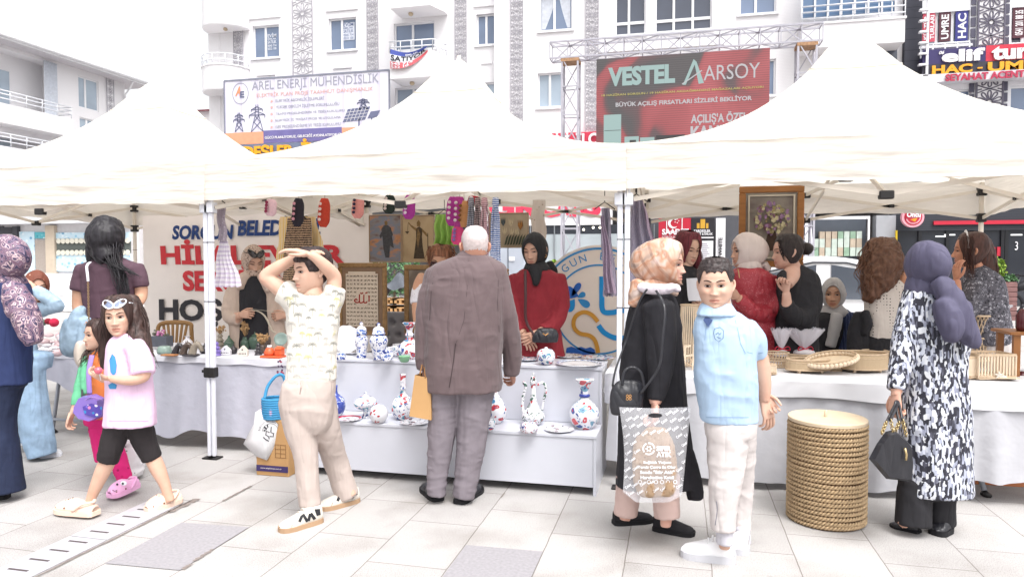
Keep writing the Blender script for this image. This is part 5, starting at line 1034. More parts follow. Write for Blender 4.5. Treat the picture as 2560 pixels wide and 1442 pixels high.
    def hood(s,name,mat,ow=.055,oh=.083,cz=-.014,pad=.016,back=.02,peak=0.,amp=.004,fr=(22,22,10),drape=(),wr=(.006,(10,10,14)),extra=None,seed=2):
        """headscarf: a shell round the skull with a face opening, joined by drapes over neck and shoulders"""
        na,nr=72,44;P=[];C=V(0,-.012,.0)
        for i in range(nr):
            for j in range(na):
                f=2*pi*j/na;ex,ez=ow*sin(f),cz+oh*cos(f);y0=float(head_surf(min(abs(ex),.07),ez))+.0035;rim=V(ex,y0,ez)-C
                if i<2:P.append(C+rim*(.93 if i==0 else 1.03)+V(0,(-.012 if i==0 else .006),0));continue
                t=(i-1)/(nr-2);d0=nrm(rim);th0=math.acos(max(-1,min(1,d0[1])));th=th0+(pi-th0)*t;h=nrm(V(d0[0],0,d0[2]));d=V(h[0]*sin(th),cos(th),h[2]*sin(th))
                A=V(.077+pad,.109+pad+(back if d[1]<0 else 0)*abs(d[1]),(.118 if d[2]>0 else .105)+pad);r=1/sqrt(((d/A)**2).sum());bl=min(1,t*11);r0=np.linalg.norm(rim)*1.03;r=r0*(1-bl)+r*bl if t<.1 else r
                r+=peak*exp(-(t/.16)**2)*max(0,d[2]);P.append(C+d*r)
        P=np.array(P);i,j=np.meshgrid(np.arange(nr-1),np.arange(na),indexing='ij');i=i.ravel();j=j.ravel();j2=(j+1)%na;F=np.column_stack([i*na+j,i*na+j2,(i+1)*na+j2,(i+1)*na+j]);Q=wrinkle(s.T(P),F,amp,fr,seed)
        mi=None
        if drape:
            mb=MB()
            for sp in drape:s.tube(mb,sp)
            P2,F2=remesh(mb,s.vox,2);P2=wrinkle(P2,F2,wr[0],wr[1],seed+4);F=np.concatenate([F,F2+len(Q)]);Q=np.concatenate([Q,P2])
        addfold(mat)
        return mk(name,Q,F,mat,s.root)
    def strands(s,name,guides,mat,n=60,r=.003,wave=.008,wf=14.,seed=1,parent=None):
        """locks of hair: guides are px polylines (px, py, spread px, depth offset)"""
        rr=np.random.RandomState(seed);mb=MB()
        for gd in guides:
            g=catmull(np.array([list(s.p(q[0],q[1],q[3]if len(q)>3 else 0))+[q[2]*s.k]for q in gd]),6);k=len(g)
            for _ in range(n):
                a,q=rr.uniform(0,2*pi),sqrt(rr.uniform(.2,1));ph=rr.uniform(0,6);ln=rr.randint(int(k*.7),k+1);t=np.linspace(0,ln/k,ln);sw=(1+.25*np.sin(t*5+ph))
                P=g[:ln,:3]+np.outer(g[:ln,3]*q*sw*cos(a),RT)+np.outer(g[:ln,3]*q*sw*sin(a)*.7,FW)+np.outer(wave*np.sin(t*wf+ph)*np.minimum(1,t*3),RT)+np.outer(wave*.6*np.cos(t*wf*.8+ph),FW);mb.tube(P,r*(1-.85*t**2),5,0)
        return mb.build(name,mat,parent or s.root)
    def hand(s,w,d,n,th=1,curl=.5,sc=1.,spread=.12,thumb=.6,curls=None):
        """wrist point, direction of the fingers, direction the palm faces, thumb side"""
        d=nrm(d);n=nrm(n-d*np.dot(n,d));sd=np.cross(d,n)*th;m=MB();w=np.asarray(w,float);L=sc*.095
        m.tube([w-d*.02*sc,w+d*.01*sc,w+d*.05*sc,w+d*.085*sc,w+d*.098*sc],np.array([.024,.027,.037,.040,.033])*sc,14,0,2,[.75,.65,.45,.36,.3],n)
        for i in range(4):
            b=w+d*(.088-.005*(i==3))*sc+sd*(.030-.020*i)*sc;cu=(curls[i]if curls else curl*(1+.12*i));P=[b-d*.012*sc,b];a=cu*.5;ln=(.040,.045,.042,.032)[i]*sc;dd=nrm(d+sd*spread*(1.2-.8*i))
            for q in(1.,.64,.5):P.append(P[-1]+(dd*cos(a)+n*sin(a))*ln*q);a+=cu*.85
            m.tube(P,np.array([.0095,.0095,.0088,.008,.0062])*sc*(.9 if i==3 else 1),8,0,3);m.ball(P[-1],.0062*sc,0,8,6)
        b=w+d*.028*sc+sd*.028*sc;e=nrm(d*.7+sd*thumb+n*.35);P=[b-e*.01*sc,b+e*.03*sc,b+e*.045*sc+d*.012*sc,b+e*.052*sc+d*.04*sc+n*curl*.012*sc];m.tube(P,np.array([.014,.0115,.010,.0072])*sc,8,0,3);m.ball(P[-1],.007*sc,0,8,6)
        vv=np.concatenate(m.v);o=0;q=[]
        for g in m.f:
            if len(g)<=4:q.append(list(g)+[g[-1]]*(4-len(g)))
            else:q+=[[g[0],g[i],g[i+1],g[min(i+2,len(g)-1)]]for i in range(1,len(g)-1,2)]
        s.extra.append((vv,np.array(q),None));return s
    def body(s,limbs=(),vox=None):
        mb=MB()
        for sp,q in s.inner:s.tube(mb,sp,q,16,3)
        for sp in limbs:s.tube(mb,sp,1.,18,5)
        P,F=remesh(mb,vox or s.vox,2);Ps,Fs,Ms,n=[P],[F],[np.zeros(len(F),int)],len(P)
        for p_,f_,m_ in s.extra:Ps.append(p_);Fs.append(f_+n);n+=len(p_);Ms.append(m_ if m_ is not None else np.zeros(len(f_),int))
        return mk('body',np.concatenate(Ps),np.concatenate(Fs),list(skin(s.sk)),s.root,np.concatenate(Ms))
    def shoe(s,heel,toe,w,h,mats,lift=0.,name='shoe',sole=.022,pitch=0.,style='sneaker',opening=True):
        """heel and toe: pixels of the sole on the ground"""
        A=onZ(*heel,lift);B=onZ(*toe,lift);L=np.linalg.norm(B-A);d=nrm(B-A);sd=np.cross(d,ZU);K=18;u2=ZU;t_=np.linspace(0,1,K)
        prof={'sneaker':((0,.40,.88),(.05,.62,1.0),(.2,.80,1.02),(.34,.84,.98),(.5,.90,.80),(.7,1.,.58),(.85,.93,.46),(.95,.68,.36),(1,.25,.2)),'clog':((0,.50,.5),(.05,.74,.62),(.25,.86,.60),(.45,.95,.92),(.6,1.05,.98),(.8,1.05,.80),(.93,.85,.58),(1,.4,.3)),'pump':((0,.4,.8),(.05,.6,.85),(.3,.7,.6),(.5,.85,.45),(.75,1,.42),(.92,.6,.3),(1,.15,.15))}[style]
        pa=np.array(prof);W_=np.interp(t_,pa[:,0],pa[:,1])*w/2;H_=np.interp(t_,pa[:,0],pa[:,2])*h;mb=MB();seg=20;vv=[]
        for t,w_,h_ in zip(t_,W_,H_):
            c=A+d*L*t+ZU*(pitch*(1-t))
            for j in range(seg):
                a=2*pi*j/seg;x=cos(a);y=sin(a);vv.append(c+sd*w_*np.sign(x)*abs(x)**.7+ZU*(sole*.6 if y<0 else sole*.6+h_*abs(y)**.85))
        f=[(i*seg+j,i*seg+(j+1)%seg,(i+1)*seg+(j+1)%seg,(i+1)*seg+j)for i in range(K-1)for j in range(seg)]+[list(range(seg)),[(K-1)*seg+j for j in range(seg)][::-1]];mb.add(vv,f,0,True);o=mb.build(name,mats[0],s.root)
        mb=MB();vv=[]
        for z in(0,sole):
            for t,w_ in zip(t_,W_):vv+=[A+d*(L*(t*1.03-.015))+ZU*(pitch*(1-t)+z)+sd*(w_+.004)*g for g in(-1,1)]
        f=[];M=2*K
        for i in range(K-1):a=2*i;f+=[(a,a+1,a+3,a+2),(M+a,M+a+2,M+a+3,M+a+1),(a,a+2,M+a+2,M+a),(a+1,M+a+1,M+a+3,a+3)]
        f+=[(0,M,M+1,1),(M-2,M-1,2*M-1,2*M-2)];mb.add(vv,f,0);mb.build('sole',mats[1],o);s.A,s.B,s.sd,s.L=A,B,sd,L;return o
    def strap(s,name,pts,w,mat,parent=None,th=.003,sub=6):
        P=catmull(np.array([s.p(*q)for q in pts]),sub);mb=MB();mb.tube(P,w*s.k/2,10,0,1,.35,FW);return mb.build(name,mat,parent or s.root)
def addfold(m):
    """fine creases in the cloth's surface, on top of its weave"""
    if m.get('fold')or not m.node_tree:return
    m['fold']=1;n,l=m.node_tree.nodes,m.node_tree.links;b=n.get('Principled BSDF')
    if not b:return
    t=N(n,'ShaderNodeTexNoise');t.inputs['Scale'].default_value=9;t.inputs['Detail'].default_value=2;t.inputs['Distortion'].default_value=.5;l.new(coords(n,l,(1,1,.22),rot=(.15,.45,0)),t.inputs['Vector']);r=ramp(n,l,t.outputs[0],[(.25,(1,1,1,1)),(.5,(.2,.2,.2,1)),(.75,(1,1,1,1))])
    bp=n.new('ShaderNodeBump');bp.inputs['Strength'].default_value=.5;bp.inputs['Distance'].default_value=.022;l.new(r,bp.inputs['Height'])
    if b.inputs['Normal'].links:l.new(b.inputs['Normal'].links[0].from_socket,bp.inputs['Normal'])
    l.new(bp.outputs[0],b.inputs['Normal'])
def ray_cast(o,org,d):
    ok,loc,nn,_=o.ray_cast((org-wloc(o)).tolist(),d.tolist());return(V(*loc)+wloc(o),V(*nn))if ok else(None,None)
def print_on(s,o,name,polys,mats,proud=.0025,parent=None,axis=None):
    """motifs printed on a garment: polygons [(list of px points, material index)] laid onto its surface"""
    mb=MB()
    for pts,mi in polys:
        Q=[]
        for a,b in pts:
            d=ray(a,b);h,n=ray_cast(o,CAM,nrm(d))
            if h is None:break
            Q.append(h-nrm(d)*proud)
        if len(Q)==len(pts)and len(Q)>2:
            Q=np.array(Q)
            if np.ptp(np.linalg.norm(Q-CAM,axis=1))<.12:mb.add(Q,[list(range(len(Q)))],mi)
    if mb.n:return mb.build(name,mats,parent or o)
def stroke(pts,w):
    P=np.asarray(pts,float);T=np.gradient(P,axis=0);T/=np.maximum(np.linalg.norm(T,axis=1),1e-6)[:,None];n=np.column_stack([-T[:,1],T[:,0]])*w/2
    return[[tuple(P[i]+n[i]),tuple(P[i+1]+n[i+1]),tuple(P[i+1]-n[i+1]),tuple(P[i]-n[i])]for i in range(len(P)-1)]
def text_px(t,x,y,w,h,off=0.,rot=0.):
    vv,ff=text_mesh(t,off);mx=vv[:,:2].max(0);c,s_=cos(rot),sin(rot);X=vv[:,0]/mx[0]*w;Y=vv[:,1]/max(mx[1],1e-6)*h;return[[(x+X[i]*c+Y[i]*s_,y-Y[i]*c+X[i]*s_)for i in q]for q in ff]
# ---------------------------------------------------------------- the man in the brown jacket, seen from behind
brown_j=pm('brown wool cloth','#6a5a5c',.85,.08,9,500,.25,g=1.25,sheen=.15);grey_t=pm('grey brown suiting','#857d84',.85,.06,9,500,.2,g=1.2);blk=pm('black leather','#2a2a30',.35,.12,30,120,.15,spec=.5);rub=pm('black rubber','#1e1e22',.7,.1)
F=Fig('elderly man in a brown suit jacket and grey trousers seen from behind at the counter',4.3,1150,1245,'#d9a590',.008)
F.head(1187,617,97,186,16,0,eyes=0,facial=False,w=1.06)
F.cap('hair',lambda a:.085 if a<.8 else(.02 if a<1.9 else-.045),pm('white short hair','#d8cac8',.9,.12,60,300,.5,g=1.35),.006,.002,(60,60,40),.1)
jk=F.cloth('jacket',[[(1183,636,28,.0,.9),(1179,650,62,0,.6),(1170,672,96,0,.55),(1163,730,103,0,.6),(1160,800,100,0,.66),(1158,870,97,0,.68),(1158,930,97,0,.7),(1159,974,96,0,.7)],
 [(1092,684,29),(1073,750,28),(1063,830,25),(1060,880,22),(1062,922,19)],[(1240,688,29),(1258,760,28),(1272,830,27,.04),(1281,890,23,.08),(1279,934,19,.1)]],brown_j,(.006,(5,5,7)))
F.cloth('collar',[[(1183,628,31,.0,.9),(1180,640,40,0,.8),(1177,648,44,0,.7)]],brown_j,None,inner=0)
print_on(F,jk,'back_vent',[(q,0)for q in stroke([(1139,858),(1134,900),(1128,940),(1123,968)],2.2)]+[(q,0)for q in stroke([(1172,650),(1168,720),(1160,800),(1141,856)],.8)]+[(q,0)for q in stroke([(1085,690),(1078,730),(1074,800)],1.)]+[(q,0)for q in stroke([(1246,700),(1244,760),(1248,830)],1.)],pm('jacket seam','#423638',.9,0,bstr=0))
F.cloth('trousers',[[(1155,940,84,0,.7),(1153,975,84,0,.7)],[(1110,950,46),(1107,1040,37),(1100,1120,31),(1094,1180,26),(1091,1236,24)],[(1192,950,48),(1184,1040,41),(1178,1110,36),(1168,1180,31),(1159,1239,28)]],grey_t,(.0055,(6,6,15)))
F.shoe((1096,1253),(1066,1219),.12,.085,[blk,rub]);F.shoe((1146,1260),(1196,1222),.12,.085,[blk,rub])
F.hand(F.p(1064,915),cf(-.1,-1,.1),cf(1,0,-.2),-1,1.2,1.05);F.hand(F.p(1279,930,.1),cf(.15,-.6,-.9),cf(-1,0,0),1,1.,1.05)
F.body([[(1187,640,26,.02),(1184,670,30,.01)],[(1279,910,13,.09),(1279,936,12,.1)],[(1062,900,13),(1063,926,12)]])
# ---------------------------------------------------------------- boy in the palm shirt, hands on his head
def quads(l):return[(q,0)for q in l]
F=Fig('boy in a white palm print shirt walking with both hands on his head',4.0,790,1285,'#f3cdb9',.0075)
palm_w=pm('ivory cotton','#f3eee4',.85,.03,8,500,.15,g=1.35);sand=pm('pale sand twill','#d8c8c0',.85,.05,8,500,.15,g=1.45)
F.head(779,677,108,-62,4,0,eyes=1,lids=.7)
boyhair=hairm('dark brown hair','#382b2b')
F.cap('hair',lambda a:.052 if a<.75 else(.052-.055*min(1,(a-.75)/.3)if a<1.6 else(.0-.07*min(1,(a-1.5)/.6))),boyhair,.014,.006,(45,45,18),.3,top=.004)
sh=F.cloth('shirt',[[(781,738,22,0,.9),(780,748,48,0,.7),(780,765,64,0,.6),(783,800,64,0,.62),(781,850,62,0,.62),(779,900,61,0,.64),(778,949,62,0,.66)],
 [(750,764,34),(726,740,33),(706,728,30)],[(818,768,32),(832,745,29),(840,720,25)]],palm_w,(.006,(7,7,9)))
def palm(x,y,s,m):
    o=[(q,m)for q in stroke([(x,y),(x+s*.06,y+s*.5),(x+s*.02,y+s)],1.1)]
    for a in(-2.9,-2.3,-1.6,-.9,-.25,.25,2.9):o+=[(q,m)for q in stroke([(x,y),(x+s*.3*cos(a),y+s*.3*sin(a)),(x+s*.5*cos(a),y+s*.42*sin(a)+s*.14)],1.4)]
    return o
rr=random.Random(5);pol=[]
for i in range(9):
    for j in range(6):pol+=palm(722+j*25+(i%2)*12+rr.uniform(-8,8),742+i*24+rr.uniform(-9,9),rr.uniform(13,25),rr.choice([0,0,1,1,2]))
for x,y in((705,716),(718,745),(737,738),(850,735),(838,728)):pol+=palm(x,y,18,0)
print_on(F,sh,'palm_print',pol,[pm('print grey green','#a3a39c',.9,0,bstr=0),pm('print pale grey','#ccc8c2',.9,0,bstr=0),pm('print pale yellow','#e4dca0',.9,0,bstr=0)])
print_on(F,sh,'hem_seam',quads(stroke([(722+12*i,943+.4*i)for i in range(10)],1.2)),pm('seam cream','#cfc8bc',.9,0),.003)
F.cloth('trousers',[[(777,940,58,0,.7),(772,965,66,0,.72),(768,1000,66,0,.74),(770,1030,62,0,.74),(778,1060,48,0,.74),(783,1082,30,0,.74)],[(742,1000,44),(750,1060,41),(763,1130,31),(768,1190,28),(774,1250,26),(775,1262,26)],[(796,1000,42,.05),(812,1070,37,.1),(832,1130,31,.2),(848,1180,29,.25),(868,1238,28,.28)]],sand,(.0035,(6,6,9)))
F.cloth('waistband',[[(777,945,60,0,.7),(776,956,63,0,.71)]],sand,(.002,(60,60,2)),inner=0);F.strap('drawstring',[(752,956,-.26),(753,966,-.29),(751,978,-.285),(750,985,-.285)],3.5,pm('cord beige','#b8a8a0',.9))
snk=pm('ivory suede sneaker','#ddd6cc',.8,.08,20,300,.2,g=1.2);gum=pm('gum sole','#bd9c7c',.7,.06);dkp=pm('sneaker black patch','#2c2c30',.7,.1)
for hl,te,l,o in(((803,1302),(699,1330),0,(-1)),((895,1252),(800,1275),.0,1)):
    so=F.shoe(hl,te,.098,.085,[snk,gum],l,sole=.026);x,y=(hl[0]*.62+te[0]*.38)+4,(hl[1]*.6+te[1]*.4)-23
    print_on(F,so,'side_stripe',quads(stroke([(x-19,y+13),(x-15,y+4),(x-11,y-5)],7)+stroke([(x-10,y-6),(x-4,y+4),(x+1,y+13)],7)+stroke([(x+4,y+11),(x+6,y+2),(x+8,y-7)],7)+stroke([(x+9,y-8),(x+15,y),(x+20,y+7)],8)),dkp,.004)
    print_on(F,so,'heel_patch',[([(hl[0]-17,hl[1]-30),(hl[0]-3,hl[1]-31),(hl[0]-1,hl[1]-16),(hl[0]-11,hl[1]-13)],0)],dkp,.004)
    print_on(F,so,'toe_cap',[([(te[0]+2,te[1]-8),(te[0]+14,te[1]-22),(te[0]+34,te[1]-20),(te[0]+26,te[1]-6)],0)],pm('toe suede','#b9ada0',.9,.1),.004)
    m=MB()
    for k in range(4):c=F.A+(F.B-F.A)*(.44+.09*k)+ZU*(.085-.013*k);m.tube([c-F.sd*.026,c+ZU*.014,c+F.sd*.026],.005,6,0,3)
    m.build('lace',snk,so)
F.hand(F.p(742,643,-.02),cf(.75,.28,.15),cf(.1,-1,-.1),-1,.35,.95);F.hand(F.p(776,637,-.1),cf(-.85,.25,.1),cf(-.1,-1,-.1),1,.35,.95)
F.body([[(782,712,25,.02),(781,742,27)],[(718,735,21),(680,706,19),(664,692,17),(690,672,17),(722,654,14),(745,641,12,-.02)],[(830,752,22),(834,720,19),(835,692,18),(815,668,16.5,-.05),(790,645,13,-.09),(774,635,11.5,-.1)],[(776,1240,14),(786,1285,13)],[(866,1210,14,.25),(880,1238,13,.25)]])
# ---------------------------------------------------------------- girl in the pink T-shirt
F=Fig('girl in a pink T-shirt and black capri leggings walking with a lollipop',4.12,310,1275,'#f3cbb6',.0075)
F.head(297,790,99,-14,2,4,lids=.8,gaze=.4)
brh=hairm('dark brown long hair','#46332f')
F.cap('hair',lambda a:.088 if a<.4 else(.088-.17*min(1,(a-.4)/.75)),brh,.014,.004,(40,40,12),.55)
hr=F.cloth('long_hair',[[(318,752,26,.07),(332,790,29,.06),(340,830,28,.05),(352,870,26,.0),(366,905,17,-.02)],[(272,770,15,.08),(266,820,15,.08),(263,870,13,.09),(262,920,9,.1)]],brh,(.007,(40,40,7)),inner=0)
F.strands('hair_lock',[[(322,745,24,.05),(338,790,30,.04),(346,840,31,.02),(358,885,28,-.04),(380,925,16,-.05)]],brh,60,.0028,.01,10,3);F.strands('hair_lock',[[(276,760,14,.06),(266,810,17,.06),(263,870,17,.08),(260,935,9,.1)]],brh,30,.0026,.008,10,4)
pink=pm('pink jersey','#eccbe6',.85,.04,6,500,.15,g=1.2);blackj=pm('black leggings','#2b2628',.8,.1,9,400,.15,g=1.15)
sh=F.cloth('tshirt',[[(312,838,22,0,.9),(314,850,36,0,.75),(318,868,47,0,.68),(320,900,51,0,.68),(322,950,55,0,.7),(325,1000,58,0,.72),(326,1062,61,0,.74)],[(338,866,27,-.03),(352,900,29,-.06),(357,934,28,-.08)]],pink,(.006,(7,7,6)))
print_on(F,sh,'shirt_print',[([(273,900),(280,884),(288,892),(292,912),(290,930),(284,940),(276,930)],0),([(276,896),(281,888),(285,896),(281,906)],1),([(270,962),(282,955),(292,962),(290,972),(274,972)],0)],[pm('print sky blue','#4c9fd8',.8,0,bstr=0),pm('print navy','#2c4a78',.8,0,bstr=0)])
print_on(F,sh,'hem_seam',quads(stroke([(272+11*i,1052)for i in range(10)],1.2)+stroke([(331,923),(345,927),(360,928),(374,926)],1.2)),pm('seam pink','#cfa4c8',.9,0),.003)
F.cloth('capri_leggings',[[(326,1030,52,0,.75),(326,1066,54,0,.72)],[(300,1050,32),(284,1100,29),(268,1151,25)],[(346,1055,33,.03),(362,1105,28,.06),(380,1144,23,.08)]],blackj,(.004,(9,9,14)))
clm=pm('peach clog foam','#f2d6c4',.6,.03,g=1.2);hole=pm('clog hole','#8a6050',.9,0,bstr=0)
def clog(hl,te,lift,mat,pit=0.):
    so=F.shoe(hl,te,.105,.07,[mat,mat],lift,'clog',.026,pit,'clog');m=MB();c=F.A+(F.B-F.A)*.42+ZU*.03;m.tube([c-F.sd*.05,c-F.sd*.04+(F.A-F.B)*.22+ZU*.045,c+(F.A-F.B)*.36+ZU*.05,c+F.sd*.04+(F.A-F.B)*.22+ZU*.045,c+F.sd*.05],.0075,8,0,4);m.build('heel_strap',mat,so)
    m=MB()
    for k in range(4):
        q=F.A+(F.B-F.A)*(.62+.09*k)
        for sg in(-1,1):m.ball(q+F.sd*sg*(.050-.004*k)+ZU*(.044-.002*k),(.007,.007,.006),0,8,6)
    for k in range(6):q=F.A+(F.B-F.A)*(.66+.07*(k%3))+F.sd*(-.014 if k<3 else .014)+ZU*(.083-.008*(k%3));m.ball(q,(.004,.004,.003),0,8,6)
    m.build('vent_hole',hole,so);return so
clog((240,1289),(146,1276),.012,clm,.004);clog((450,1256),(366,1281),0,clm,.012)
F.hand(F.p(278,946,-.12),cf(-.95,.1,.1),cf(.1,.9,-.3),-1,.9,.85);F.hand(F.p(290,952,-.02),cf(-.9,.05,.1),cf(0,.8,-.2),1,.7,.85)
F.body([[(306,820,17,.02),(310,846,19)],[(357,925,17,-.08),(358,940,16,-.09),(330,950,13.5,-.12),(300,949,11.5,-.12),(276,946,9.5,-.12)],[(275,1140,20),(258,1175,19),(240,1215,15),(226,1250,11.5),(222,1268,12)],[(376,1132,19,.08),(394,1170,18.5,.08),(410,1205,14,.08),(421,1238,11.5,.08),(425,1252,12,.08)]])
wf=pm('white plastic frame','#eef0f8',.3,.02,g=1.2);lens=glass('blue grey lens','#7c88a4',.1)
def shades(s,z,tilt,frame,lens_,w=.062,half=.026,nm_='sunglasses',lab='white',y=.012):
    t=thing(nm_,lab,'sunglasses',s.T([[0,.09,z]])[0]);m=MB();l_=MB()
    for sg in(-1,1):
        pts=[V(sg*.031+.029*cos(a)*(1 if abs(cos(a))<.8 else 1.05),head_surf(min(.06,abs(sg*.031+.026*cos(a))),min(.10,z+.019*sin(a)))+y,z+.020*sin(a)+tilt*.01*cos(a)*sg)for a in np.linspace(0,2*pi,26)];m.tube(s.T(pts),.0042*s.hs/1.,8);c=V(sg*.031,head_surf(.031,z)+y-.001,z);l_.add(s.T([c]+[c+(q-c)*.93 for q in pts]),[(0,i,i+1)for i in range(1,26)])
        m.tube(s.T([V(sg*.060,head_surf(.058,min(z,.1))+y,z),V(sg*.078,.03,z-.004),V(sg*.080,-.03,z-.012)]),.0035,6,0,4)
    m.build('frame',frame,t);l_.build('lens',lens_,t);return t
shades(F,.079,1,wf,lens,lab='white framed sunglasses pushed up on the hair of the girl in pink',y=.016)
t=thing('lollipop','pink lollipop on a white stick held by the girl in pink','lollipop',F.p(247,940,-.2));m=MB();m.ball(F.p(246,926,-.2),.021);m.build('candy',pm('pink candy','#e06a80',.2,.1,spec=.6),t);m=MB();m.tube([F.p(247,928,-.2),F.p(252,950,-.17)],.0022,6);m.build('stick',wf,t)
# ---------------------------------------------------------------- small girl behind her
F=Fig('small girl in an orange top and green sleeves walking behind the girl in pink',4.5,290,1225,'#f2ccb8',.0075);F.head(246,836,76,-68,0,0,lids=.9,nose=.8)
F.cap('hair',lambda a:.072 if a<.6 else .072-.155*min(1,(a-.6)/.8),brh,.012,.004,(40,40,12),.6);F.cloth('long_hair',[[(256,822,26,.05),(250,860,25,.05),(232,890,20,.0),(215,915,12,-.03)]],brh,(.006,(40,40,9)),inner=0);F.strands('hair_lock',[[(258,815,24,.03),(254,855,27,.02),(232,890,25,-.04),(208,920,12,-.06)]],brh,50,.0026,.008,10,8)
org=pm('orange jersey','#ef8a4c',.85,.06,8,400,.15);grn=pm('green sweatshirt','#6fc296',.85,.06,8,400,.2);hot=cells('hot pink leggings','#dc2c7c',['#a01c58','#c42468'],26,.22,.85,keep=.5);lil=pm('lilac lining','#a88cd0',.8,.05)
F.cloth('top',[[(244,876,14,0,.9),(243,890,28,0,.75),(244,930,34,0,.75),(246,980,36,0,.75),(248,1045,36,0,.75)]],org,(.004,(9,9,8)));F.cloth('jacket',[[(222,900,15,.02),(212,940,18,0),(202,980,16,-.04),(190,1015,13,-.08)],[(222,892,13,-.02),(214,940,12,-.06),(216,985,10,-.08)]],grn,(.004,(9,9,14)))
F.strap('jacket_lining',[(230,888,-.1),(222,930,-.13),(224,985,-.13)],13,lil,th=.004)
F.cloth('trousers',[[(248,1030,34,0,.75),(250,1060,36,0,.75)],[(244,1050,22),(248,1100,19),(256,1150,16)],[(264,1055,24),(286,1120,21),(303,1170,19),(312,1196,18)]],hot,(.004,(9,9,16)))
F.hand(F.p(183,1026,-.09),cf(-.35,-1,.1),cf(1,0,0),1,.7,.75);F.body([[(246,858,14,.02),(245,880,15)],[(188,1018,9,-.08),(182,1030,8,-.09)],[(310,1180,9),(318,1206,9)]])
pkc=pm('pink clog foam','#eeb4dc',.6,.03,g=1.15);so=clog((343,1222),(274,1244),.02,pkc,.02);print_on(F,so,'clog_face',[([(292+8*cos(a),1209+6*sin(a))for a in np.linspace(0,6.28,14)[:-1]],0),([(309+8*cos(a),1207+6*sin(a))for a in np.linspace(0,6.28,14)[:-1]],0)],wf,.006);print_on(F,so,'clog_pupil',[([(293+3*cos(a),1210+3*sin(a))for a in np.linspace(0,6.28,10)[:-1]],0),([(307+3*cos(a),1208+3*sin(a))for a in np.linspace(0,6.28,10)[:-1]],0)]+quads(stroke([(281,1224),(287,1227),(293,1224)],1.5)),blk,.009)
pb=thing('waist_bag','purple child belt bag with a printed panel at the side of the small girl','bag',F.p(229,1049,-.16));pur=pm('purple vinyl','#8d74c8',.3,.06,8,100,.05,spec=.5)
m=MB();P4=[F.p(a,b,-.14)for a,b in((199,1012),(212,988),(240,984),(262,994),(260,1040),(240,1049),(212,1042),(198,1026))];k=8;m.add(P4+[q-FH*.07+(np.mean(P4,0)-q)*.08 for q in P4],[list(range(8))[::-1],list(range(8,16))]+[(i,(i+1)%8,(i+1)%8+8,i+8)for i in range(8)]);ob=m.build('bag_body',pur,pb)
m=MB();P4=[F.p(a,b,-.216)for a,b in((206,1016),(228,1008),(255,1016),(254,1036),(236,1043),(212,1036))];m.add(P4,[list(range(6))]);m.build('printed_panel',cells('bag print','#5a4ca8',['#3a8cc8','#d888c0','#7c6cd0','#e8e0f4'],40,.4,.3),pb);m=MB();m.tube([F.p(203,1008,-.2),(F.p(228,992,-.215)),F.p(258,1000,-.2)],.003,6,0,4);m.build('zip',lil,pb);m=MB();m.tube([F.p(205,1003,-.14),F.p(206,975,-.1),F.p(212,930,-.06)],.006,6,0,4);m.build('strap',pm('grey webbing','#4a484e',.8),pb)
# ---------------------------------------------------------------- three women at the left table
SK1='#f0c6b0'
def swirls(name,bgc,lines,cols,scale):
    """paisley like swirls: rings inside warped cells"""
    m,n,l,b=newmat(name);v=coords(n,l);nz=N(n,'ShaderNodeTexNoise');nz.inputs['Scale'].default_value=scale*.5;l.new(v,nz.inputs['Vector']);mm=n.new('ShaderNodeMix');mm.data_type='VECTOR';mm.inputs[0].default_value=.12;l.new(v,mm.inputs[4]);l.new(nz.outputs['Color'],mm.inputs[5])
    vo=N(n,'ShaderNodeTexVoronoi');vo.inputs['Scale'].default_value=scale;l.new(mm.outputs[1],vo.inputs['Vector']);sp=n.new('ShaderNodeSeparateColor');l.new(vo.outputs['Color'],sp.inputs[0])
    st=[(0,cols[0]),(.14,bgc),(.2,cols[1]),(.3,bgc),(.36,cols[0]),(.46,lines),(.5,bgc),(.56,cols[2]),(.66,bgc),(.72,cols[1]),(.85,bgc)];l.new(ramp(n,l,vo.outputs['Distance'],[(p,col(c))for p,c in st],'CONSTANT'),b.inputs['Base Color']);b.inputs['Roughness'].default_value=.6;return m
pais=swirls('paisley satin','#927a90','#302c46',['#d8bcc0','#3c3858','#7c5c70'],24);navy=pm('navy linen','#28355f',.8,.08,12,350,.25,g=1.15);dnav=pm('dark navy denim','#212a44',.85,.12,14,400,.25,g=1.15)
F=Fig('woman in a paisley headscarf, navy tunic and dark flared jeans at the left edge',4.35,5,1240,SK1);F.head(14,648,108,-150,8,0,eyes=0,facial=False)
F.hood('headscarf',pais,pad=.018,back=.03,amp=.006,drape=[[(22,690,34,0,.9),(24,712,40,0,.85),(26,735,46,0,.7)],[(38,722,22,-.14),(58,770,30,-.15),(72,815,30,-.15),(88,856,20,-.14)],[(30,715,20,-.15),(36,750,25,-.17),(48,782,26,-.17)]],wr=(.010,(9,9,16)))
F.cloth('tunic',[[(8,690,30,0,.9),(10,712,56,0,.7),(8,745,66,0,.6),(5,800,68,0,.62),(2,880,70,0,.65),(-2,958,74,0,.65)],[(-50,740,30),(-62,820,27),(-66,900,22)]],navy,(.005,(8,8,5)));F.cloth('jeans',[[(0,930,62,0,.7),(0,965,60,0,.7)],[(10,960,44),(4,1040,32),(8,1130,36),(14,1226,42)],[(-40,960,40),(-60,1100,34),(-64,1230,40)]],dnav,(.004,(9,9,8)));F.shoe((22,1244),(-60,1248),.1,.07,[blk,rub]);F.body([[(14,690,25),(10,715,28)]])
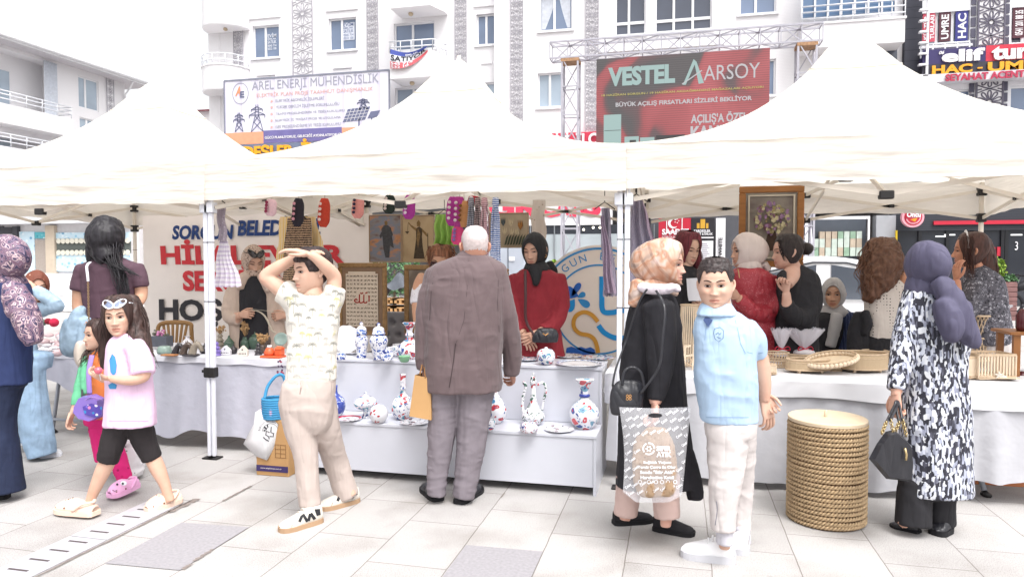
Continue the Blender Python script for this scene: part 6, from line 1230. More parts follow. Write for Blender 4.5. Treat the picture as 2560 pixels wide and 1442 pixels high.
F=Fig('woman in a rust brown headscarf and light denim jacket bending at the left table',5.25,100,1135,SK1);F.head(91,716,76,8,6,-4,lids=.5);F.hood('headscarf',pm('rust brown jersey','#7c4636',.7,.08,8,300,.15),ow=.052,pad=.012,back=.012,drape=[[(92,745,20,0,.9),(92,765,28,0,.8),(90,785,34,0,.7)]])
den=pm('light blue denim','#9db4c8',.85,.25,16,300,.25,g=1.15);lj=pm('faded blue jeans','#98b2cc',.85,.24,12,300,.25,g=1.15)
F.cloth('denim_jacket',[[(80,768,20,0,.9),(50,782,38,.02,.7),(40,820,44,.02,.7),(44,880,46,.04,.7),(56,905,46,.04,.7)],[(92,727,14,-.18),(116,742,16,-.19),(143,762,15,-.2)],[(146,764,16,-.2),(120,770,17,-.15),(86,780,20,-.05)]],den,(.004,(10,10,16)))
F.cloth('wide_jeans',[[(74,890,54,.04,.7),(70,920,52,.04,.7)],[(72,910,36),(72,960,37),(84,1040,38),(106,1136,32)],[(56,910,30,.2),(50,1000,32,.2),(44,1100,30,.2)]],lj,(.004,(9,9,6)));gsn=pm('pale grey sneaker','#dcdce0',.6,.05);F.shoe((100,1144),(155,1136),.095,.07,[gsn,wf]);F.shoe((40,1112),(92,1106),.095,.07,[gsn,wf]);F.hand(F.p(92,727,-.19),cf(-.85,.55,.1),cf(-.2,-.3,-1),1,.3,.95);F.body([[(91,735,15,.01),(90,768,17)]])
F=Fig('tall woman with wavy black hair and a plum polo shirt seen from behind',4.72,305,1200,'#ecbfa4');F.head(268,604,100,152,0,3,eyes=0,facial=False);bkh=hairm('wavy black hair','#262328')
F.cap('hair',lambda a:.07 if a<.9 else .07-.17*min(1,(a-.9)/.4),bkh,.012,.004,(24,24,14),.7,top=.012);F.cloth('pinned_hair',[[(266,558,30,-.02),(262,590,42,-.05),(262,625,34,-.06),(275,650,22,-.09)],[(236,600,14,-.02),(232,640,15,-.03),(240,668,9,-.05)]],bkh,(.007,(22,22,12)),inner=0)
F.strands('hair_wave',[[(268,550,12,.0),(246,580,18,-.02),(236,630,12,-.03),(242,665,8,-.06)],[(268,550,14,.0),(288,580,18,-.02),(294,620,12,-.04),(290,650,8,-.08)],[(266,552,20,-.02),(266,600,36,-.05),(270,655,22,-.09)]],bkh,60,.0032,.012,12,25);F.strands('hair_lock',[[(262,570,34,-.03),(264,620,36,-.06),(285,660,24,-.12),(320,680,12,-.15),(352,698,9,-.14)],[(275,640,18,-.1),(300,690,14,-.14),(312,740,10,-.15),(318,770,7,-.14)],[(240,590,16,-.02),(234,640,14,-.04),(246,675,8,-.08)]],bkh,36,.0032,.014,9,5)
plum=pm('plum pique cotton','#5c4450',.85,.06,8,400,.2,g=1.2)
F.cloth('polo_shirt',[[(271,642,24,0,.9),(273,652,46,0,.7),(275,668,70,0,.6),(276,720,66,0,.62),(278,780,62,0,.64),(282,860,68,0,.66),(284,915,70,0,.7)],[(214,672,24),(206,700,25),(203,724,24)],[(336,672,23),(346,696,22),(350,716,20)]],plum,(.006,(7,7,9)));F.cloth('collar',[[(270,630,25,0,.9),(271,644,31,0,.85)]],plum,(.002,(8,8,8)),inner=0)
F.cloth('spotted_trousers',[[(290,890,66,0,.7),(294,930,72,0,.7),(300,980,70,0,.7)],[(318,970,46,.05),(324,1080,38,.05),(326,1186,29,.05)],[(300,980,42,.2),(300,1080,32,.25),(298,1170,26,.3)]],cells('white spotted cotton','#eceaee',['#6a6870','#8a8890'],34,.2,.85,keep=.55),(.008,(8,8,14)))
F.body([[(270,622,22),(271,648,25)],[(204,715,20),(200,765,18),(206,800,14,-.05),(222,812,12,-.12)],[(350,708,17),(352,742,15),(334,768,13,-.1)]]);F.hand(F.p(222,812,-.12),cf(.7,-.3,-.6),cf(0,-1,0),1,.5,.95);F.shoe((318,1192),(318,1212),.09,.06,[blk,rub],name='shoe')
t=thing('denim_jacket','pale denim jacket folded over the arm of the woman in the plum polo','jacket',F.p(185,870));F.root,r0=t,F.root;F.cloth('jacket_cloth',[[(206,770,9,-.1),(196,790,18,-.1),(186,830,24,-.08),(178,868,24,-.06),(172,884,16,-.05)],[(215,800,16,-.1),(210,850,16,-.1),(206,880,10,-.1)],[(168,800,7,-.1),(162,840,11,-.08),(160,872,9,-.08)]],den,(.005,(14,14,10)),inner=0);F.root=r0
t=thing('shoulder_bag','cream shoulder bag on a white strap and gold chain behind the small girl','bag',F.p(206,915,-.12));crm=pm('cream leather','#e2d4c8',.45,.05,10,100,.1);F.root=t;F.cloth('bag_body',[[(206,858,15,-.14),(205,880,18,-.14),(207,905,16,-.14),(208,918,10,-.14)]],crm,(.002,(9,9,9)),inner=0);F.strap('strap',[(226,655,-.12),(217,665,-.16),(219,690,-.17),(220,703,-.17)],7,wf,t)
m=MB();A=F.p(220,704,-.17);B=F.p(222,800,-.16);
for k in range(24):c=A+(B-A)*(k+.5)/24;m.tube([c+(RT if k%2 else FW)*.006*cos(q)+ZU*.009*sin(q)for q in np.linspace(0,2*pi,9)],.0018,5)
m.tube([B,F.p(214,860,-.15)],.004,6);m.build('chain',pm('gold chain','#b89a78',.3,.05,metal=.6),t)
# ---------------------------------------------------------------- women behind the counters, left and middle
F=Fig('woman in a leopard headscarf and beige trench coat threading a cord behind the left table',6.1,640,1010,'#eabfa8');F.head(634,652,72,14,22,0,lids=.25);leo=cells('leopard print scarf','#cdb4a4',['#5c4440','#6e544c','#3c2e2c'],62,.34,.7,soft=.06,warp=.03)
F.hood('headscarf',leo,pad=.014,back=.02,drape=[[(634,675,22,0,.9),(634,690,27,0,.8)]]);shades(F,.088,1,pm('black frame','#1c1a1c',.3),glass('dark lens','#3a3236',.1),lab='dark lensed sunglasses on the leopard headscarf',y=.02)
bdr=pm('black knit','#28272b',.85,.1,10,300,.2,g=1.1);tr=pm('beige trench cotton','#d2bcac',.85,.05,8,300,.15)
F.cloth('dress',[[(636,688,18,0,.9),(638,700,32,-.02,.7),(640,740,40,-.03,.7),(642,800,44,-.04,.7),(645,900,50,-.04,.7)]],bdr,(.004,(8,8,5)));F.cloth('trench_coat',[[(600,694,18),(590,740,22,-.02),(594,800,22,-.05),(600,880,22,-.05)],[(672,694,18),(680,740,22,-.02),(686,800,22,-.05),(698,880,24,-.05)],[(592,700,18,.02),(578,750,18,-.02),(574,790,18,-.07),(596,798,15,-.16)],[(686,700,18,.02),(700,750,17,-.02),(714,780,17,-.07),(712,790,14,-.12)],[(618,688,12,-.06),(606,700,14,-.08),(602,722,9,-.1)],[(654,688,12,-.06),(666,702,14,-.08),(672,728,9,-.1)],[(636,700,40,.06,.3),(636,800,52,.06,.3),(638,900,56,.06,.3)]],tr,(.006,(8,8,7)))
F.hand(F.p(600,787,-.18),cf(.9,.1,.3),cf(0,-.3,-1),1,1.2,.9);F.hand(F.p(716,787,-.14),cf(-.9,-.1,.3),cf(0,-.3,-1),-1,1.0,.9);F.body([[(634,672,14),(636,692,17)],[(586,792,11,-.12),(602,788,9.5,-.18)],[(718,785,11,-.1),(712,788,9.5,-.14)]])
t=thing('cord','pale braided cord hanging between the hands of the woman in the trench coat','cord',F.p(650,800,-.2));m=MB();m.tube([F.p(*q)for q in((626,776,-.2),(645,778,-.22),(662,790,-.22),(674,812,-.22),(680,826,-.22),(689,831,-.22))],[.002,.004,.008,.008,.008,.006],8,0,6);m.tube([F.p(626,772,-.2),F.p(660,776,-.2),F.p(704,780,-.18)],.0015,5,0,4);m.build('cord_line',pm('cord pale','#cfc4b0',.8),t)
F=Fig('woman with auburn hair, sunglasses and white lace top half hidden by the man',5.6,1095,1030,'#e6b596');F.head(1100,656,76,-8,10,-8,lids=.4);aub=hairm('auburn hair','#8c5c40');F.cap('hair',lambda a:.062 if a<.6 else .062-.13*min(1,(a-.6)/.5),aub,.016,.008,(26,26,18),.6,top=.01);F.strands('hair_lock',[[(1088,615,18,-.05),(1074,640,10,-.05),(1076,665,6,-.04)],[(1110,612,20,-.05),(1128,640,14,-.04),(1132,672,8,-.02)]],aub,26,.003,.01,9,6);shades(F,-.002,0,pm('brown frame','#4a2c28',.3),glass('brown lens','#4c3430',.1),lab='brown tinted sunglasses worn by the woman with auburn hair',y=.014)
F.cloth('lace_top',[[(1095,706,26,0,.9),(1094,716,52,0,.65),(1092,760,54,0,.65),(1092,880,56,0,.65)],[(1052,712,16),(1046,735,18,-.02),(1044,758,18,-.04)]],cells('white lace','#eeeaee',['#c8b8b4','#dcd0d0'],60,.22,.8),(.004,(14,14,14)));F.body([[(1098,682,16),(1096,708,18)],[(1058,690,14),(1046,720,15,-.02),(1044,780,14,-.05),(1050,830,12,-.08)]])
F=Fig('young woman in a black headscarf and dark red dress behind the counter',5.25,1345,1010,'#eec3ac');F.head(1336,626,82,-22,10,2,lids=.35);bhj=pm('black chiffon','#201f22',.7,.1,12,200,.15,g=1.1)
F.hood('headscarf',bhj,ow=.051,oh=.080,pad=.014,back=.028,drape=[[(1340,658,26,0,.9),(1342,672,34,-.01,.85),(1343,684,32,-.02,.7)],[(1338,672,18,-.1),(1340,695,12,-.13),(1339,714,6,-.13)],[(1372,660,12,.06),(1384,680,12,.08),(1388,690,5,.08)]],wr=(.005,(10,10,18)))
red=pm('dark red crepe','#8c2630',.8,.08,10,350,.2,g=1.15)
F.cloth('dress',[[(1341,668,24,0,.9),(1342,680,46,0,.7),(1343,698,60,0,.62),(1343,740,56,0,.66),(1343,790,48,0,.7),(1346,806,50,0,.7),(1350,850,56,0,.7),(1353,905,62,0,.7)],[(1392,694,22),(1401,740,22),(1398,780,22,-.02),(1380,812,19,-.1),(1358,826,14,-.17)],[(1292,694,22),(1286,745,22),(1288,795,20,-.05),(1304,828,14,-.13)]],red,(.006,(12,12,6)))
F.hand(F.p(1350,828,-.18),cf(-.85,-.5,.15),cf(-.3,.2,-1),1,.4,.92);F.hand(F.p(1308,832,-.14),cf(.5,-.8,.2),cf(-.3,0,-1),1,.5,.92);F.body([[(1338,655,16),(1341,676,18)],[(1366,820,11,-.14),(1350,828,10,-.18)],[(1300,824,11,-.12),(1309,833,10,-.14)]]);m=MB();m.tube([F.T([[-.08,.01,-.04]])[0]+ZU*.012*sin(q)+RT*.012*cos(q)for q in np.linspace(0,2*pi,12)],.0025,5);m.build('earring',pm('gold','#d8a060',.3,metal=.6),F.root)
t=thing('crossbody_bag','small black crossbody bag with gold clasp on the woman in the red dress','bag',F.p(1364,858,-.2));F.root=t;F.cloth('bag_body',[[(1366,826,26,-.2,.35),(1364,838,33,-.2,.35),(1362,856,32,-.2,.35)]],blk,(.001,(9,9,9)),inner=0);F.strap('strap',[(1313,676,-.14),(1314,740,-.18),(1315,800,-.18),(1335,838,-.21)],7,pm('brown strap','#4c2a2c',.5),t);m=MB();m.tube([F.p(1357,833,-.27),F.p(1364,838,-.27),F.p(1371,833,-.27)],.004,6);m.build('clasp',pm('gold','#d8a060',.3,metal=.6),t)
# ---------------------------------------------------------------- woman in the long black coat
def plaid(name):
    m,n,l,b=newmat(name);v=coords(n,l,(1,1,1),rot=(.5,.4,.7));nz=N(n,'ShaderNodeTexNoise');nz.inputs['Scale'].default_value=9;nz.inputs['Detail'].default_value=1.5;nz.inputs['Distortion'].default_value=1.;l.new(v,nz.inputs['Vector']);c=ramp(n,l,nz.outputs[0],[(.28,col('#ead8d4')),(.42,col('#dab8a4')),(.5,col('#cc9474')),(.56,col('#d8b6a0')),(.64,col('#b09a90')),(.75,col('#e6d6d0'))])
    w=N(n,'ShaderNodeTexWave',wave_type='BANDS',bands_direction='X');w.inputs['Scale'].default_value=5;w.inputs['Distortion'].default_value=1.5;l.new(v,w.inputs['Vector']);c=mixc(n,l,1.,c,ramp(n,l,w.outputs[0],[(.75,(1,1,1,1)),(.9,(.78,.72,.70,1))]),'MULTIPLY');l.new(c,b.inputs['Base Color']);b.inputs['Roughness'].default_value=.45;return m
F=Fig('woman in an orange plaid headscarf and long black coat carrying a plastic bag',3.75,1640,1310,'#f0c2b2',.0075);F.head(1662,661,110,76,2,0,lids=.6);pl=plaid('orange plaid satin')
F.hood('headscarf',pl,ow=.054,oh=.086,pad=.026,back=.05,amp=.006,peak=.02,drape=[[(1646,700,40,.02,.9),(1642,720,50,.02,.8),(1640,738,54,.02,.7)],[(1600,712,24,-.03),(1590,735,20,-.04),(1580,765,12,-.05)]],wr=(.008,(9,9,16)));F.cloth('scarf_edge',[[(1590,712,9,-.04),(1620,722,12,-.1),(1660,724,12,-.14),(1686,716,9,-.13)],[(1690,716,8,-.1),(1690,727,11,-.1)]],pm('lilac white satin','#e6dbe4',.5,.06),(.006,(16,16,16)),inner=0)
coat=pm('black wool coat','#232227',.9,.12,14,300,.25,g=1.1)
F.cloth('coat',[[(1640,724,30,0,.9),(1638,744,50,0,.72),(1634,785,66,0,.66),(1632,860,74,0,.64),(1630,940,80,0,.62),(1632,1020,84,0,.62),(1636,1100,90,0,.62),(1640,1180,98,0,.6),(1644,1212,104,0,.6)],[(1646,768,40,-.1),(1652,850,37,-.13),(1650,930,31,-.15),(1638,1000,22,-.17)],[(1720,1130,14,-.05),(1732,1200,20,-.05),(1738,1245,20,-.05)]],coat,(.006,(6,6,5)))
F.cloth('trousers',[[(1576,1190,34),(1568,1240,30),(1564,1284,29)],[(1662,1190,36,-.1),(1664,1240,33,-.12),(1668,1290,31,-.12)]],pm('dusty pink trousers','#d0b4ac',.85,.05,8,300,.15),(.005,(9,9,12)));F.shoe((1534,1310),(1630,1300),.095,.07,[bdr,rub]);F.shoe((1634,1322),(1736,1338),.095,.07,[bdr,rub])
F.hand(F.p(1637,1003,-.18),cf(0,-1,.05),cf(-1,0,.1),-1,1.35,1.0,.05);F.body([[(1650,705,24),(1642,732,27)],[(1640,985,15,-.17),(1637,1010,14,-.18)],[(1566,1270,15),(1562,1298,14)],[(1666,1280,15,-.12),(1664,1315,14,-.12)]])
t=thing('handbag','black leather handbag with arched handle on the hip of the woman in the black coat','bag',F.p(1566,1034,-.18));F.root=t;F.cloth('bag_body',[[(1572,958,34,-.17,.3),(1568,975,40,-.17,.42),(1566,1010,42,-.17,.5),(1566,1036,38,-.17,.5)]],blk,(.002,(9,9,9)),inner=0);m=MB();m.tube([F.p(1555,963,-.22),F.p(1562,928,-.22),F.p(1582,918,-.22),F.p(1603,932,-.22),F.p(1610,968,-.22)],.0075,8,0,6);m.build('handle',blk,t)
F.strap('strap',[(1618,722,-.14),(1596,760,-.14),(1566,850,-.1),(1540,920,-.14),(1531,965,-.16)],5,blk,t);F.strap('strap',[(1640,726,-.17),(1662,770,-.28),(1656,850,-.3),(1646,920,-.3),(1600,985,-.28)],6,blk,t)
m=MB();c=F.p(1572,993,-.29)
for a in(0,1):
    for b in(0,1):m.tube([c+RT*(.007*(2*a-1)+.006*cos(q))+ZU*(.007*(2*b-1)+.006*sin(q))for q in np.linspace(0,2*pi,10)],.0016,5)
m.build('emblem',pm('gold','#d8a060',.3,metal=.6),t)
def film():
    m,n,l,b=newmat('clear printed film');n.remove(b);o=n['Material Output'];g=n.new('ShaderNodeBsdfPrincipled');g.inputs['Base Color'].default_value=(.78,.78,.82,1);g.inputs['Roughness'].default_value=.25;tr=n.new('ShaderNodeBsdfTransparent');mx=n.new('ShaderNodeMixShader');mx.inputs[0].default_value=.76;l.new(g.outputs[0],mx.inputs[1]);l.new(tr.outputs[0],mx.inputs[2]);l.new(mx.outputs[0],o.inputs[0]);nz=N(n,'ShaderNodeTexNoise');nz.inputs['Scale'].default_value=9;l.new(coords(n,l),nz.inputs['Vector']);bp=n.new('ShaderNodeBump');bp.inputs['Strength'].default_value=.5;bp.inputs['Distance'].default_value=.02;l.new(nz.outputs[0],bp.inputs['Height']);l.new(bp.outputs[0],g.inputs['Normal']);return m
t=thing('plastic_bag','clear plastic carrier bag with white print and bread inside beside the boy in blue','bag',F.p(1640,1257,-.3));D0=-.30
def bagp(u,v,sg):
    L_=(1548+8*sin(v*3)-6*(v>.8)*(v-.8)*0,1727-22*v);x=L_[0]+(L_[1]-L_[0])*u+8*v*(1-u);y=1020+12*u*(1-u)*0-6*abs(u-.5)+(236-70*max(0,abs(u-.5)-.28)*(1+(u<.5)*.6))*v;bul=sin(pi*u)**.7*sin(pi*min(1,.12+v*.82))**.8;return F.p(x,y,D0-sg*.055*bul+.006*sin(u*19+v*7))
m=MB()
for sg in(1,-1):sheet(m,lambda u,v:bagp(u,v,sg),26,26)
bf=m.build('bag_film',film(),t);F.root=t;wpr=pm('white print','#f4f4f8',.6,0,bstr=0,g=1.2)
F.cloth('bread_loaf',[[(1640,1076,30,D0,.4),(1634,1110,50,D0,.3),(1636,1170,56,D0,.3),(1640,1222,50,D0,.3),(1640,1240,36,D0,.25)]],cells('crusty bread','#b09478',['#8c6c4c','#c4ac90','#9c7c5c'],50,.3,.8,soft=.1),(.006,(12,12,12)),inner=0)
pol=[]
for s_,x,y,w,h in(('SIFIR',1641,1126,36,12),('ATIK',1641,1136+5,38,12),('Sağlıklı Yaşam',1608,1160,70,9),('Temiz Çevre ile Olur',1594,1172,96,9),('Sende "Sıfır Atık"',1600,1184,86,9),('Hareketine Katıl!',1601,1197,84,9)):pol+=text_px(s_,x,y,w,h,.045)
pol+=stroke([(1622+14*cos(a),1121+14*sin(a))for a in np.linspace(.3,2.2,9)],4)+stroke([(1622+14*cos(a),1121+14*sin(a))for a in np.linspace(2.5,4.3,9)],4)+stroke([(1622+14*cos(a),1121+14*sin(a))for a in np.linspace(4.6,6.3,9)],4)
for a in range(6):pol+=stroke([(1622+3*cos(a*1.047),1121+3*sin(a*1.047)),(1622+8*cos(a*1.047),1121+8*sin(a*1.047))],3.4)
for x in(1600,1622,1640,1655,1670,1688):pol+=stroke([(x+4.5*cos(a),1204+4.5*sin(a))for a in np.linspace(0,6.28,9)],1.6)
rr=random.Random(2)
for i in range(9):
    for j in range(11):
        x=1556+i*20+rr.uniform(-3,3)+(j%2)*9;y=1034+j*21-i*3
        if 1592<x<1690 and 1095<y<1212 or(1612<x<1664 and y<1056):continue
        pol+=text_px('Çelebi',x,y,17,8,.03,-.6)
print_on(F,bf,'bag_print',quads(pol),wpr,.004,t)
m=MB();m.add([F.p(1638+18*cos(a),1038+6*sin(a),D0-.068)for a in np.linspace(0,6.28,16)[:-1]],[list(range(15))]);m.build('handle_slot',bdr,t)
# ---------------------------------------------------------------- boy in the light blue polo
F=Fig('boy in a light blue polo shirt standing with his hands behind his back',3.42,1800,1390,'#f2ccb8',.0075);F.head(1789,711,122,-4,4,1,chub=1.,lids=.75,gaze=0,nose=.9)
F.cap('hair',lambda a:.056+.012*abs(sin(a*7))if a<.8 else(.056-.05*min(1,(a-.8)/.35)if a<1.6 else .006-.07*min(1,(a-1.6)/.6)),hairm('dark brown hair','#3a3030'),.013,.007,(40,40,22),.25,top=.004)
pb_=pm('light blue pique','#b9d3ee',.85,.04,8,420,.2,g=1.35)
sh=F.cloth('polo_shirt',[[(1795,776,38,0,.9),(1800,790,56,0,.75),(1808,812,72,0,.7),(1814,850,77,0,.74),(1813,900,75,0,.78),(1815,960,75,0,.8),(1820,1020,70,0,.78),(1824,1052,68,0,.76)],[(1864,822,30),(1884,855,31,.02),(1890,890,28,.04)]],pb_,(.006,(5,5,7)))
F.cloth('collar',[[(1790,764,40,.0,.9),(1792,778,47,-.01,.85),(1794,790,52,-.02,.8)]],pb_,(.001,(9,9,9)),inner=0);print_on(F,sh,'placket',[([(1758,800),(1766,788),(1782,800),(1770,818)],0)],pm('dark blue collar lining','#4a5c88',.9,.2,60),.012);print_on(F,sh,'placket_seam',quads(stroke([(1766,806),(1764,830),(1762,850)],1.2)),pm('seam blue','#8ca8cc',.9,0),.004)
print_on(F,sh,'hem_seam',quads(stroke([(1765+12*i,1043)for i in range(10)],1.2)+stroke([(1868,880),(1880,883),(1895,884),(1908,881)],1.4)+stroke([(1838,800),(1846,830),(1852,860),(1864,884)],1.2)),pm('seam blue','#8ca8cc',.9,0),.003);sq=[(1786,822),(1800,818),(1809,826),(1808,845),(1797,854),(1787,846),(1784,832),(1786,822)];print_on(F,sh,'school_badge',quads(stroke(sq,1.3)+stroke([(1789,836),(1795,831),(1799,836),(1803,832)],1.6)+stroke([(1792,842),(1802,846)],1.6)),pm('badge slate','#5a7090',.9,0,bstr=0),.003)
ivy=pm('ivory track cotton','#e2dad8',.85,.04,8,400,.15,g=1.4);F.cloth('track_trousers',[[(1826,1030,60,0,.78),(1826,1060,64,0,.78),(1826,1090,62,0,.76)],[(1816,1070,52),(1818,1120,49),(1814,1190,41,-.02),(1808,1260,34,-.03),(1808,1322,31,-.03)],[(1850,1070,40,.12),(1852,1190,33,.2),(1850,1260,28,.22),(1850,1322,25,.22)]],ivy,(.005,(6,6,13)))
F.strap('leg_zip',[(1791,1252,-.2),(1793,1275,-.2),(1788,1312,-.2)],2,pm('zip grey','#70707a',.6),th=.001)
for x,y,o in((1810,1328,-.03),(1852,1326,.2)):F.cloth('sock',[[(x,y-10,22,o),(x+2,y+6,21,o),(x+3,y+30,22,o)]],pm('pale grey sock','#d4d2da',.9,.05),(.002,(20,20,40)),inner=.7)
wsn=pm('white leather sneaker','#f4f4f6',.45,.03,g=1.15);wso=pm('pale grey sole','#d4d4da',.6,.05,g=1.3);so=F.shoe((1838,1404),(1704,1386),.115,.095,[wsn,wso],sole=.034);so2=F.shoe((1872,1383),(1790,1368),.11,.09,[wsn,wso],sole=.03)
m=MB()
for k in range(4):c=onZ(1838,1404)+(onZ(1704,1386)-onZ(1838,1404))*(.42+.08*k)+ZU*(.10-.014*k);m.tube([c-FW*.03-RT*.01,c+ZU*.016,c+FW*.03+RT*.01],.0055,6,0,3)
m.build('lace',wsn,so)
F.hand(F.p(1909,1000,.07),cf(.25,-.9,.1),cf(-.6,0,-1),1,.5,.95);F.hand(F.p(1908,985,.1),cf(.4,-.75,.3),cf(-.5,.2,1),-1,1.0,.8);F.body([[(1790,752,34,.02),(1794,785,38)],[(1887,870,26,.03),(1900,915,25,.05),(1908,960,20,.06),(1910,1002,14,.07)],[(1810,1320,14),(1812,1370,14)],[(1852,1320,13,.2),(1856,1360,13,.2)]])
# ---------------------------------------------------------------- women at the right table
F=Fig('woman with long dark red hair in black reading a sheet of paper',5.6,1712,1010,'#f0c8b4');F.head(1719,622,77,38,14,0,lids=.4);rdh=hairm('dark red hair','#6c2430');F.cap('hair',lambda a:.088 if a<.3 else .088-.19*min(1,(a-.3)/.7),rdh,.016,.004,(30,30,12),.6,top=.008)
F.cloth('long_hair',[[(1690,620,18,.03),(1684,660,19,.04),(1688,700,16,.03)],[(1738,620,13,.03),(1743,660,12,.02),(1742,700,9,.0)]],rdh,(.005,(30,30,8)),inner=0);F.strands('hair_lock',[[(1688,610,16,.02),(1682,660,20,.02),(1688,715,16,.0)],[(1738,610,12,.02),(1745,660,13,.0),(1742,712,9,-.03)]],rdh,34,.003,.008,9,9)
F.cloth('blouse',[[(1714,668,20,0,.9),(1714,682,44,0,.7),(1714,700,56,0,.65),(1712,770,54,0,.66),(1712,900,56,0,.66)],[(1758,700,18),(1770,750,17,-.03),(1762,785,14,-.12)]],bdr,(.005,(9,9,7)));F.hand(F.p(1762,778,-.14),cf(-.5,.8,.2),cf(-.6,0,-1),-1,.6,.9);F.body([[(1718,648,14),(1715,672,17)],[(1764,786,11,-.1),(1762,776,10,-.14)]])
t=thing('paper_sheet','white sheet of paper held by the woman with dark red hair','paper',F.p(1740,752,-.2));m=MB();sheet(m,lambda u,v:F.p(1722+34*u-6*v*(1-u),752-58*v+(1-u)*14*sin(v*3),-.2-.02*sin(u*3)),8,8);m.build('sheet',pm('paper white','#e6e6ec',.7,.02,g=1.2),t)
F=Fig('woman in a cream headscarf and red sequinned dress turning to speak',5.5,1885,1010,'#edc2ac');F.head(1864,628,81,-64,2,0,lids=.8);F.hood('headscarf',pm('cream satin','#dccdc8',.5,.06,8,200,.12,g=1.2),ow=.053,pad=.02,back=.036,drape=[[(1870,655,28,0,.9),(1872,668,32,0,.85),(1874,682,28,0,.8)],[(1910,660,10,.02),(1922,676,8,.02)]],wr=(.005,(10,10,18)))
seq=cells('red sequin cloth','#b03240',['#c84a56','#98202e','#e08890'],130,.3,.45,keep=.7,spec=.5);F.cloth('dress',[[(1872,668,26,0,.9),(1875,682,50,0,.7),(1880,704,58,0,.65),(1884,770,52,0,.7),(1888,830,52,0,.7),(1890,910,56,0,.7)],[(1922,698,22),(1930,745,22,-.02),(1918,782,22,-.08),(1884,776,19,-.16),(1850,748,15,-.2)]],seq,(.006,(8,8,9)))
F.hand(F.p(1846,745,-.2),cf(-.6,.5,.2),cf(.6,0,-1),1,1.0,.9);F.body([[(1868,655,16),(1872,674,18)],[(1856,752,11,-.19),(1845,744,10,-.2)]]);F.strap('zip',[(1845,672,-.2),(1849,695,-.22)],3,pm('zip brass','#c09a70',.4,metal=.4))
F=Fig('woman with a dark low bun and black blazer raising her fist',5.45,1990,1010,'#f2c9b8');F.head(1968,630,83,-68,4,0,lids=.5);dkh=hairm('dark brown hair','#2e2424');F.cap('hair',lambda a:.078 if a<.5 else .078-.16*min(1,(a-.5)/1.0),dkh,.014,.004,(34,34,14),.5)
m=MB();c=F.p(2016,622,.04);m.ball(c,(.052,.05,.05),0,20,14);m.ball(c+RT*.03+ZU*.01,.026);m.build('hair_bun',dkh,F.root);F.strands('hair_lock',[[(1990,600,14,.02),(2006,612,14,.03),(2024,625,12,.04),(2034,618,8,.04)],[(1952,598,6,-.06),(1955,625,5,-.07),(1962,655,4,-.06)]],dkh,24,.0024,.008,12,12)
F.cloth('blazer',[[(1996,668,16,0,.9),(1994,684,46,0,.7),(1994,715,56,0,.66),(1990,770,54,0,.7),(1987,840,56,0,.7),(1986,910,58,0,.7)],[(2026,700,22),(2028,760,26,-.02),(2002,795,26,-.1),(1974,778,20,-.2),(1967,758,17,-.24)]],bdr,(.006,(7,7,8)));F.cloth('lapel',[[(1958,680,8,-.14),(1954,705,12,-.18),(1958,740,9,-.2)]],bdr,(.002,(9,9,9)),inner=0)
F.hand(F.p(1965,732,-.25),cf(-.05,1,.05),cf(-.8,.2,.6),-1,1.5,.95,.02);F.body([[(1978,652,16),(1984,676,20),(1976,690,22,-.08),(1968,712,14,-.15)],[(1967,764,13,-.24),(1966,740,11,-.25),(1965,730,10,-.25)]])
F=Fig('seated older woman in a grey headscarf and navy striped coat smiling',5.9,2095,900,'#e6b89c');F.head(2083,735,76,-2,2,0,lids=.7);gsc=pm('grey cotton voile','#b4b1b1',.8,.08,10,250,.2,g=1.15);F.hood('headscarf',gsc,ow=.053,pad=.014,back=.012,drape=[[(2083,766,24,0,.9),(2084,780,34,0,.8),(2084,792,30,-.02,.7)],[(2092,790,15,-.13),(2086,825,14,-.15),(2076,866,12,-.15)]],wr=(.006,(14,14,20)))
F.cloth('black_top',[[(2078,776,22,0,.9),(2072,800,34,-.03,.7),(2068,880,40,-.03,.7)]],bdr,(.003,(9,9,9)));F.cloth('striped_coat',[[(2096,778,26,.04,.7),(2098,796,58,.04,.5),(2098,830,64,.04,.5),(2098,890,66,.04,.5)],[(2126,792,22,-.04),(2132,830,27,-.06),(2118,880,30,-.08)],[(2050,800,12,-.03),(2044,840,14,-.04),(2042,890,16,-.04)]],bands('navy pinstripe',[(0,'#5a6488'),(.18,'#323c5e'),(.2,'#2f3a5c')],95,'X',dist=1.5,g=1.2),(.005,(8,8,8)));F.body([[(2083,764,14),(2084,782,17)]])
t=thing('chair','dark chair under the seated woman in the grey headscarf','chair',F.p(2098,1000));m=MB();c=F.p(2098,940);m.box((c[0]-.24,c[1]-.24,.40),(c[0]+.24,c[1]+.24,.45),bev=.02);m.build('seat',blk,t)
for a in(-.2,.2):
    for b in(-.2,.2):m=MB();m.tube([(c[0]+a,c[1]+b,.4),(c[0]+a*1.1,c[1]+b*1.1,0)],.014,8);m.build('leg',blk,t)
m=MB();m.box((c[0]-.22,c[1]+.24,.5),(c[0]+.22,c[1]+.27,.85),bev=.02);m.build('backrest',blk,t)
F=Fig('woman with curly brown hair and a cream polka dot blouse seen from behind',5.55,2205,1010,'#e0a888');F.head(2208,648,84,140,0,0,eyes=0,facial=False);cuh=pm('curly brown hair','#6c4a38',.5,.35,45,90,.5,sx=(1,1,.6));F.cap('hair',lambda a:.06 if a<.7 else .06-.17*min(1,(a-.7)/.4),cuh,.024,.012,(26,26,22),.8,top=.012)
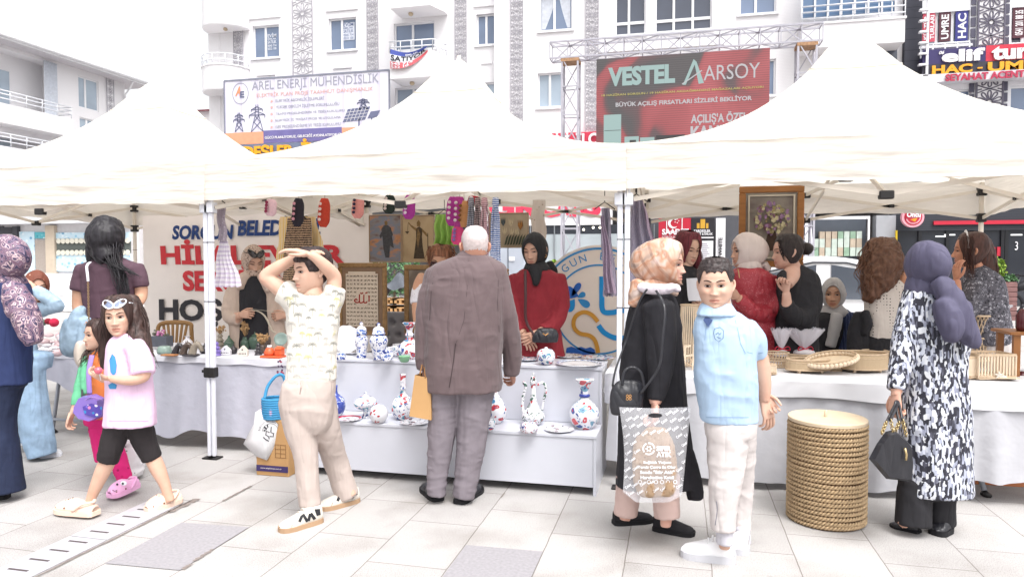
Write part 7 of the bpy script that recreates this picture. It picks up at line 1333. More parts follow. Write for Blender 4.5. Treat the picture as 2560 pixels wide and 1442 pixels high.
F.cloth('curls',[[(2200,612,30,-.02),(2204,650,46,-.03),(2196,690,40,-.05),(2180,730,22,-.06),(2170,752,10,-.07)]],cuh,(.018,(20,20,18)),inner=0);F.strands('hair_lock',[[(2205,606,34,-.02),(2202,650,52,-.04),(2190,700,42,-.07),(2172,756,16,-.09)],[(2224,615,20,-.03),(2238,650,16,-.04),(2246,690,9,-.05)]],cuh,70,.0042,.022,22,14)
dot=cells('polka dot crepe','#ddd3cb',['#2c2a2c'],42,.2,.85,(1,1,1),.03,.15,g=1.2);F.cloth('blouse',[[(2210,692,20,0,.9),(2212,706,40,0,.7),(2214,730,48,0,.66),(2210,790,46,0,.7),(2205,848,42,0,.72)],[(2244,716,18,.02),(2254,740,19,0),(2246,768,18,-.03)]],dot,(.005,(9,9,9)));F.cloth('skirt',[[(2203,842,42,0,.74),(2201,870,46,0,.74),(2200,920,50,0,.74)]],bdr,(.004,(9,9,6)))
F.body([[(2208,672,16),(2210,696,18)],[(2252,752,12,-.02),(2260,735,12,-.02),(2257,700,10,-.0),(2254,678,9,.03)]]);F.hand(F.p(2254,680,.02),cf(-.1,1,-.1),cf(-1,0,-.2),1,.5,.9)
t=thing('black_bag','soft black bag hanging beside the woman in the polka dot blouse','bag',F.p(2148,885,-.05));F.root=t;F.cloth('bag_body',[[(2152,784,16,-.02,.7),(2148,810,24,-.02,.6),(2146,860,27,-.02,.6),(2148,900,24,-.02,.6)],[(2164,780,9,-.08),(2168,810,12,-.08),(2160,836,7,-.08)]],bdr,(.006,(14,14,14)),inner=0)
# ---------------------------------------------------------------- woman in the black and white print coat
def brush(name):
    m,n,l,b=newmat(name);v=coords(n,l,(1,1,.4));nz=N(n,'ShaderNodeTexNoise');nz.inputs['Scale'].default_value=7;l.new(v,nz.inputs['Vector']);mm=n.new('ShaderNodeMix');mm.data_type='VECTOR';mm.inputs[0].default_value=.05;l.new(v,mm.inputs[4]);l.new(nz.outputs['Color'],mm.inputs[5])
    vo=N(n,'ShaderNodeTexVoronoi',distance='CHEBYCHEV');vo.inputs['Scale'].default_value=92;vo.inputs['Randomness'].default_value=.8;l.new(mm.outputs[1],vo.inputs['Vector']);sp=n.new('ShaderNodeSeparateColor');l.new(vo.outputs['Color'],sp.inputs[0]);n2=N(n,'ShaderNodeTexNoise');n2.inputs['Scale'].default_value=60;l.new(coords(n,l,(1,1,.15)),n2.inputs['Vector'])
    ad=N(n,'ShaderNodeMath',operation='MULTIPLY_ADD');l.new(n2.outputs[0],ad.inputs[0]);ad.inputs[1].default_value=.5;l.new(sp.outputs[0],ad.inputs[2]);sb=N(n,'ShaderNodeMath',operation='SUBTRACT');l.new(ad.outputs[0],sb.inputs[0]);sb.inputs[1].default_value=.25
    l.new(ramp(n,l,sb.outputs[0],[(.26,col('#2c2c38')),(.40,col('#50505f')),(.52,col('#9a9eb2')),(.68,col('#cdd2e2')),(.9,col('#eceef4'))]),b.inputs['Base Color']);b.inputs['Roughness'].default_value=.8;return m
F=Fig('woman in a slate purple headscarf and long black and white print coat',3.8,2320,1320,'#f0c2ae',.0085);F.head(2312,664,108,-142,4,0,eyes=0,facial=False);slp=pm('slate purple chiffon','#56536a',.75,.08,10,250,.2,g=1.2)
F.hood('headscarf',slp,pad=.02,back=.03,amp=.005,drape=[[(2316,695,40,0,.9),(2320,715,50,0,.85),(2324,735,56,0,.75)],[(2350,705,24,-.12),(2376,745,29,-.15),(2398,790,33,-.16),(2420,835,25,-.16),(2438,864,13,-.15)],[(2362,760,26,-.17),(2376,810,28,-.2),(2384,850,16,-.19)]],wr=(.012,(22,22,6)))
F.cloth('coat',[[(2320,704,30,0,.9),(2322,720,52,0,.75),(2327,745,68,0,.66),(2332,800,74,0,.68),(2334,880,75,0,.7),(2336,960,78,0,.7),(2338,1050,81,0,.7),(2340,1140,83,0,.7),(2341,1232,84,0,.7)],[(2280,762,30),(2266,830,29,-.02),(2254,900,26,-.05),(2241,972,21,-.1)],[(2386,765,26),(2400,830,25,.03),(2396,900,22,.08)]],brush('black and white brush print'),(.007,(7,7,4)))
F.cloth('wide_trousers',[[(2318,1200,68,0,.7),(2316,1240,66,0,.7)],[(2286,1220,40),(2282,1306,41)],[(2346,1220,38,.05),(2350,1306,34,.08)]],bdr,(.005,(9,9,4)));F.hand(F.p(2240,985,-.11),cf(-.1,-1,.1),cf(.8,0,-.4),-1,1.1,.95,.05);F.body([[(2312,690,24),(2318,715,27)],[(2244,960,13,-.1),(2239,990,12,-.11)],[(2268,1290,13),(2256,1312,12,-.03)]])
F.shoe((2300,1332),(2226,1312),.085,.05,[blk,rub],style='pump',sole=.012);F.shoe((2372,1326),(2336,1338),.09,.075,[blk,rub],sole=.03)
t=thing('handbag','black leather tote with gold chain handles held by the woman in the print coat','bag',F.p(2225,1205,-.2));k=12;m=MB();o1=[(2214,1078),(2236,1074),(2262,1096),(2276,1112),(2280,1160),(2276,1203),(2215,1196),(2172,1146),(2192,1108)];n_=len(o1);f_=[F.p(a,b,-.24)for a,b in o1];c_=np.mean(f_,0);bk_2=[F.p(a,b,-.12)for a,b in o1];fm=[q+(c_-q)*.12-FH*.03 for q in f_]
m.add(f_+bk_2+fm,[(i,(i+1)%n_,(i+1)%n_+n_,i+n_)for i in range(n_)]+[(i,i+2*n_,(i+1)%n_+2*n_,(i+1)%n_)for i in range(n_)]+[list(range(2*n_,3*n_)),list(range(n_,2*n_))[::-1]]);m.build('bag_body',blk,t);gch=pm('gold chain link','#d4bc8c',.25,.05,metal=.7)
for x1,x2,o in((2204,2232,-.25),(2236,2262,-.2)):
    m=MB();m.tube([F.p(x1+12,1056,o),F.p(2238,1010,-.15),F.p(2246,1006,-.14),F.p(x2-6,1050,o)],.007,8,0,6);m.build('handle',blk,t);m=MB()
    for xa,ya,xb,yb in((x1+12,1054,x1,1084),(x2-6,1048,x2+4,1090)):
        A=F.p(xa,ya,o);B=F.p(xb,yb,o)
        for q in range(7):c=A+(B-A)*(q+.5)/7;m.tube([c+(RT if q%2 else FW)*.008*cos(w)+ZU*.009*sin(w)for w in np.linspace(0,6.28,9)],.003,5)
    m.build('chain',gch,t)
m=MB();m.tube([F.p(2262,1120,-.285),F.p(2266,1135,-.285),F.p(2265,1150,-.285)],.006,8);m.build('clasp',gch,t)
F=Fig('woman with long brown hair, white headband and dark floral blouse laughing behind her hand',5.4,2465,1010,'#e6a98c');F.head(2426,626,85,-80,2,-4,lids=.4,nose=1.25);lbh=hairm('long brown hair','#50332c');F.cap('hair',lambda a:.080 if a<.5 else .080-.18*min(1,(a-.5)/.9),lbh,.014,.004,(34,34,12),.6)
F.cloth('long_hair',[[(2446,605,26,.02),(2456,650,30,.03),(2468,700,24,.06),(2490,740,16,.08),(2506,768,8,.08)]],lbh,(.006,(34,34,8)),inner=0);F.strands('hair_lock',[[(2440,600,24,.0),(2456,650,32,.01),(2474,705,28,.05),(2508,780,12,.06)],[(2420,590,12,-.06),(2424,640,12,-.09),(2428,700,10,-.10)]],lbh,50,.003,.01,9,16)
m=MB();hb=[F.T([[q*.082,.028,.02+.112*sqrt(max(0,1-q*q))]])[0]for q in np.linspace(-1,1,16)];m.tube(hb,.015,8,0,1,.4);m.build('headband',cells('white headband','#eeeaea',['#5a5058'],80,.14,.6),F.root)
flo=cells('dark floral crepe','#5c5a62',['#26262e','#7c7a84','#34343c','#b4b2ba'],58,.42,.8,soft=.06,warp=.04,g=1.2);F.cloth('blouse',[[(2446,666,18,0,.9),(2452,684,38,0,.75),(2458,712,50,0,.7),(2462,780,54,0,.7),(2472,830,54,0,.72),(2476,860,52,0,.74)],[(2440,715,22,-.1),(2424,770,22,-.14),(2404,785,19,-.16),(2394,738,15,-.16)]],flo,(.006,(9,9,8)))
F.cloth('white_trousers',[[(2480,850,48,0,.74),(2490,880,50,0,.74),(2492,940,50,0,.74)]],ivy,(.003,(9,9,9)));F.hand(F.p(2391,700,-.17),cf(-.05,1,.05),cf(.9,0,-.2),-1,.45,.9);F.body([[(2432,650,16),(2442,674,19)],[(2394,745,12,-.16),(2391,715,11,-.17),(2391,700,10,-.17)]])
# ================================================================ WARES ON THE COUNTER, THE TABLES AND THE FRAME
def mpx(p):return dep(p)/FPX
def pot(name,label,px,py,z,prof,mt,cat=None,group=None,sub=3,seg=30,scal=None,part='body',lid=None,axis=None,lidm=None,sx=1.):
    """turned vessel: prof in picture pixels (radius, height); stands on the surface at height z where the pixel shows"""
    o=onZ(px,py,z);k=mpx(o);t=thing(name,label,cat or name.replace('_',' '),o,group);f=lambda pr:[(max(.0005,a*k),b*k)for a,b in catmull(np.array(pr,float),sub)]
    m=MB();m.lathe(f(prof),o,seg,0,axis,True,scal);m.build(part,mt,t)
    if lid:m=MB();m.lathe(f(lid),o,seg,0,axis,True);m.build('lid',lidm or mt,t)
    t['k']=k;del t['k'];return t,o,k
ZC,ZS,ZL,ZR=.771,.386,.738,.724
bw=glaze('blue and white glaze',['#3c58a8','#2c3f88','#6c88c8'],26);rb=glaze('red and blue glaze',['#c83a44','#3c58a0','#d8606a','#2f4a8c','#5c9cb0'],24);rt=glaze('tulip glaze',['#b83040','#3c58a0','#4a8cb8','#c03a48'],17,lines='#44609c');gn=glaze('green stem glaze',['#c83a44','#3c5c50','#2f4a5c','#4c7060'],26,lines='#3c5450');pur_=glaze('plain white glaze',['#f4f4fa'],20,lines='#e8e8f0');cob=glaze('cobalt glaze',['#f0f0f8','#c8d4f0'],22,'#4052a8','#7c90d0');pie=glaze('pierced glaze',['#3c4f8c','#b84048'],12,lines='#e2e0ea',keep=.5);br=glaze('brown sprig glaze',['#6c5a5c','#8c4c50','#5c5a64'],20,lines='#dcdae4',keep=.6);grn_=pm('green glaze','#86b892',.15,.08,20,60,.05,spec=.5);buff=pm('bare clay','#cbb9ae',.8,.06)
G1='painted ceramics on the counter top';G2_='painted ceramics on the counter step'
pot('ginger_jar','slim blue and white lidded jar next to the white scalloped dish',904,893,ZC,[(13,0),(12,8),(15,28),(17,42),(15,52),(11,57)],bw,'jar',G1,lid=[(11,57),(14,59),(13,66),(12,73),(6,78),(3,80),(5,84),(1,89)])
pot('ginger_jar','wide blue and white lidded jar in front of the calligraphy frame',947,898,ZC,[(14,0),(14,8),(19,30),(23,46),(20,56),(13,62)],bw,'jar',G1,lid=[(13,62),(17,64),(15,68),(13,78),(6,82),(3,84),(5,88),(1,92)])
pot('tulip_vase','vase with red tulips and scalloped rim at the left sleeve of the man',1024,896,ZC,[(20,0),(26,8),(30,20),(26,34),(14,45),(9,52),(9,56),(11,58),(11,62),(8,64),(8,72),(11,82),(17,88),(16,91)],rt,'vase',G1,scal=lambda a,h:1+(.07*sin(a*8)if h>.22 else 0))
pot('motif_cup','tiny white cup with a blue square motif by the palm shirt',853,899,ZC,[(10,0),(11,3),(11,16),(10,18)],bw,'cup',G1);pot('green_bowl','small green bowl in front of the tulip vase',1011,905,ZC,[(8,0),(12,4),(15,14),(14,15),(4,6)],grn_,'bowl',G1);pot('blue_bowl','blue and white bowl between the wide jar and the tulip vase',972,884,ZC,[(8,0),(14,6),(18,14),(17,15),(4,6)],bw,'bowl',G1);pot('patterned_cup','red patterned cup behind the overturned cup',992,890,ZC,[(10,0),(14,6),(15,22),(14,24),(12,14)],rb,'cup',G1);pot('rim_bowl','shallow white bowl at the back beside the grey armchair',1003,874,ZC,[(8,0),(16,4),(22,12),(21,13),(6,5)],br,'bowl',G1)
o=onZ(967,904,ZC);k=mpx(o);t=thing('overturned_cup','white cup lying on its side with its buff mouth to the viewer','cup',o,G1);m=MB();c=o+ZA*16*k;m.lathe([(a*k,b*k)for a,b in((8,-26),(14,-22),(16,-8),(16,0),(13.5,.5))],c,26,0,-FH);m.build('body',bw,t);m=MB();m.lathe([(13.4*k,-1*k),(13.4*k,-.4*k)],c,26,0,-FH);m.build('mouth',buff,t)
o=onZ(866,884,ZC);k=mpx(o);t=thing('scalloped_dish','large white scalloped dish standing upright beside the palm shirt','dish',o,G1);m=MB();m.lathe([(a*k,b*k)for a,b in((4,-9),(16,-7),(28,-1),(34,4),(33,5),(26,1),(14,-4),(2,-5))],o+ZA*36*k,56,0,nrm(-FH+ZA*.35+RT*.3),True,lambda a,h:1+.05*abs(sin(a*6)));m.build('dish',pur_,t)
def plate(label,px,py,z,r,mt,grp,tilt=0.,cat='plate',name='plate',depth=5.,rimm=None):
    o=onZ(px,py,z);k=mpx(o);t=thing(name,label,cat,o,grp);ax=nrm(ZA-FH*tilt);m=MB();m.lathe([(a*k,b*k)for a,b in((r*.5,0),(r*.62,1),(r,depth),(r*.99,depth+1),(r*.66,2.4),(.5,2.2))],o+ZA*(r*k*tilt*.7),48,0,ax);m.build('plate',mt,t)
    if rimm:m=MB();m.lathe([(r*.98*k,(depth+1.2)*k),(r*.80*k,(depth*.55+1.6)*k)],o+ZA*(r*k*tilt*.7),48,0,ax);m.f=[q for q in m.f if len(q)==4];m.m=m.m[:len(m.f)];m.sm=m.sm[:len(m.f)];m.build('rim_band',rimm,t)
    return t
bluerim=cells('blue lace rim','#e8ecf6',['#38589c','#2c4888'],70,.42,.15);redrim=pm('red glaze','#c03048',.15,.1,spec=.5)
plate('large blue rimmed plate nearest the front corner of the counter',1447,912,ZC,58,pur_,G1,.0,rimm=bluerim);plate('white plate with floral border behind the blue rimmed plate',1494,897,ZC,42,rb,G1);plate('striped fan dish behind the round red flowered jar',1422,893,ZC,35,glaze('striped glaze',['#5c4c4c','#3a3844'],34,lines='#6c5c5c'),G1);plate('flowered plate under the hands of the woman in the red dress',1318,900,ZC,36,rb,G1);plate('plain white plate behind the scalloped dish',882,884,ZC,28,pur_,G1)
pot('round_jar','round white jar with red flowers on the counter in front of the red dress',1365,911,ZC,[(10,0),(18,6),(23,20),(20,33),(12,39),(5,40),(4,43),(1,44)],rb,'jar',G1)
pot('cobalt_bottle','round cobalt blue bottle on the step partly behind the boy',838,1040,ZS,[(12,0),(22,10),(26,27),(22,44),(10,55),(6,62),(7,78)],cob,'bottle',G2_);pot('footed_bowl','footed lidded bowl with blue knob on the step',914,1043,ZS,[(11,0),(8,4),(6,14),(10,18),(24,26),(30,36),(28,39)],rb,'bowl',G2_,lid=[(28,39),(22,47),(10,54),(3,56),(4,60),(1,65)]);plate('red rimmed plate lying on the step',872,1050,ZS,32,br,G2_,rimm=redrim);pot('pierced_globe','round pierced white globe with blue leaves on the step',947,1056,ZS,[(9,0),(18,6),(23,21),(19,36),(9,44),(1,45)],pie,'globe',G2_)
pot('long_neck_bottle','long necked flowered bottle on the step left of the paper bag',1008,1046,ZS,[(17,0),(26,12),(30,30),(24,48),(10,60),(7,68),(7,74),(9,76),(7,79),(7,100),(8,113)],rb,'bottle',G2_);plate('white sprigged plate lying on the step below the paper bag',1036,1059,ZS,36,br,G2_);pot('onion_bottle','onion shaped tulip bottle on the step at the right leg of the man',1238,1056,ZS,[(16,0),(26,14),(29,32),(20,54),(9,70),(5,84),(6,96)],rt,'bottle',G2_);pot('small_bowl','small flowered bowl on the step right behind the leg of the man',1222,1076,ZS,[(8,0),(14,8),(18,24),(16,26),(6,10)],rb,'bowl',G2_)
t,o,k=pot('ewer','tall slender ewer with curved spout and handle on the step',1333,1060,ZS,[(16,0),(20,3),(28,14),(29,24),(18,40),(10,54),(7,74),(6,96),(9,104)],gn,'ewer',G2_,lid=[(9,104),(7,112),(6,120),(2,123),(3,126),(1,130)])
for nm_,pts,w in(('spout',[(-20,20),(-27,42),(-25,70),(-19,96),(-26,106)],4.2),('handle',[(10,99),(24,104),(32,88),(26,60),(22,36)],3.4)):m=MB();m.tube([o+RT*a*k+ZA*b*k for a,b in pts],w*k,8,0,5);m.build(nm_,gn,t)
pot('sugar_cup','small round cup with red scrolls in front of the ewer',1322,1081,ZS,[(14,0),(21,4),(23,14),(20,22),(16,22),(10,8)],glaze('scroll glaze',['#a84858','#44508c'],40,lines='#e0dce4'),'cup',G2_);plate('small flowered plate on the step between the ewer and the big vase',1398,1076,ZS,37,br,G2_)
t,o,k=pot('large_vase','large vase with red flowers, blue collar and flared rim at the end of the step',1461,1069,ZS,[(20,0),(22,3),(32,14),(38,34),(32,54),(16,68),(11,76),(10,86),(11,100),(15,112),(23,121),(22,124)],glaze('big flower glaze',['#d84450','#3c58a0','#d84450','#78a8c0'],15,lines='#4a5c98',keep=.85),'vase',G2_,scal=lambda a,h:1+(.05*sin(a*9)if h>.29 else 0));m=MB();m.lathe([(a*k,b*k)for a,b in((10,77),(13.5,79),(13.5,84),(10,86))],o,24);m.build('collar_ring',pm('cobalt ring','#3848a0',.15,spec=.5),t)
# ---- left table: figurines and pots
cel=pm('celadon glaze','#93a8a0',.25,.12,20,60,.1);dgr=pm('dark green glaze','#546c5c',.25,.18,20,60,.1,spec=.5);brz=pm('bronze brown glaze','#5e5048',.25,.2,20,60,.1,spec=.5);dk_=pm('near black glaze','#383438',.25,.15,20,60,.1,spec=.5);bei=pm('beige stoneware','#a4998a',.6,.12,20);lilp=pm('purple resin','#8c78c8',.35,.05);whp=pm('white resin','#f0eef2',.5,.03,g=1.2);crp=pm('cream resin','#e4dacf',.5,.04,g=1.2);orp=pm('orange resin','#ec6a40',.35,.06);gold=pm('dried grass','#c8a274',.8,.2,40)
G3='pots and figurines on the left table'
pag=lambda r,h:[(r,0),(r*.8,h*.12),(r*.8,h*.25),(r*1.0,h*.30),(r*.6,h*.42),(r*.6,h*.52),(r*.8,h*.56),(r*.45,h*.68),(r*.42,h*.8),(r*.55,h*.84),(r*.25,h)]
def dried(t,o,k,x,y0,y1,w,n=34,seed=1):
    rr=random.Random(seed);m=MB()
    for _ in range(n):
        a=rr.uniform(-1,1);b=rr.uniform(-1,1);h=rr.uniform(.45,1);A=o+RT*x*k+ZA*y0*k;B=A+RT*a*w*k+FH*b*w*k*.7+ZA*(y1-y0)*k*h;m.tube([A,(A+B)/2+RT*a*w*k*.2,B],.0016,5)
        for _ in range(3):m.ball(B+V(*[rr.gauss(0,1.6*k)for _ in range(3)]),2.1*k,0,6,4)
    m.build('dried_flower',gold,t)
t,o,k=pot('pagoda_burner','beige stacked pagoda pot with dried grass right of the tent leg',551,872,ZL,pag(12,38),bei,'pot',G3);dried(t,o,k,0,36,56,9,22,2)
pot('lidded_jar','dark green lidded jar with pointed knob',573,874,ZL,[(10,0),(13,8),(12,16),(13,17),(8,24),(3,30),(3,33),(1,36)],dgr,'jar',G3);pot('pagoda_burner','purple pagoda pot next to the white paper house',541,888,ZL,pag(12,34),lilp,'pot',G3);pot('bud_pot','small dark bud pot between the two little houses',584,884,ZL,[(6,0),(9,6),(8,14),(3,18),(2,24)],dk_,'pot',G3)
t,o,k=pot('flower_vase','green vase with tall dried flowers in front of the trench coat',614,872,ZL,[(10,0),(12,8),(11,20),(7,24),(6,30)],dgr,'vase',G3);dried(t,o,k,1,28,68,10,40,3)
pot('teapot','green pot with curled handles and pointed lid',638,872,ZL,[(9,0),(14,8),(16,20),(13,30),(8,33),(9,35),(3,38),(1,46)],dgr,'pot',G3);pot('brown_pot','large brown glazed pot behind the orange set',671,870,ZL,[(10,0),(15,10),(16,22),(12,32),(7,35),(8,38)],brz,'pot',G3)
t,o,k=pot('brown_vase','small brown vase with dried flowers left of the orange set',656,882,ZL,[(8,0),(10,8),(9,18),(6,22)],brz,'vase',G3);dried(t,o,k,0,20,46,13,40,5)
pot('incense_burner','dark stacked incense burner left of the orange set',646,887,ZL,pag(10,30),dk_,'burner',G3);t=plate('round celadon plate standing on edge behind the orange set',704,884,ZL,17,cel,G3,3.);
def house(label,px,py,w,h,mt,grp):
    o=onZ(px,py,ZL);k=mpx(o);t=thing('house_ornament',label,'ornament',o,grp);m=MB();m.poly([(-w/2*k,0),(w/2*k,0),(w/2*k,h*.5*k),(0,h*k),(-w/2*k,h*.5*k)],o,RT,ZA,w*.5*k,0,FH);m.build('house_body',mt,t);m=MB()
    for i in range(5):m.poly([((-.36+.16*i)*w*k,h*.16*k),((-.28+.16*i)*w*k,h*.16*k),((-.28+.16*i)*w*k,h*.3*k),((-.36+.16*i)*w*k,h*.3*k)],o-FH*.0012,RT,ZA)
    m.poly([(2*k*cos(a),h*.62*k+2*k*sin(a))for a in np.linspace(0,6.28,9)[:-1]],o-FH*.0012,RT,ZA);m.build('cut_window',dk_,t)
house('white pierced house ornament beside the purple pagoda',562,887,25,23,whp,G3);house('cream pierced house ornament in front of the green vase',606,890,24,26,crp,G3)
o=onZ(682,893,ZL);k=mpx(o);t=thing('orange_tea_set','orange resin kettle and box on an orange tray beside the palm shirt','ornament set',o,G3);m=MB();m.box(o+V(-28*k,-.05,0),o+V(28*k,.05,5*k),bev=.004);m.build('tray',orp,t);m=MB();m.lathe([(a*k,b*k)for a,b in((13,5),(14,12),(9,22),(6,24))],o+V(-9*k,0,0),20);m.build('kettle',orp,t);m=MB();m.lathe([(6*k,24*k),(6*k,30*k)],o+V(-9*k,0,0),16);m.build('kettle_lid',whp,t);m=MB();m.box(o+V(8*k,-.02,5.5*k),o+V(26*k,.04,22*k),bev=.004);m.add([o+V(7*k,-.024,22*k),o+V(27*k,-.024,22*k),o+V(27*k,.044,22*k),o+V(7*k,.044,22*k),o+V(10*k,.01,28*k),o+V(24*k,.01,28*k)],[(0,1,5,4),(1,2,5),(2,3,4,5),(3,0,4)]);m.build('box',orp,t)
for i,(x,w,mt,lab)in enumerate(((447,1.,dk_,'black horse head figurine at the left of the animal row'),(468,1.1,brz,'brown horse head figurine in the middle of the animal row'),(491,1.15,bei,'grey beige deer head figurine beside the tent leg'))):
    o=onZ(x,886,ZL);k=mpx(o)*w;t=thing('animal_figurine',lab,'figurine',o,G3);m=MB();m.tube([o+RT*a*k+ZA*b*k for a,b in((-10,0),(-7,10),(-2,20),(4,22),(10,13),(13,7))],np.array([9,8,6.5,6,4.5,3])*k,12,0,4);m.build('head',mt,t)
    for s_ in(-1,1):m=MB();m.tube([o+RT*(0)*k+ZA*24*k+FH*s_*3*k,o-RT*k+ZA*32*k+FH*s_*4*k],[2*k,.4*k],6);m.build('ear',mt,t)
o=onZ(404,880,ZL);k=mpx(o);pot('celadon_bowl','low celadon bowl under the grey flower box',411,884,ZL,[(12,0),(18,4),(14,18),(8,19)],cel,'bowl',G3);t=thing('flower_box','slate grey box planter with a pink flower left on the table','planter',onZ(404,872,ZL),G3);o=onZ(404,872,ZL);m=MB();m.box(o+V(-24*k,-.04,.02),o+V(24*k,.05,34*k),bev=.004);m.build('box',pm('slate glaze','#5f626c',.5,.12,20),t);m=MB()
rr=random.Random(8)
for i in range(26):c=o+V(rr.uniform(-20,20)*k,rr.uniform(-.03,.04),rr.uniform(34,48)*k);m.ball(c,rr.uniform(2,4.5)*k,0 if abs(c[0]-o[0])<8*k else 1,7,5)
m.build('flower',[pm('pink petal','#d890bc',.7,.1),pm('sage leaf','#76786c',.8,.2)],t)
pot('white_flask','white flask with cork behind the animal figurines',469,872,ZL,[(9,0),(12,8),(12,18),(5,26),(5,30),(8,32)],whp,'flask',G3);
for x,w,mt,lab in((424,20,pm('terracotta wood','#b0784c',.6,.1),'flat terracotta tray at the front edge of the left table'),(477,20,dk_,'flat dark tray under the animal figurines')):o=onZ(x,889,ZL);k=mpx(o);t=thing('flat_tray',lab,'tray',o,G3);m=MB();m.box(o+V(-w*k,-.03,0),o+V(w*k,.03,.012),bev=.004);m.build('tray',mt,t)
pot('pumpkin_pot','round bronze pumpkin pot on the table left of the tent leg',512,884,ZL,[(7,0),(12,6),(12,15),(6,20),(2,23),(1,27)],dk_,'pot',G3)
# pompoms and paper at the far left of the table
for i,(x,y,mt,lab)in enumerate(((108,806,dgr,'dark green felt ball left of the denim jacket'),(120,803,pm('dark red felt','#8c2434',.9,.1),'dark red felt ball between the green and crimson balls'),(135,806,pm('crimson felt','#d02c50',.9,.1),'crimson felt ball beside the folded denim jacket'))):o=onZ(x,880,ZL);k=mpx(o);c=at(x,y,dep(o));t=thing('felt_ball',lab,'felt ball',c-ZA*10*k,'felt balls at the left');m=MB();m.ball(c,(11 if i==2 else 8)*k,0,16,12);m.build('ball',mt,t)
t=thing('tissue_heap','heap of white and pink tissue wrapped sweets at the left end of the table','heap',onZ(125,876,ZL));m=MB();rr=random.Random(4)
for i in range(40):o=onZ(rr.uniform(85,165),rr.uniform(862,884),ZL);m.ball(o+ZA*rr.uniform(.0,.1),V(rr.uniform(.02,.05),rr.uniform(.02,.05),rr.uniform(.01,.035)),i%2,8,5)
m.build('heap',[pm('tissue white','#eae6ea',.6,.05,20,40,.5),pm('tissue pink','#e8ccd0',.6,.05,20,40,.5)],t)
# brown plastic chair behind the table
t=thing('plastic_chair','brown plastic armchair with slatted back behind the left table','chair',onY(436,900,5.95)*V(1,1,0));pc=pm('brown plastic','#a9804f',.45,.06,10,60,.05);c=onY(436,855,5.95);w=.20;z0,z1=c[2],c[2]+.20
m=MB();m.tube([c+V(-w,0,-.05),c+V(-w*.96,0,.1),c+V(-w*.8,.01,.175),c+V(0,.02,.195),c+V(w*.85,.01,.185),c+V(w*.98,0,.13),c+V(w,0,-.05)],.022,10,0,6,.7,YA);m.build('backrest',pc,t)
for i in range(6):m=MB();x=-.125+.05*i;m.bar(c+V(x*1.1,.015,.185),c+V(x*.7,0,-.06),.024,.01);m.build('slat',pc,t)
m=MB();m.box(c+V(-w,-.42,-.44),c+V(w,.02,-.41),bev=.01);m.build('seat',pc,t)
for a in(-w,w):
    for b in(-.4,0):m=MB();m.bar(c*V(1,1,0)+V(a,b,c[2]-.43),c*V(1,1,0)+V(a*1.1,b*1.05,0),.04);m.build('leg',pc,t)
# ---------------------------------------------------------------- right table: basketry
wick=bands('woven reed',[(0,'#c9b08c'),(.45,'#e2ceb0'),(.9,'#b89c7c')],260,'X',kind='SIN',dist=1.,g=1.15,bstr=.6);rimw=pm('wicker rim','#c8b094',.7,.12,60,150,.3,g=1.1);bead=pm('wood bead','#e0ccb2',.5,.08,20,g=1.1);boardm=pm('pale ply board','#d6c2a6',.6,.08,10,80,.1,g=1.1);G4='wicker trays and baskets on the right table'
def tray(label,px,py,rx,ry,h,z=ZR,tilt=None,beads=False,feet=True,name='wicker_tray',reed=True):
    o=onZ(px,py,z);k=mpx(o);t=thing(name,label,'tray',o,G4);A=rx*k;B=A*ry;H=h*k;U,Wv,Nn=RT,FH,ZA
    if tilt:Nn=nrm(ZA+RT*tilt[0]-FH*tilt[1]);U=nrm(RT-Nn*np.dot(RT,Nn));Wv=np.cross(Nn,U)
    o2=o+ZA*(.018 if feet else 0);ring=lambda r,h_:[o2+U*A*r*cos(a)+Wv*B*r*sin(a)+Nn*h_ for a in np.linspace(0,2*pi,61)]
    m=MB();R0,R1=ring(1,0),ring(1,H);m.add(R0+R1,[(i,i+1,i+62,i+61)for i in range(60)],0,True);r0,r1=ring(.965,.004),ring(.965,H);m.add(r0+r1,[(i+1,i,i+61,i+62)for i in range(60)],0,True);m.build('side_wall',wick,t)
    m=MB();m.add(ring(.97,.006)[:-1]+ring(.97,-.002)[:-1],[list(range(60)),list(range(60,120))[::-1]]);m.build('base_board',boardm,t);m=MB();m.tube(ring(.985,H),.0065,7);m.tube(ring(1.,.004),.006,7);m.tube(ring(1.004,H*.75),.003,6);m.build('rim',rimw,t)
    if beads:
        m=MB()
        for a in np.linspace(0,2*pi,39)[:-1]:m.ball(o2+U*A*1.02*cos(a)+Wv*B*1.02*sin(a)+Nn*H*.5,H*.42,0,10,7)
        m.build('wood_bead',bead,t)
    if feet:
        for a in(.8,2.3,4.,5.4):m=MB();m.ball(o+U*A*.8*cos(a)+Wv*B*.8*sin(a)+ZA*.008,.012,0,10,7);m.build('foot',bead,t)
tray('low oval wicker tray in front under the tilted beaded tray',2019,930,54,.55,26);tray('deep round wicker tray right of the beaded tray',2155,926,60,.75,38);tray('oval tray edged with wooden beads resting tilted on two trays',2078,905,62,.62,14,ZR+.075,(-.17,.22),True,False);tray('pale oval tray under the tulle bags at the back',2015,904,48,.6,14);tray('small round wicker tray behind the print coat',2226,906,22,.8,26,feet=False)
tray('small round reed tray behind the deep round tray',2186,898,30,.7,22,feet=False);tray('flat oval reed tray in front of the tulle bags',1990,914,34,.5,12,feet=False)
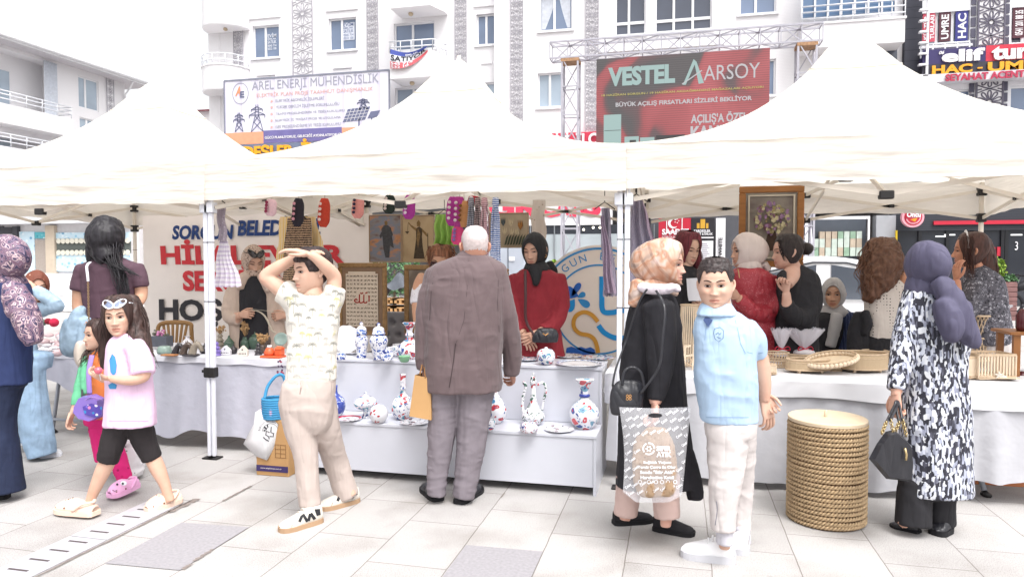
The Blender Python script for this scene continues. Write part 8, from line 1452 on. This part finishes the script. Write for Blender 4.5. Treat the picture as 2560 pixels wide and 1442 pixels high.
def slatbox(label,px,py,wd,h,dp,grp=G4,n=12,starf=False):
    o=onZ(px,py,ZR);k=mpx(o);t=thing('slatted_box',label,'basket',o,grp);w,H,d=wd*k,h*k,dp*k;m=MB()
    for z in(.012,H*.12,H-.008):
        for a,b in(((0,0),(w,0)),((w,0),(w,d)),((w,d),(0,d)),((0,d),(0,0))):m.bar(o+RT*a[0]+FH*a[1]+ZA*z,o+RT*b[0]+FH*b[1]+ZA*z,.008,.014)
    m.build('frame',rimw,t);m=MB()
    for i in range(n+1):
        for y in(0,d):m.bar(o+RT*w*i/n+FH*y+ZA*.01,o+RT*w*i/n+FH*y+ZA*(H-.01),.009,.004)
        for x in(0,w):m.bar(o+RT*x+FH*d*i/n+ZA*.01,o+RT*x+FH*d*i/n+ZA*(H-.01),.006,.006)
    m.build('slats',bead,t);m=MB();m.box(o+V(.01,.01,.014),o+V(w,d,.02));m.build('base_board',boardm,t)
    if starf:
        m=MB();c=o+RT*w*.5-FH*.012+ZA*H*.2
        for i in range(5):a=i*1.257+.3;m.tube([c,c+RT*.028*cos(a)+ZA*.028*sin(a)],[.009,.003],7)
        m.ball(c+RT*.03-ZA*.012,(.02,.01,.012));m.build('seashell',pm('shell white','#eadfd2',.7,.08),t)
slatbox('large slatted reed box with white shells at the right end',2447,950,92,66,70,starf=True);slatbox('narrow slatted reed box between the print coat and the large box',2404,948,40,58,50);slatbox('low open reed box between the oval tray and the deep round tray',2078,928,26,22,26,n=6);slatbox('tiny white reed box beside the elbow of the boy in blue',1922,937,18,28,18,n=4)
t=thing('stick_lamp','tall lampshade of thin reed sticks behind the woman in black','lampshade',onZ(1722,914,ZR),G4);o=onZ(1722,914,ZR);k=mpx(o);m=MB()
for i in range(26):a=i*2*pi/26;m.bar(o+V(25*k*cos(a),25*k*sin(a),0),o+V(20*k*cos(a+.15),20*k*sin(a+.15),152*k),.008,.008)
m.build('stick',bead,t);m=MB()
for r,h in((21,152),(25,4)):m.tube([o+V(r*k*cos(a),r*k*sin(a),h*k)for a in np.linspace(0,2*pi,40)],.006,7)
m.build('ring',rimw,t)
t=thing('bamboo_stand','small bamboo stand with round openwork in front of the stick lamp','stand',onZ(1724,924,ZR),G4);o=onZ(1724,924,ZR);k=mpx(o);m=MB()
for x in(-14,8):m.bar(o+RT*x*k,o+RT*(x+3)*k+ZA*62*k,.016)
m.bar(o+RT*-16*k+ZA*58*k,o+RT*2*k+ZA*60*k,.014);m.bar(o+RT*-14*k+ZA*34*k,o+RT*16*k+ZA*38*k,.014);m.build('bamboo_bar',bead,t);m=MB()
for x in(-3,12):m.tube([o+RT*(x+8*cos(a))*k+ZA*(22+8*sin(a))*k for a in np.linspace(0,2*pi,20)],.004,6)
m.build('openwork',rimw,t)
t=thing('wicker_bowl','round openwork wicker bowl filled with white tulle at the elbow of the boy','basket',onZ(1940,917,ZR),G4);o=onZ(1940,917,ZR);k=mpx(o);m=MB()
for i in range(24):a=i*2*pi/24;m.bar(o+V(22*k*cos(a),20*k*sin(a),0),o+V(30*k*cos(a+.12),27*k*sin(a+.12),36*k),.006)
for r,h in((22,2),(26,18),(30,36)):m.tube([o+V(r*k*cos(a),r*.9*k*sin(a),h*k)for a in np.linspace(0,2*pi,40)],.006,7)
m.build('wicker_frame',rimw,t)
def tulle_mat():
    m,n,l,b=newmat('white tulle');b.inputs['Base Color'].default_value=(.8,.78,.84,1);b.inputs['Roughness'].default_value=.9;b.inputs['Alpha'].default_value=.42;return m
tul=tulle_mat();rib=pm('red ribbon','#d42c48',.5,.06)
for x,y,w,h,lab in((1953,904,25,72,'smaller white tulle favour bag with red ribbon nearest the boy in blue'),(2010,904,44,72,'larger white tulle favour bag with red ribbon in front of the black blazer')):
    o=onZ(x,y,ZR)+ZA*.045;k=mpx(o);t=thing('tulle_bag',lab,'favour bag',o,'tulle favour bags');rr=np.random.RandomState(x)
    for q in range(3):
        ph=rr.uniform(0,6);m=MB();sheet(m,lambda u,v:o+(lambda a,r:V(r*k*cos(a),r*k*sin(a)*.7,(v*h)*k*(1-.12*abs(sin(a*4+ph)))))(u*2*pi,(w*.75*(1-v/.32)+5*(v/.32)if v<.32 else 5+(w-5)*((v-.32)/.68)**.8*(1+.16*sin(u*38+ph)))*(1-.14*q)),60,14);m.build('tulle',tul,t)
    m=MB();m.ball(o+ZA*8*k,(w*.6*k,w*.45*k,10*k));m.build('filling',pm('white sweets','#ece6ea',.5,.05,30,30,.6),t);m=MB();m.tube([o+V(6*k*cos(a),6*k*sin(a),18*k)for a in np.linspace(0,6.28,16)],.006,6)
    for s_ in(-1,1):m.tube([o+ZA*18*k-FH*6*k,o+RT*s_*14*k+ZA*24*k-FH*8*k,o+RT*s_*18*k+ZA*15*k-FH*8*k,o+ZA*18*k-FH*6*k],.007,6,0,4,.5)
    m.build('ribbon',rib,t)
t=thing('twisted_basket','tall twisted wicker basket behind the slatted boxes at the right','basket',onZ(2436,900,ZR),G4);o=onZ(2436,900,ZR);k=mpx(o);m=MB()
for i in range(22):
    for s_ in(-1,1):a=i*2*pi/22;m.tube([o+V(32*k*(.8+.25*(u-.5)**2*4)*cos(a+s_*u),28*k*(.8+.25*(u-.5)**2*4)*sin(a+s_*u),112*k*u)for u in np.linspace(0,1,9)],.004,5)
for h,r in((2,32),(56,26),(112,33)):m.tube([o+V(r*k*cos(a),r*.9*k*sin(a),h*k)for a in np.linspace(0,2*pi,36)],.009,7)
m.build('wicker_frame',rimw,t)
# lidded hamper of braided rope in front of the right table
def hamper():
    b=onZ(2064,1296,0);k=mpx(b);R_=90*k;H=1.0*(1296-1046)*k*.985;t=thing('laundry_hamper','tall lidded hamper of braided tan rope standing before the right table','hamper',b);rope=pm('tan braided rope','#bfa481',.8,.22,60,200,.3,g=1.25);cor=pm('hamper inner brown','#6c4c34',.9,.2,20);m=MB();m.lathe([(R_*.955,.0),(R_*.955,H-.01)],b,48);m.build('core',cor,t);m=MB();n=22;rr=random.Random(6)
    for i in range(n):
        z=.016+(H-.03)*i/(n-1);off=rr.uniform(0,1);tl=rr.uniform(-.006,.006)
        for s_ in(0,1):
            P=[]
            for q in range(217):a=q/216*2*pi;w=33*a+s_*pi+off;P.append(b+V((R_-.004+.0065*cos(w))*cos(a),(R_-.004+.0065*cos(w))*sin(a),z+tl*cos(a+off)+.0072*sin(w)))
            m.tube(P,.0066,5,0,1,cap=False)
    m.build('rope_coil',rope,t);m=MB();m.lathe([(R_*.99,H),(R_*1.02,H+.004),(R_*1.02,H+.020),(R_*1.0,H+.024),(.001,H+.024)],b,56,smooth=False);ld=m.build('lid',boardm,t);m=MB();c=b+ZA*(H+.022)-RT*.01;m.tube([c,c+ZA*.028,c+ZA*.042+RT*.004],[.008,.0095,.004],8,0,3);m.build('knob',bead,ld)
hamper()
# right edge: wooden stand with dark red jars, painted round board
o=onZ(2585,1195,0);t=thing('wooden_stand','small brown wooden stand holding dark red jars at the right edge','stand',(2.35,5.25,0));wd=pm('brown varnished wood','#a06a3c',.45,.15,8,60,.1);a=onY(2522,985,5.2);m=MB()
for z in(a[2]+.0,onY(2522,830,5.2)[2]):m.box((a[0],5.2,z-.02),(a[0]+.5,5.5,z),bev=.003);
m.build('shelf',wd,t)
for y in(5.22,5.46):m=MB();m.box((a[0]+.03,y,0),(a[0]+.07,y+.03,onY(2522,830,5.2)[2]-.021));m.build('leg',wd,t)
djr=pm('dark red enamel','#5c2028',.2,.1,spec=.5)
for x,y,lab in((2556,829,'dark red jar on top of the wooden stand'),(2553,985,'dark red bowl on the lower shelf of the wooden stand')):o=onY(x,y,5.3);k=mpx(o);tt=thing('red_jar',lab,'jar',o+ZA*.003,'dark red jars');m=MB();m.lathe([(a_*k,b_*k)for a_,b_ in((12,0),(15,10),(15,40),(9,50),(6,56))],o+ZA*.003,20);m.build('body',djr,tt)
def art():
    m,n,l,b=newmat('orange wave painting');w=N(n,'ShaderNodeTexWave',wave_type='RINGS');w.inputs['Scale'].default_value=.9;w.inputs['Distortion'].default_value=3;w.inputs['Detail Scale'].default_value=.8;l.new(coords(n,l,(1,1,1.5)),w.inputs['Vector']);l.new(ramp(n,l,w.outputs[0],[(0,col('#c8743c')),(.3,col('#8c5230')),(.45,col('#e09450')),(.7,col('#d88040')),(.85,col('#c03c30'))],'CONSTANT'),b.inputs['Base Color']);b.inputs['Roughness'].default_value=.6;return m
a=onY(2458,1192,5.25);t=thing('painted_board','board painted with orange and brown waves leaning under the right table end','painting',(a[0]+.25,5.25,0));m=MB();m.add([V(a[0]-.1,5.2,.0),V(a[0]+.8,5.2,.0),V(a[0]+.8,5.38,.36),V(a[0]+.28,5.38,.36),V(a[0]-.1,5.22,.0),V(a[0]+.8,5.22,.0),V(a[0]+.8,5.4,.36),V(a[0]+.28,5.4,.36)],[(0,1,2,3),(7,6,5,4),(0,3,7,4),(3,2,6,7),(1,5,6,2)]);m.build('board',art(),t)
# ---------------------------------------------------------------- carton, tote and blue basket in front of the counter
kr=pm('kraft cardboard','#bd9464',.8,.06,6,200,.15,g=1.15);a=onZ(641,1186,0);b=onZ(724,1191,0);zt=at(680,1046,dep(a))[2];t=thing('cardboard_box','brown cardboard carton with a purple printed band beside the counter','box',(a+b)/2);m=MB();m.box((a[0],a[1],0),(b[0],a[1]+.3,zt),bev=.004);m.build('carton',kr,t);m=MB();h=zt;w=b[0]-a[0];y=a[1]-.003
m.box((a[0]+.003,y-.001,.03),(b[0]-.003,y+.002,.072),0);m.text('www.etapkimya.com.tr',V(a[0]+w*.14,y-.003,.046),XA,ZA,w*.66,.014,1,.02);
for i in range(4):m.box((a[0]+w*.6,y,.13+.03*i),(a[0]+w*.92,y+.002,.132+.03*i),2)
for i in range(3):m.box((a[0]+w*(.6+.16*i),y,.13),(a[0]+w*(.6+.16*i)+.002,y+.002,.22),2)
m.build('printing',[pm('print purple','#44386a',.7,.05),pm('print pale','#e0d4d8',.7),pm('print brown','#84603c',.8)],t)
def rope_bowl():
    o=onZ(686,1044,zt+.004);k=mpx(o);t=thing('blue_basket','blue coiled rope basket with pink and yellow leaves on the carton','basket',o);bl=cells('blue coiled yarn','#4a9ccc',['#e8b8d0','#e4dc80','#f0f0f0'],14,.22,.85,(1,1,.45),keep=.6);m=MB();n=9
    for i in range(n):r=(27+1.2*sin(i/n*3))*k;m.tube([o+V(r*cos(a),r*sin(a),(3+5.7*i)*k)for a in np.linspace(0,2*pi,36)],3.4*k,7)
    m.lathe([(26*k,0),(26*k,2*k)],o,30);m.build('coils',bl,t);m=MB();m.tube([o+RT*-20*k+ZA*50*k-FH*.03,o+RT*-15*k+ZA*80*k,o+RT*5*k+ZA*105*k+FH*.02,o+RT*20*k+ZA*100*k+FH*.04,o+RT*25*k+ZA*52*k+FH*.05],4*k,8,0,8);m.build('handle',pm('blue yarn','#4a9ccc',.85,.15,60,120,.3),t)
rope_bowl()
dd=dep(a)-.03;t=thing('tote_bag','white cotton tote printed with a grey emblem hanging over the carton','bag',at(660,1150,dd));tot=pm('white cotton tote','#ececee',.85,.03,12,300,.2,g=1.25);Q=[(655,1020),(682,1044),(722,1046),(718,1072),(690,1110),(667,1150),(640,1140),(608,1109),(634,1060),(638,1030)];m=MB();P=[at(x,y,dd-.015*sin(i*1.7))for i,(x,y)in enumerate(Q)];c=np.mean(P,0)-FH*.035;P2=[q+(c-q)*.0+FH*.028 for q in P];k=len(P);mid=[q+(c-q)*.45-FH*.012 for q in P]
m.add(P+mid+[c]+P2,[(i,(i+1)%k,(i+1)%k+k,i+k)for i in range(k)]+[(i+k,(i+1)%k+k,2*k)for i in range(k)]+[(i,i+2*k+1,(i+1)%k+2*k+1,(i+1)%k)for i in range(k)]+[[i+2*k+1 for i in range(k)][::-1]],0,True);ob=m.build('tote_cloth',tot,t)
pol=[];C0=(676,1078)
for i,ch in enumerate('SORGUN BELEDİYESİ'):
    if ch!=' ':an=pi*.98-i*.17;pol+=text_px(ch,C0[0]+24*cos(an)-1.5,C0[1]-24*sin(an),3.4,5,.0,-(an-pi/2))
pol+=stroke([(C0[0]+20*cos(q),C0[1]-20*sin(q))for q in np.linspace(.1,3.1,14)],1)+stroke([(678,1066),(677,1080),(684,1083),(683,1091),(674,1090)],2.4)+stroke([(674,1080),(666,1077),(664,1086),(672,1091),(673,1097)],2.4)+stroke([(660,1066),(667,1072)],4.5)+stroke([(659,1076),(664,1075)],3.5)+stroke([(668,1061),(670,1068)],3.5)+stroke([(658,1092),(664,1098),(672,1102)],2.5)
print_on(None,ob,'emblem_print',quads(pol),pm('print charcoal','#4a4a50',.8,0,bstr=0),.004,t)
t=thing('paper_bag','brown kraft paper bag held by the man in the brown jacket','bag',at(1052,1045,4.26));m=MB();d1=4.3;f0=[at(x,y,d1-.1)for x,y in((1037,937),(1076,945),(1078,1050),(1023,1040))];f1=[q+FH*.2+RT*.02 for q in f0];fm=[(f0[0]+f1[0])/2+RT*.02,(f0[3]+f1[3])/2+RT*.012]
m.add(f0+f1+fm,[(0,3,2,1),(4,5,6,7),(0,8,9,3),(8,4,7,9),(1,2,6,5),(3,9,7,6,2)]);m.build('bag_body',kr,t);m=MB();m.tube([f0[0]+RT*.03,at(1058,905,4.27),f0[1]-RT*.03],.005,6,0,5);m.build('handle',pm('paper cord','#94683c',.8),t)
# ---------------------------------------------------------------- things hung from the middle tent's frame, pictures behind
def frame_pic(name,label,q,y,fw,fm,pm_,polys=(),mats=(),cat='picture',lean=0.,mount=None):
    """framed picture: q = (px0, py bottom, px1, py top)"""
    x0,z0,x1,z1=rectY(*q,y);t=thing(name,label,cat,((x0+x1)/2,y,z0));w=fw*(x1-x0);m=MB()
    for a,b,c,d in((x0,z0,x1,z0+w),(x0,z1-w,x1,z1),(x0,z0+w,x0+w,z1-w),(x1-w,z0+w,x1,z1-w)):m.box((a,y,b),(c,y+.03,d),bev=.006)
    m.build('frame',fm,t);m=MB();m.box((x0+w,y+.012,z0+w),(x1-w,y+.02,z1-w));m.build('picture',pm_,t);S=lambda a,b:(x0+(x1-x0)*a,z0+(z1-z0)*b)
    if polys:
        m=MB()
        for i,(P,mi)in enumerate(polys):m.poly([S(a,b)for a,b in P],(0,y+.010-.0006*i,0),XA,ZA,.0004,mi)
        m.build('painted_figure',list(mats),t)
    return t,(x0,z0,x1,z1)
def clouds(name,cols,sc=4.,sx=(1,1,1)):
    m,n,l,b=newmat(name);nz=N(n,'ShaderNodeTexNoise');nz.inputs['Scale'].default_value=sc;nz.inputs['Detail'].default_value=4;l.new(coords(n,l,sx),nz.inputs['Vector']);k=len(cols);l.new(ramp(n,l,nz.outputs[0],[(.3+.4*i/(k-1),col(c))for i,c in enumerate(cols)]),b.inputs['Base Color']);b.inputs['Roughness'].default_value=.5;return m
PY=6.7;tan_f=pm('tan picture edge','#b49a80',.6,.1,20);gilt=pm('gilt moulding','#9c7a50',.4,.25,30,60,.3,metal=.25);stl=pm('painted grey','#4a4a4e',.6,.3,60);brq=pm('painted bronze','#4a3c2c',.6,.4,60);brl=pm('painted gold bronze','#8a6c44',.6,.3,60)
coatman=[([(.50,.10),(.62,.10),(.64,.35),(.76,.30),(.70,.55),(.68,.72),(.58,.78),(.46,.78),(.38,.70),(.42,.5),(.44,.3)],0),([(.49,.78),(.56,.78),(.575,.84),(.53,.88),(.48,.85)],1),([(.42,.68),(.32,.56),(.36,.50),(.47,.62)],0),([(.68,.70),(.74,.58),(.64,.50),(.60,.56)],0)]
frame_pic('landscape_picture','picture of a standing figure in a long coat under orange clouds',(922,656,1003,536),PY,.03,tan_f,clouds('dusk clouds',['#6c4a44','#8c8484','#7c8494','#c88a5c','#5c6070'],5,(1,1,2)),coatman,(stl,brl))
just=[([(.36,.08),(.70,.08),(.64,.35),(.62,.55),(.64,.70),(.54,.76),(.44,.72),(.44,.5)],0),([(.47,.76),(.57,.76),(.58,.84),(.52,.90),(.46,.84)],1),([(.46,.72),(.28,.80),(.22,.86),(.20,.84),(.28,.76),(.44,.66)],1),([(.62,.72),(.76,.62),(.80,.55),(.76,.55),(.62,.66)],1),([(.79,.62),(.81,.62),(.81,.18),(.79,.18)],0),([(.10,.66),(.24,.66),(.17,.60)],0),([(.20,.84),(.21,.84),(.18,.66),(.17,.66)],0),([(.5,.72),(.58,.60),(.5,.30),(.46,.5)],1)]
frame_pic('statue_picture','picture of a bronze statue holding scales on a tan ground',(1004,656,1085,537),PY,.03,tan_f,clouds('tan ground',['#a88c68','#c4aa84','#b89c74'],3),just,(brq,brl))
tl_=[];rr=random.Random(3)
for cx_,cy_,r,mi in((.36,.72,.13,0),(.56,.70,.13,1),(.40,.46,.12,1),(.58,.44,.12,1),(.80,.62,.15,2),(.72,.42,.12,1)):
    for k in range(5):a=-.7+k*.35;tl_.append(([(cx_,cy_-r*.8),(cx_+r*.5*sin(a-.3),cy_),(cx_+r*.65*sin(a),cy_+r*1.2),(cx_+r*.5*sin(a+.3),cy_)],mi if k%2 else mi+3))
for k in range(7):x=.4+.07*k;tl_.append(([(x,.08),(x+.05,.1),(x+.12,.4),(x+.05,.3)],6))
frame_pic('tulip_picture','picture of gold and cream tulips between the blue tassels and black headscarf',(1222,620,1321,531),PY,.02,tan_f,clouds('taupe ground',['#a8967c','#c0ae94'],3),tl_,[pm('petal %d'%i,c,.6,.2,40)for i,c in enumerate(('#5c6468','#b8a484','#b47c3c','#3c4448','#d8c8a8','#8c5c2c','#4a5040'))])
t,r=frame_pic('calligraphy_frame','gilt framed calligraphy panel with red central script standing on the counter',(845,836,965,657),5.55,.085,gilt,pm('brown mat','#8c7058',.7,.1),cat='picture');x0,z0,x1,z1=r;w,h=x1-x0,z1-z0;m=MB();y=5.552
m.poly([(x0+w*a,z0+h*b)for a,b in((.17,.15),(.22,.15),(.22,.12),(.78,.12),(.78,.15),(.83,.15),(.83,.85),(.78,.85),(.78,.88),(.22,.88),(.22,.85),(.17,.85))],(0,y+.002,0),XA,ZA,.002,0)
for i in range(9):
    for j in range(13):
        if 2<i<6 and 4<j<9:continue
        cx_,cz=x0+w*(.21+.0725*i),z0+h*(.155+.055*j);m.strip([(cx_+rr.uniform(-.2,.2)*w*.06+w*.022*cos(q*1.3+i),cz+h*.013*sin(q*2.1+j))for q in range(6)],.0032,(0,y-.001,0),XA,ZA,1,.001)
C=(x0+w*.5,z0+h*.5)
for P in([(.1,-.035),(.1,.05)],[(.07,-.03),(.06,-.05),(.03,-.04),(.03,.06)],[(.03,-.03),(.0,-.05),(-.03,-.04),(-.03,.065)],[(-.03,-.03),(-.06,-.05),(-.1,-.03),(-.08,.0),(-.06,-.02)],[(-.02,.085),(.0,.075),(.02,.09)],[(.05,.08),(.08,.095)]):m.strip(catmull(np.array([(C[0]+a*w*1.5,C[1]+b*h*1.)for a,b in P]),5),.011,(0,y-.002,0),XA,ZA,2,.001)
m.build('calligraphy',[pm('parchment','#d8c6b0',.7,.05),pm('script ink','#54483c',.7,0),pm('script red','#a83c34',.7,0)],t)
frame_pic('gilt_frame','gilt frame with dark picture half hidden by the left sleeve of the man',(1010,832,1100,662),5.75,.13,gilt,clouds('dark old picture',['#4c4038','#7c6c5c','#a89c8c'],4));frame_pic('wooden_picture','small plain wood frame right of the blue tassels',(1236,694,1271,672),5.9,.2,pm('oak','#b48858',.6,.15,20),clouds('brown canvas',['#a87848','#c09060'],4))
fl=[];vp=pm('vase brown','#4a3428',.6,.2,40)
for k in range(130):
    a=rr.uniform(0,6.28);q=rr.uniform(0,1)**.6;cx_,cy_=.5+.40*q*cos(a),.64+.27*q*sin(a);s=rr.uniform(.025,.06);fl.append(([(cx_+s*cos(b)*rr.uniform(.6,1.2),cy_+s*.8*sin(b)*rr.uniform(.6,1.2))for b in np.linspace(0,6.28,8)[:-1]],rr.choice([0,1,2,3,3,0])))
fl=[([(.40,.10),(.62,.10),(.66,.25),(.60,.42),(.44,.42),(.38,.25)],4)]+fl
frame_pic('bouquet_painting','large wood framed painting of a lilac and white flower bouquet',(1846,668,2012,463),6.35,.105,pm('orange brown wood','#a8703c',.5,.2,5,60,.2,sx=(1,1,6)),clouds('sage ground',['#7c7468','#968c80','#6c5c58'],4),[(P,mi)for P,mi in[([(a*.68+.16,b*.74+.13)for a,b in P],mi)for P,mi in fl]],[pm('lilac bloom','#a07ca0',.7,.25,60),pm('mauve bloom','#8c6474',.7,.25,60),pm('olive bloom','#a89c6c',.7,.25,60),pm('cream bloom','#d0c49c',.7,.25,60),vp])
def liner():
    x0,z0,x1,z1=rectY(1846,668,2012,463,6.35);m=MB();w=.012;a,b,c,d=x0+.075,z0+.075,x1-.075,z1-.075
    for q in((a,b,c,b+w),(a,d-w,c,d),(a,b+w,a+w,d-w),(c-w,b+w,c,d-w)):m.box((q[0],6.345,q[1]),(q[2],6.358,q[3]))
    m.build('liner',pm('cream liner','#d8ccb8',.6),[o for o in SC.objects if o.name=='bouquet_painting'][0])
liner()
# tufted grey armchair
t=thing('tufted_armchair','grey tufted armchair behind the ginger jars','armchair',onY(990,940,6.2)*V(1,1,0));gf=pm('grey velvet','#8e8c90',.6,.08,8,200,.1,g=1.1);c=onY(988,800,6.2);m=MB()
def tuf(u,v):
    x,z=(u-.5)*.42,v*.62;d=0
    for i in range(-2,3):
        for j in range(0,5):px_,pz=i*.12+(j%2)*.06,.05+j*.12;d=max(d,exp(-((x-px_)**2+(z-pz)**2)/.0007))
    return V(c[0]+x,6.2-.05*(1-.9*d)-.02*sin(pi*u),.38+z)
sheet(m,tuf,60,80);m.box((c[0]-.21,6.21,.2),(c[0]+.21,6.32,1.0),bev=.02);m.build('backrest',gf,t);m=MB();m.box((c[0]-.25,5.8,.2),(c[0]+.25,6.14,.42),bev=.04);m.build('seat',gf,t)
for s in(-1,1):m=MB();m.box((c[0]+s*.22,5.8,.1),(c[0]+s*.32,6.3,.62),bev=.04);m.build('arm',gf,t)
# crocheted slippers and socks on a line
lm=pm('hanging string','#c8b49c',.8);G5='knitted slippers hung from the tent frame'
def slipper(x,y0,y1,c,c2,lab,lean=0.):
    y=4.95;t=thing('knitted_slipper',lab,'slipper',onY(x,y1,y),G5);mt=bands('slipper yarn '+c,[(0,c),(.5,c2 if c2 else c)],300,'Z',kind='SIN',g=1.1,bstr=.5);P=[onY(x+lean*v,y0+(y1-y0)*v,y)for v in(0,.2,.5,.8,1)];k=mpx(P[0]);m=MB();m.tube(P,np.array([9,15,16,16,8])*k,16,0,4,.55,YA);m.build('slipper_knit',pm('yarn '+c,c,.9,.1,60,260,.5,g=1.1),t);m=MB()
    for v in(.2,.38,.56,.74):q=P[0]+(P[-1]-P[0])*v+V(-4*k,-.045,0);m.ball(q,(4.5*k,.006,4*k),0,8,6)
    m.build('heart_trim',pm('trim '+(c2 or '#f0e0e0'),c2 or '#f0e0e0',.9,.1),t);m=MB();m.tube([P[0],P[0]+ZA*.12],.002,5);m.build('string',lm,t)
for a in((679,498,540,'#e8c4cc','#9c3c5c','pale pink slipper with red trim, first of the hung row'),(747,496,566,'#2c2830','#d89ca8','long black slipper with pink trim above the chevron knit'),(812,496,568,'#b8402c','#f0d8d0','rust red slipper with white hearts'),(897,490,546,'#d89088','#3c3448','salmon pink slipper with dark hearts'),(975,488,534,'#2a342e','#d8c8c0','blackish green slipper with cream trim'),(1025,488,548,'#a83c94','#f0e0ec','magenta slipper with white hearts'),(1133,492,565,'#a8388c','','plain magenta slipper at left of the hung pair'),(1149,492,572,'#b0408c','','plain magenta slipper at right of the hung pair'),(1160,502,568,'#c89060','#8c5c34','tan slipper beside the tassel scarves'),(1146,565,612,'#d8487c','#8c6ca8','pink sock below the magenta pair'),(1187,490,512,'#a82838','','small dark red slipper above the tassel scarves')):slipper(*a,lean=-4)
def hung(name,label,cat,y,top,bot,mt,rip=.012,n=24,scal=(),grp=None,hanger=True,seed=1,holes=0):
    """hanging knit: top and bottom edges as px (xl, xr, y)"""
    (a,b,yt),(c,d,yb)=top,bot;o=onY((c+d)/2,yb,y);t=thing(name,label,cat,o,grp);m=MB();f=lambda s:(lambda u,v:onY((a+(b-a)*u)*(1-v)+(c+(d-c)*u)*v+2*sin(v*9+seed),yt+(yb-yt)*v+(4*abs(sin(u*pi*5))*(v>.97)),y+s)+YA*rip*sin(u*n+seed+v*2)*(.4+v))
    sheet(m,f(0),40,30);sheet(m,f(.012),40,30);m.build('knit',mt,t)
    if hanger:m=MB();q=onY((a+b)/2,yt,y);m.tube([q-XA*.07-ZA*.01,q+ZA*.04,q+XA*.07-ZA*.01],.004,6);m.tube([q+ZA*.04,q+ZA*.12],.003,6);m.build('hanger',jb,t)
    return t
lp=bands('white and lilac crochet',[(0,'#eee8ee'),(.62,'#b49cc8'),(.72,'#eee8ee'),(.85,'#a88cc0'),(.93,'#eee8ee')],58,'Z',dist=.6,g=1.15,bstr=.8);hung('crochet_dress','white and lilac crochet child dress hung by the tent leg','dress',4.75,(546,566,598),(534,602,714),lp,.012,30,hanger=False)
hung('crochet_bodice','lilac grey crochet bodice above the white and lilac skirt','bodice',4.73,(540,562,512),(546,566,600),cells('lilac grey crochet','#b0a4b0',['#d8ccd8','#8c7c90'],60,.25,.9),.006,12)
hung('chevron_dress','black and tan chevron knitted dress hung above the boy','dress',5.2,(716,776,545),(702,796,722),bands('chevron knit',[(0,'#2c2424'),(.5,'#bc9c7c')],105,'Z',dist=2.4,dscale=6,g=1.15,bstr=.6),.012,16);hung('gingham_apron','yellow gingham apron behind the chevron dress','apron',5.3,(700,790,542),(694,818,652),bands('yellow gingham',[(0,'#e8b840'),(.5,'#f0e4cc')],150,'X',g=1.1),.012,14,seed=3)
hung('green_knit','lime green knitted child top beside the statue picture','knit top',5.6,(1086,1136,536),(1084,1142,612),bands('lime knit',[(0,'#6ca848'),(.5,'#a8cc68')],230,'Z',kind='SIN',dist=1,bstr=.8,g=1.1),.02,24)
for i,(x,w,yb,c1,c2,lab)in enumerate(((1178,8,600,'#6c6c74','#a4a4ac','grey tasselled scarf at left of the hung scarves'),(1194,8,600,'#b49c9c','#5c5454','brown and cream tasselled scarf in the hung row'),(1211,9,665,'#d8b4b8','#a88088','dusty pink tasselled scarf in the hung row'),(1239,9,682,'#4868a8','#dce0ec','blue and white tasselled scarf right of the head of the man'))):
    y=4.85;t=thing('tassel_scarf',lab,'scarf',onY(x,yb,y),'tasselled scarves hung in a row');m=MB();k=mpx(onY(x,520,y));m.tube([onY(x,494,y),onY(x,512,y),onY(x,518,y)],[w*k*.8,w*k,w*k*.7],10);rs_=np.random.RandomState(i)
    for q in range(16):a=rs_.uniform(-1,1);m.tube([onY(x+a*w*.6,512,y+rs_.uniform(-.02,.02)),onY(x+a*w*(1.1+.2*sin(q)),560,y+rs_.uniform(-.02,.02)),onY(x+a*w*1.1+rs_.uniform(-3,3),yb-rs_.uniform(0,14),y)],.0055,5,0,4)
    m.build('tassel',bands('yarn twist %d'%i,[(0,c1),(.5,c2)],130,'Z',dist=3,g=1.1,bstr=.4),t)
hung('lace_runner','cream lace runner hung behind the black headscarf','lace',5.6,(1330,1362,500),(1326,1366,600),cells('cream lace','#d4c8bc',['#a89888','#c4b4a4'],30,.2,.9),.008,9,hanger=False)
sh1=bands('lilac grey cable knit',[(0,'#8c8498'),(.5,'#a8a0b0')],190,'X',kind='SIN',dist=4,g=1.15,bstr=.9);sh2=cells('dusty lilac crochet','#b8a4b8',['#8c7890','#9c88a0'],85,.3,.9,bstr=.5)
hung('knitted_shawl','lilac grey knitted shawl hung left of the middle tent leg','shawl',4.75,(1501,1522,520),(1508,1543,738),sh1,.02,12);hung('crochet_edge','dusty lilac crochet shawl in front of the left hung shawl','shawl',4.7,(1503,1512,540),(1512,1540,730),sh2,.015,14,hanger=False,seed=4);hung('knitted_shawl','lilac grey knitted shawl hung right of the middle tent leg','shawl',4.8,(1578,1604,500),(1572,1650,700),sh1,.025,14,seed=2);hung('crochet_edge','dusty lilac crochet shawl hung right beside the party poster','shawl',4.9,(1597,1606,500),(1600,1650,640),sh2,.015,14,hanger=False,seed=6)
t=thing('earring_card','small clear bag of red and dark beads hung at the table corner by the carton','bead bag',onY(700,940,4.72));m=MB()
for i in range(14):m.ball(onY(rr.uniform(694,708),rr.uniform(900,938),4.72),.008,i%2,8,6)
m.build('bead',[pm('bead red','#a83c54',.3),pm('bead dark','#54405c',.3)],t)
bpy.data.scenes.remove(TS)
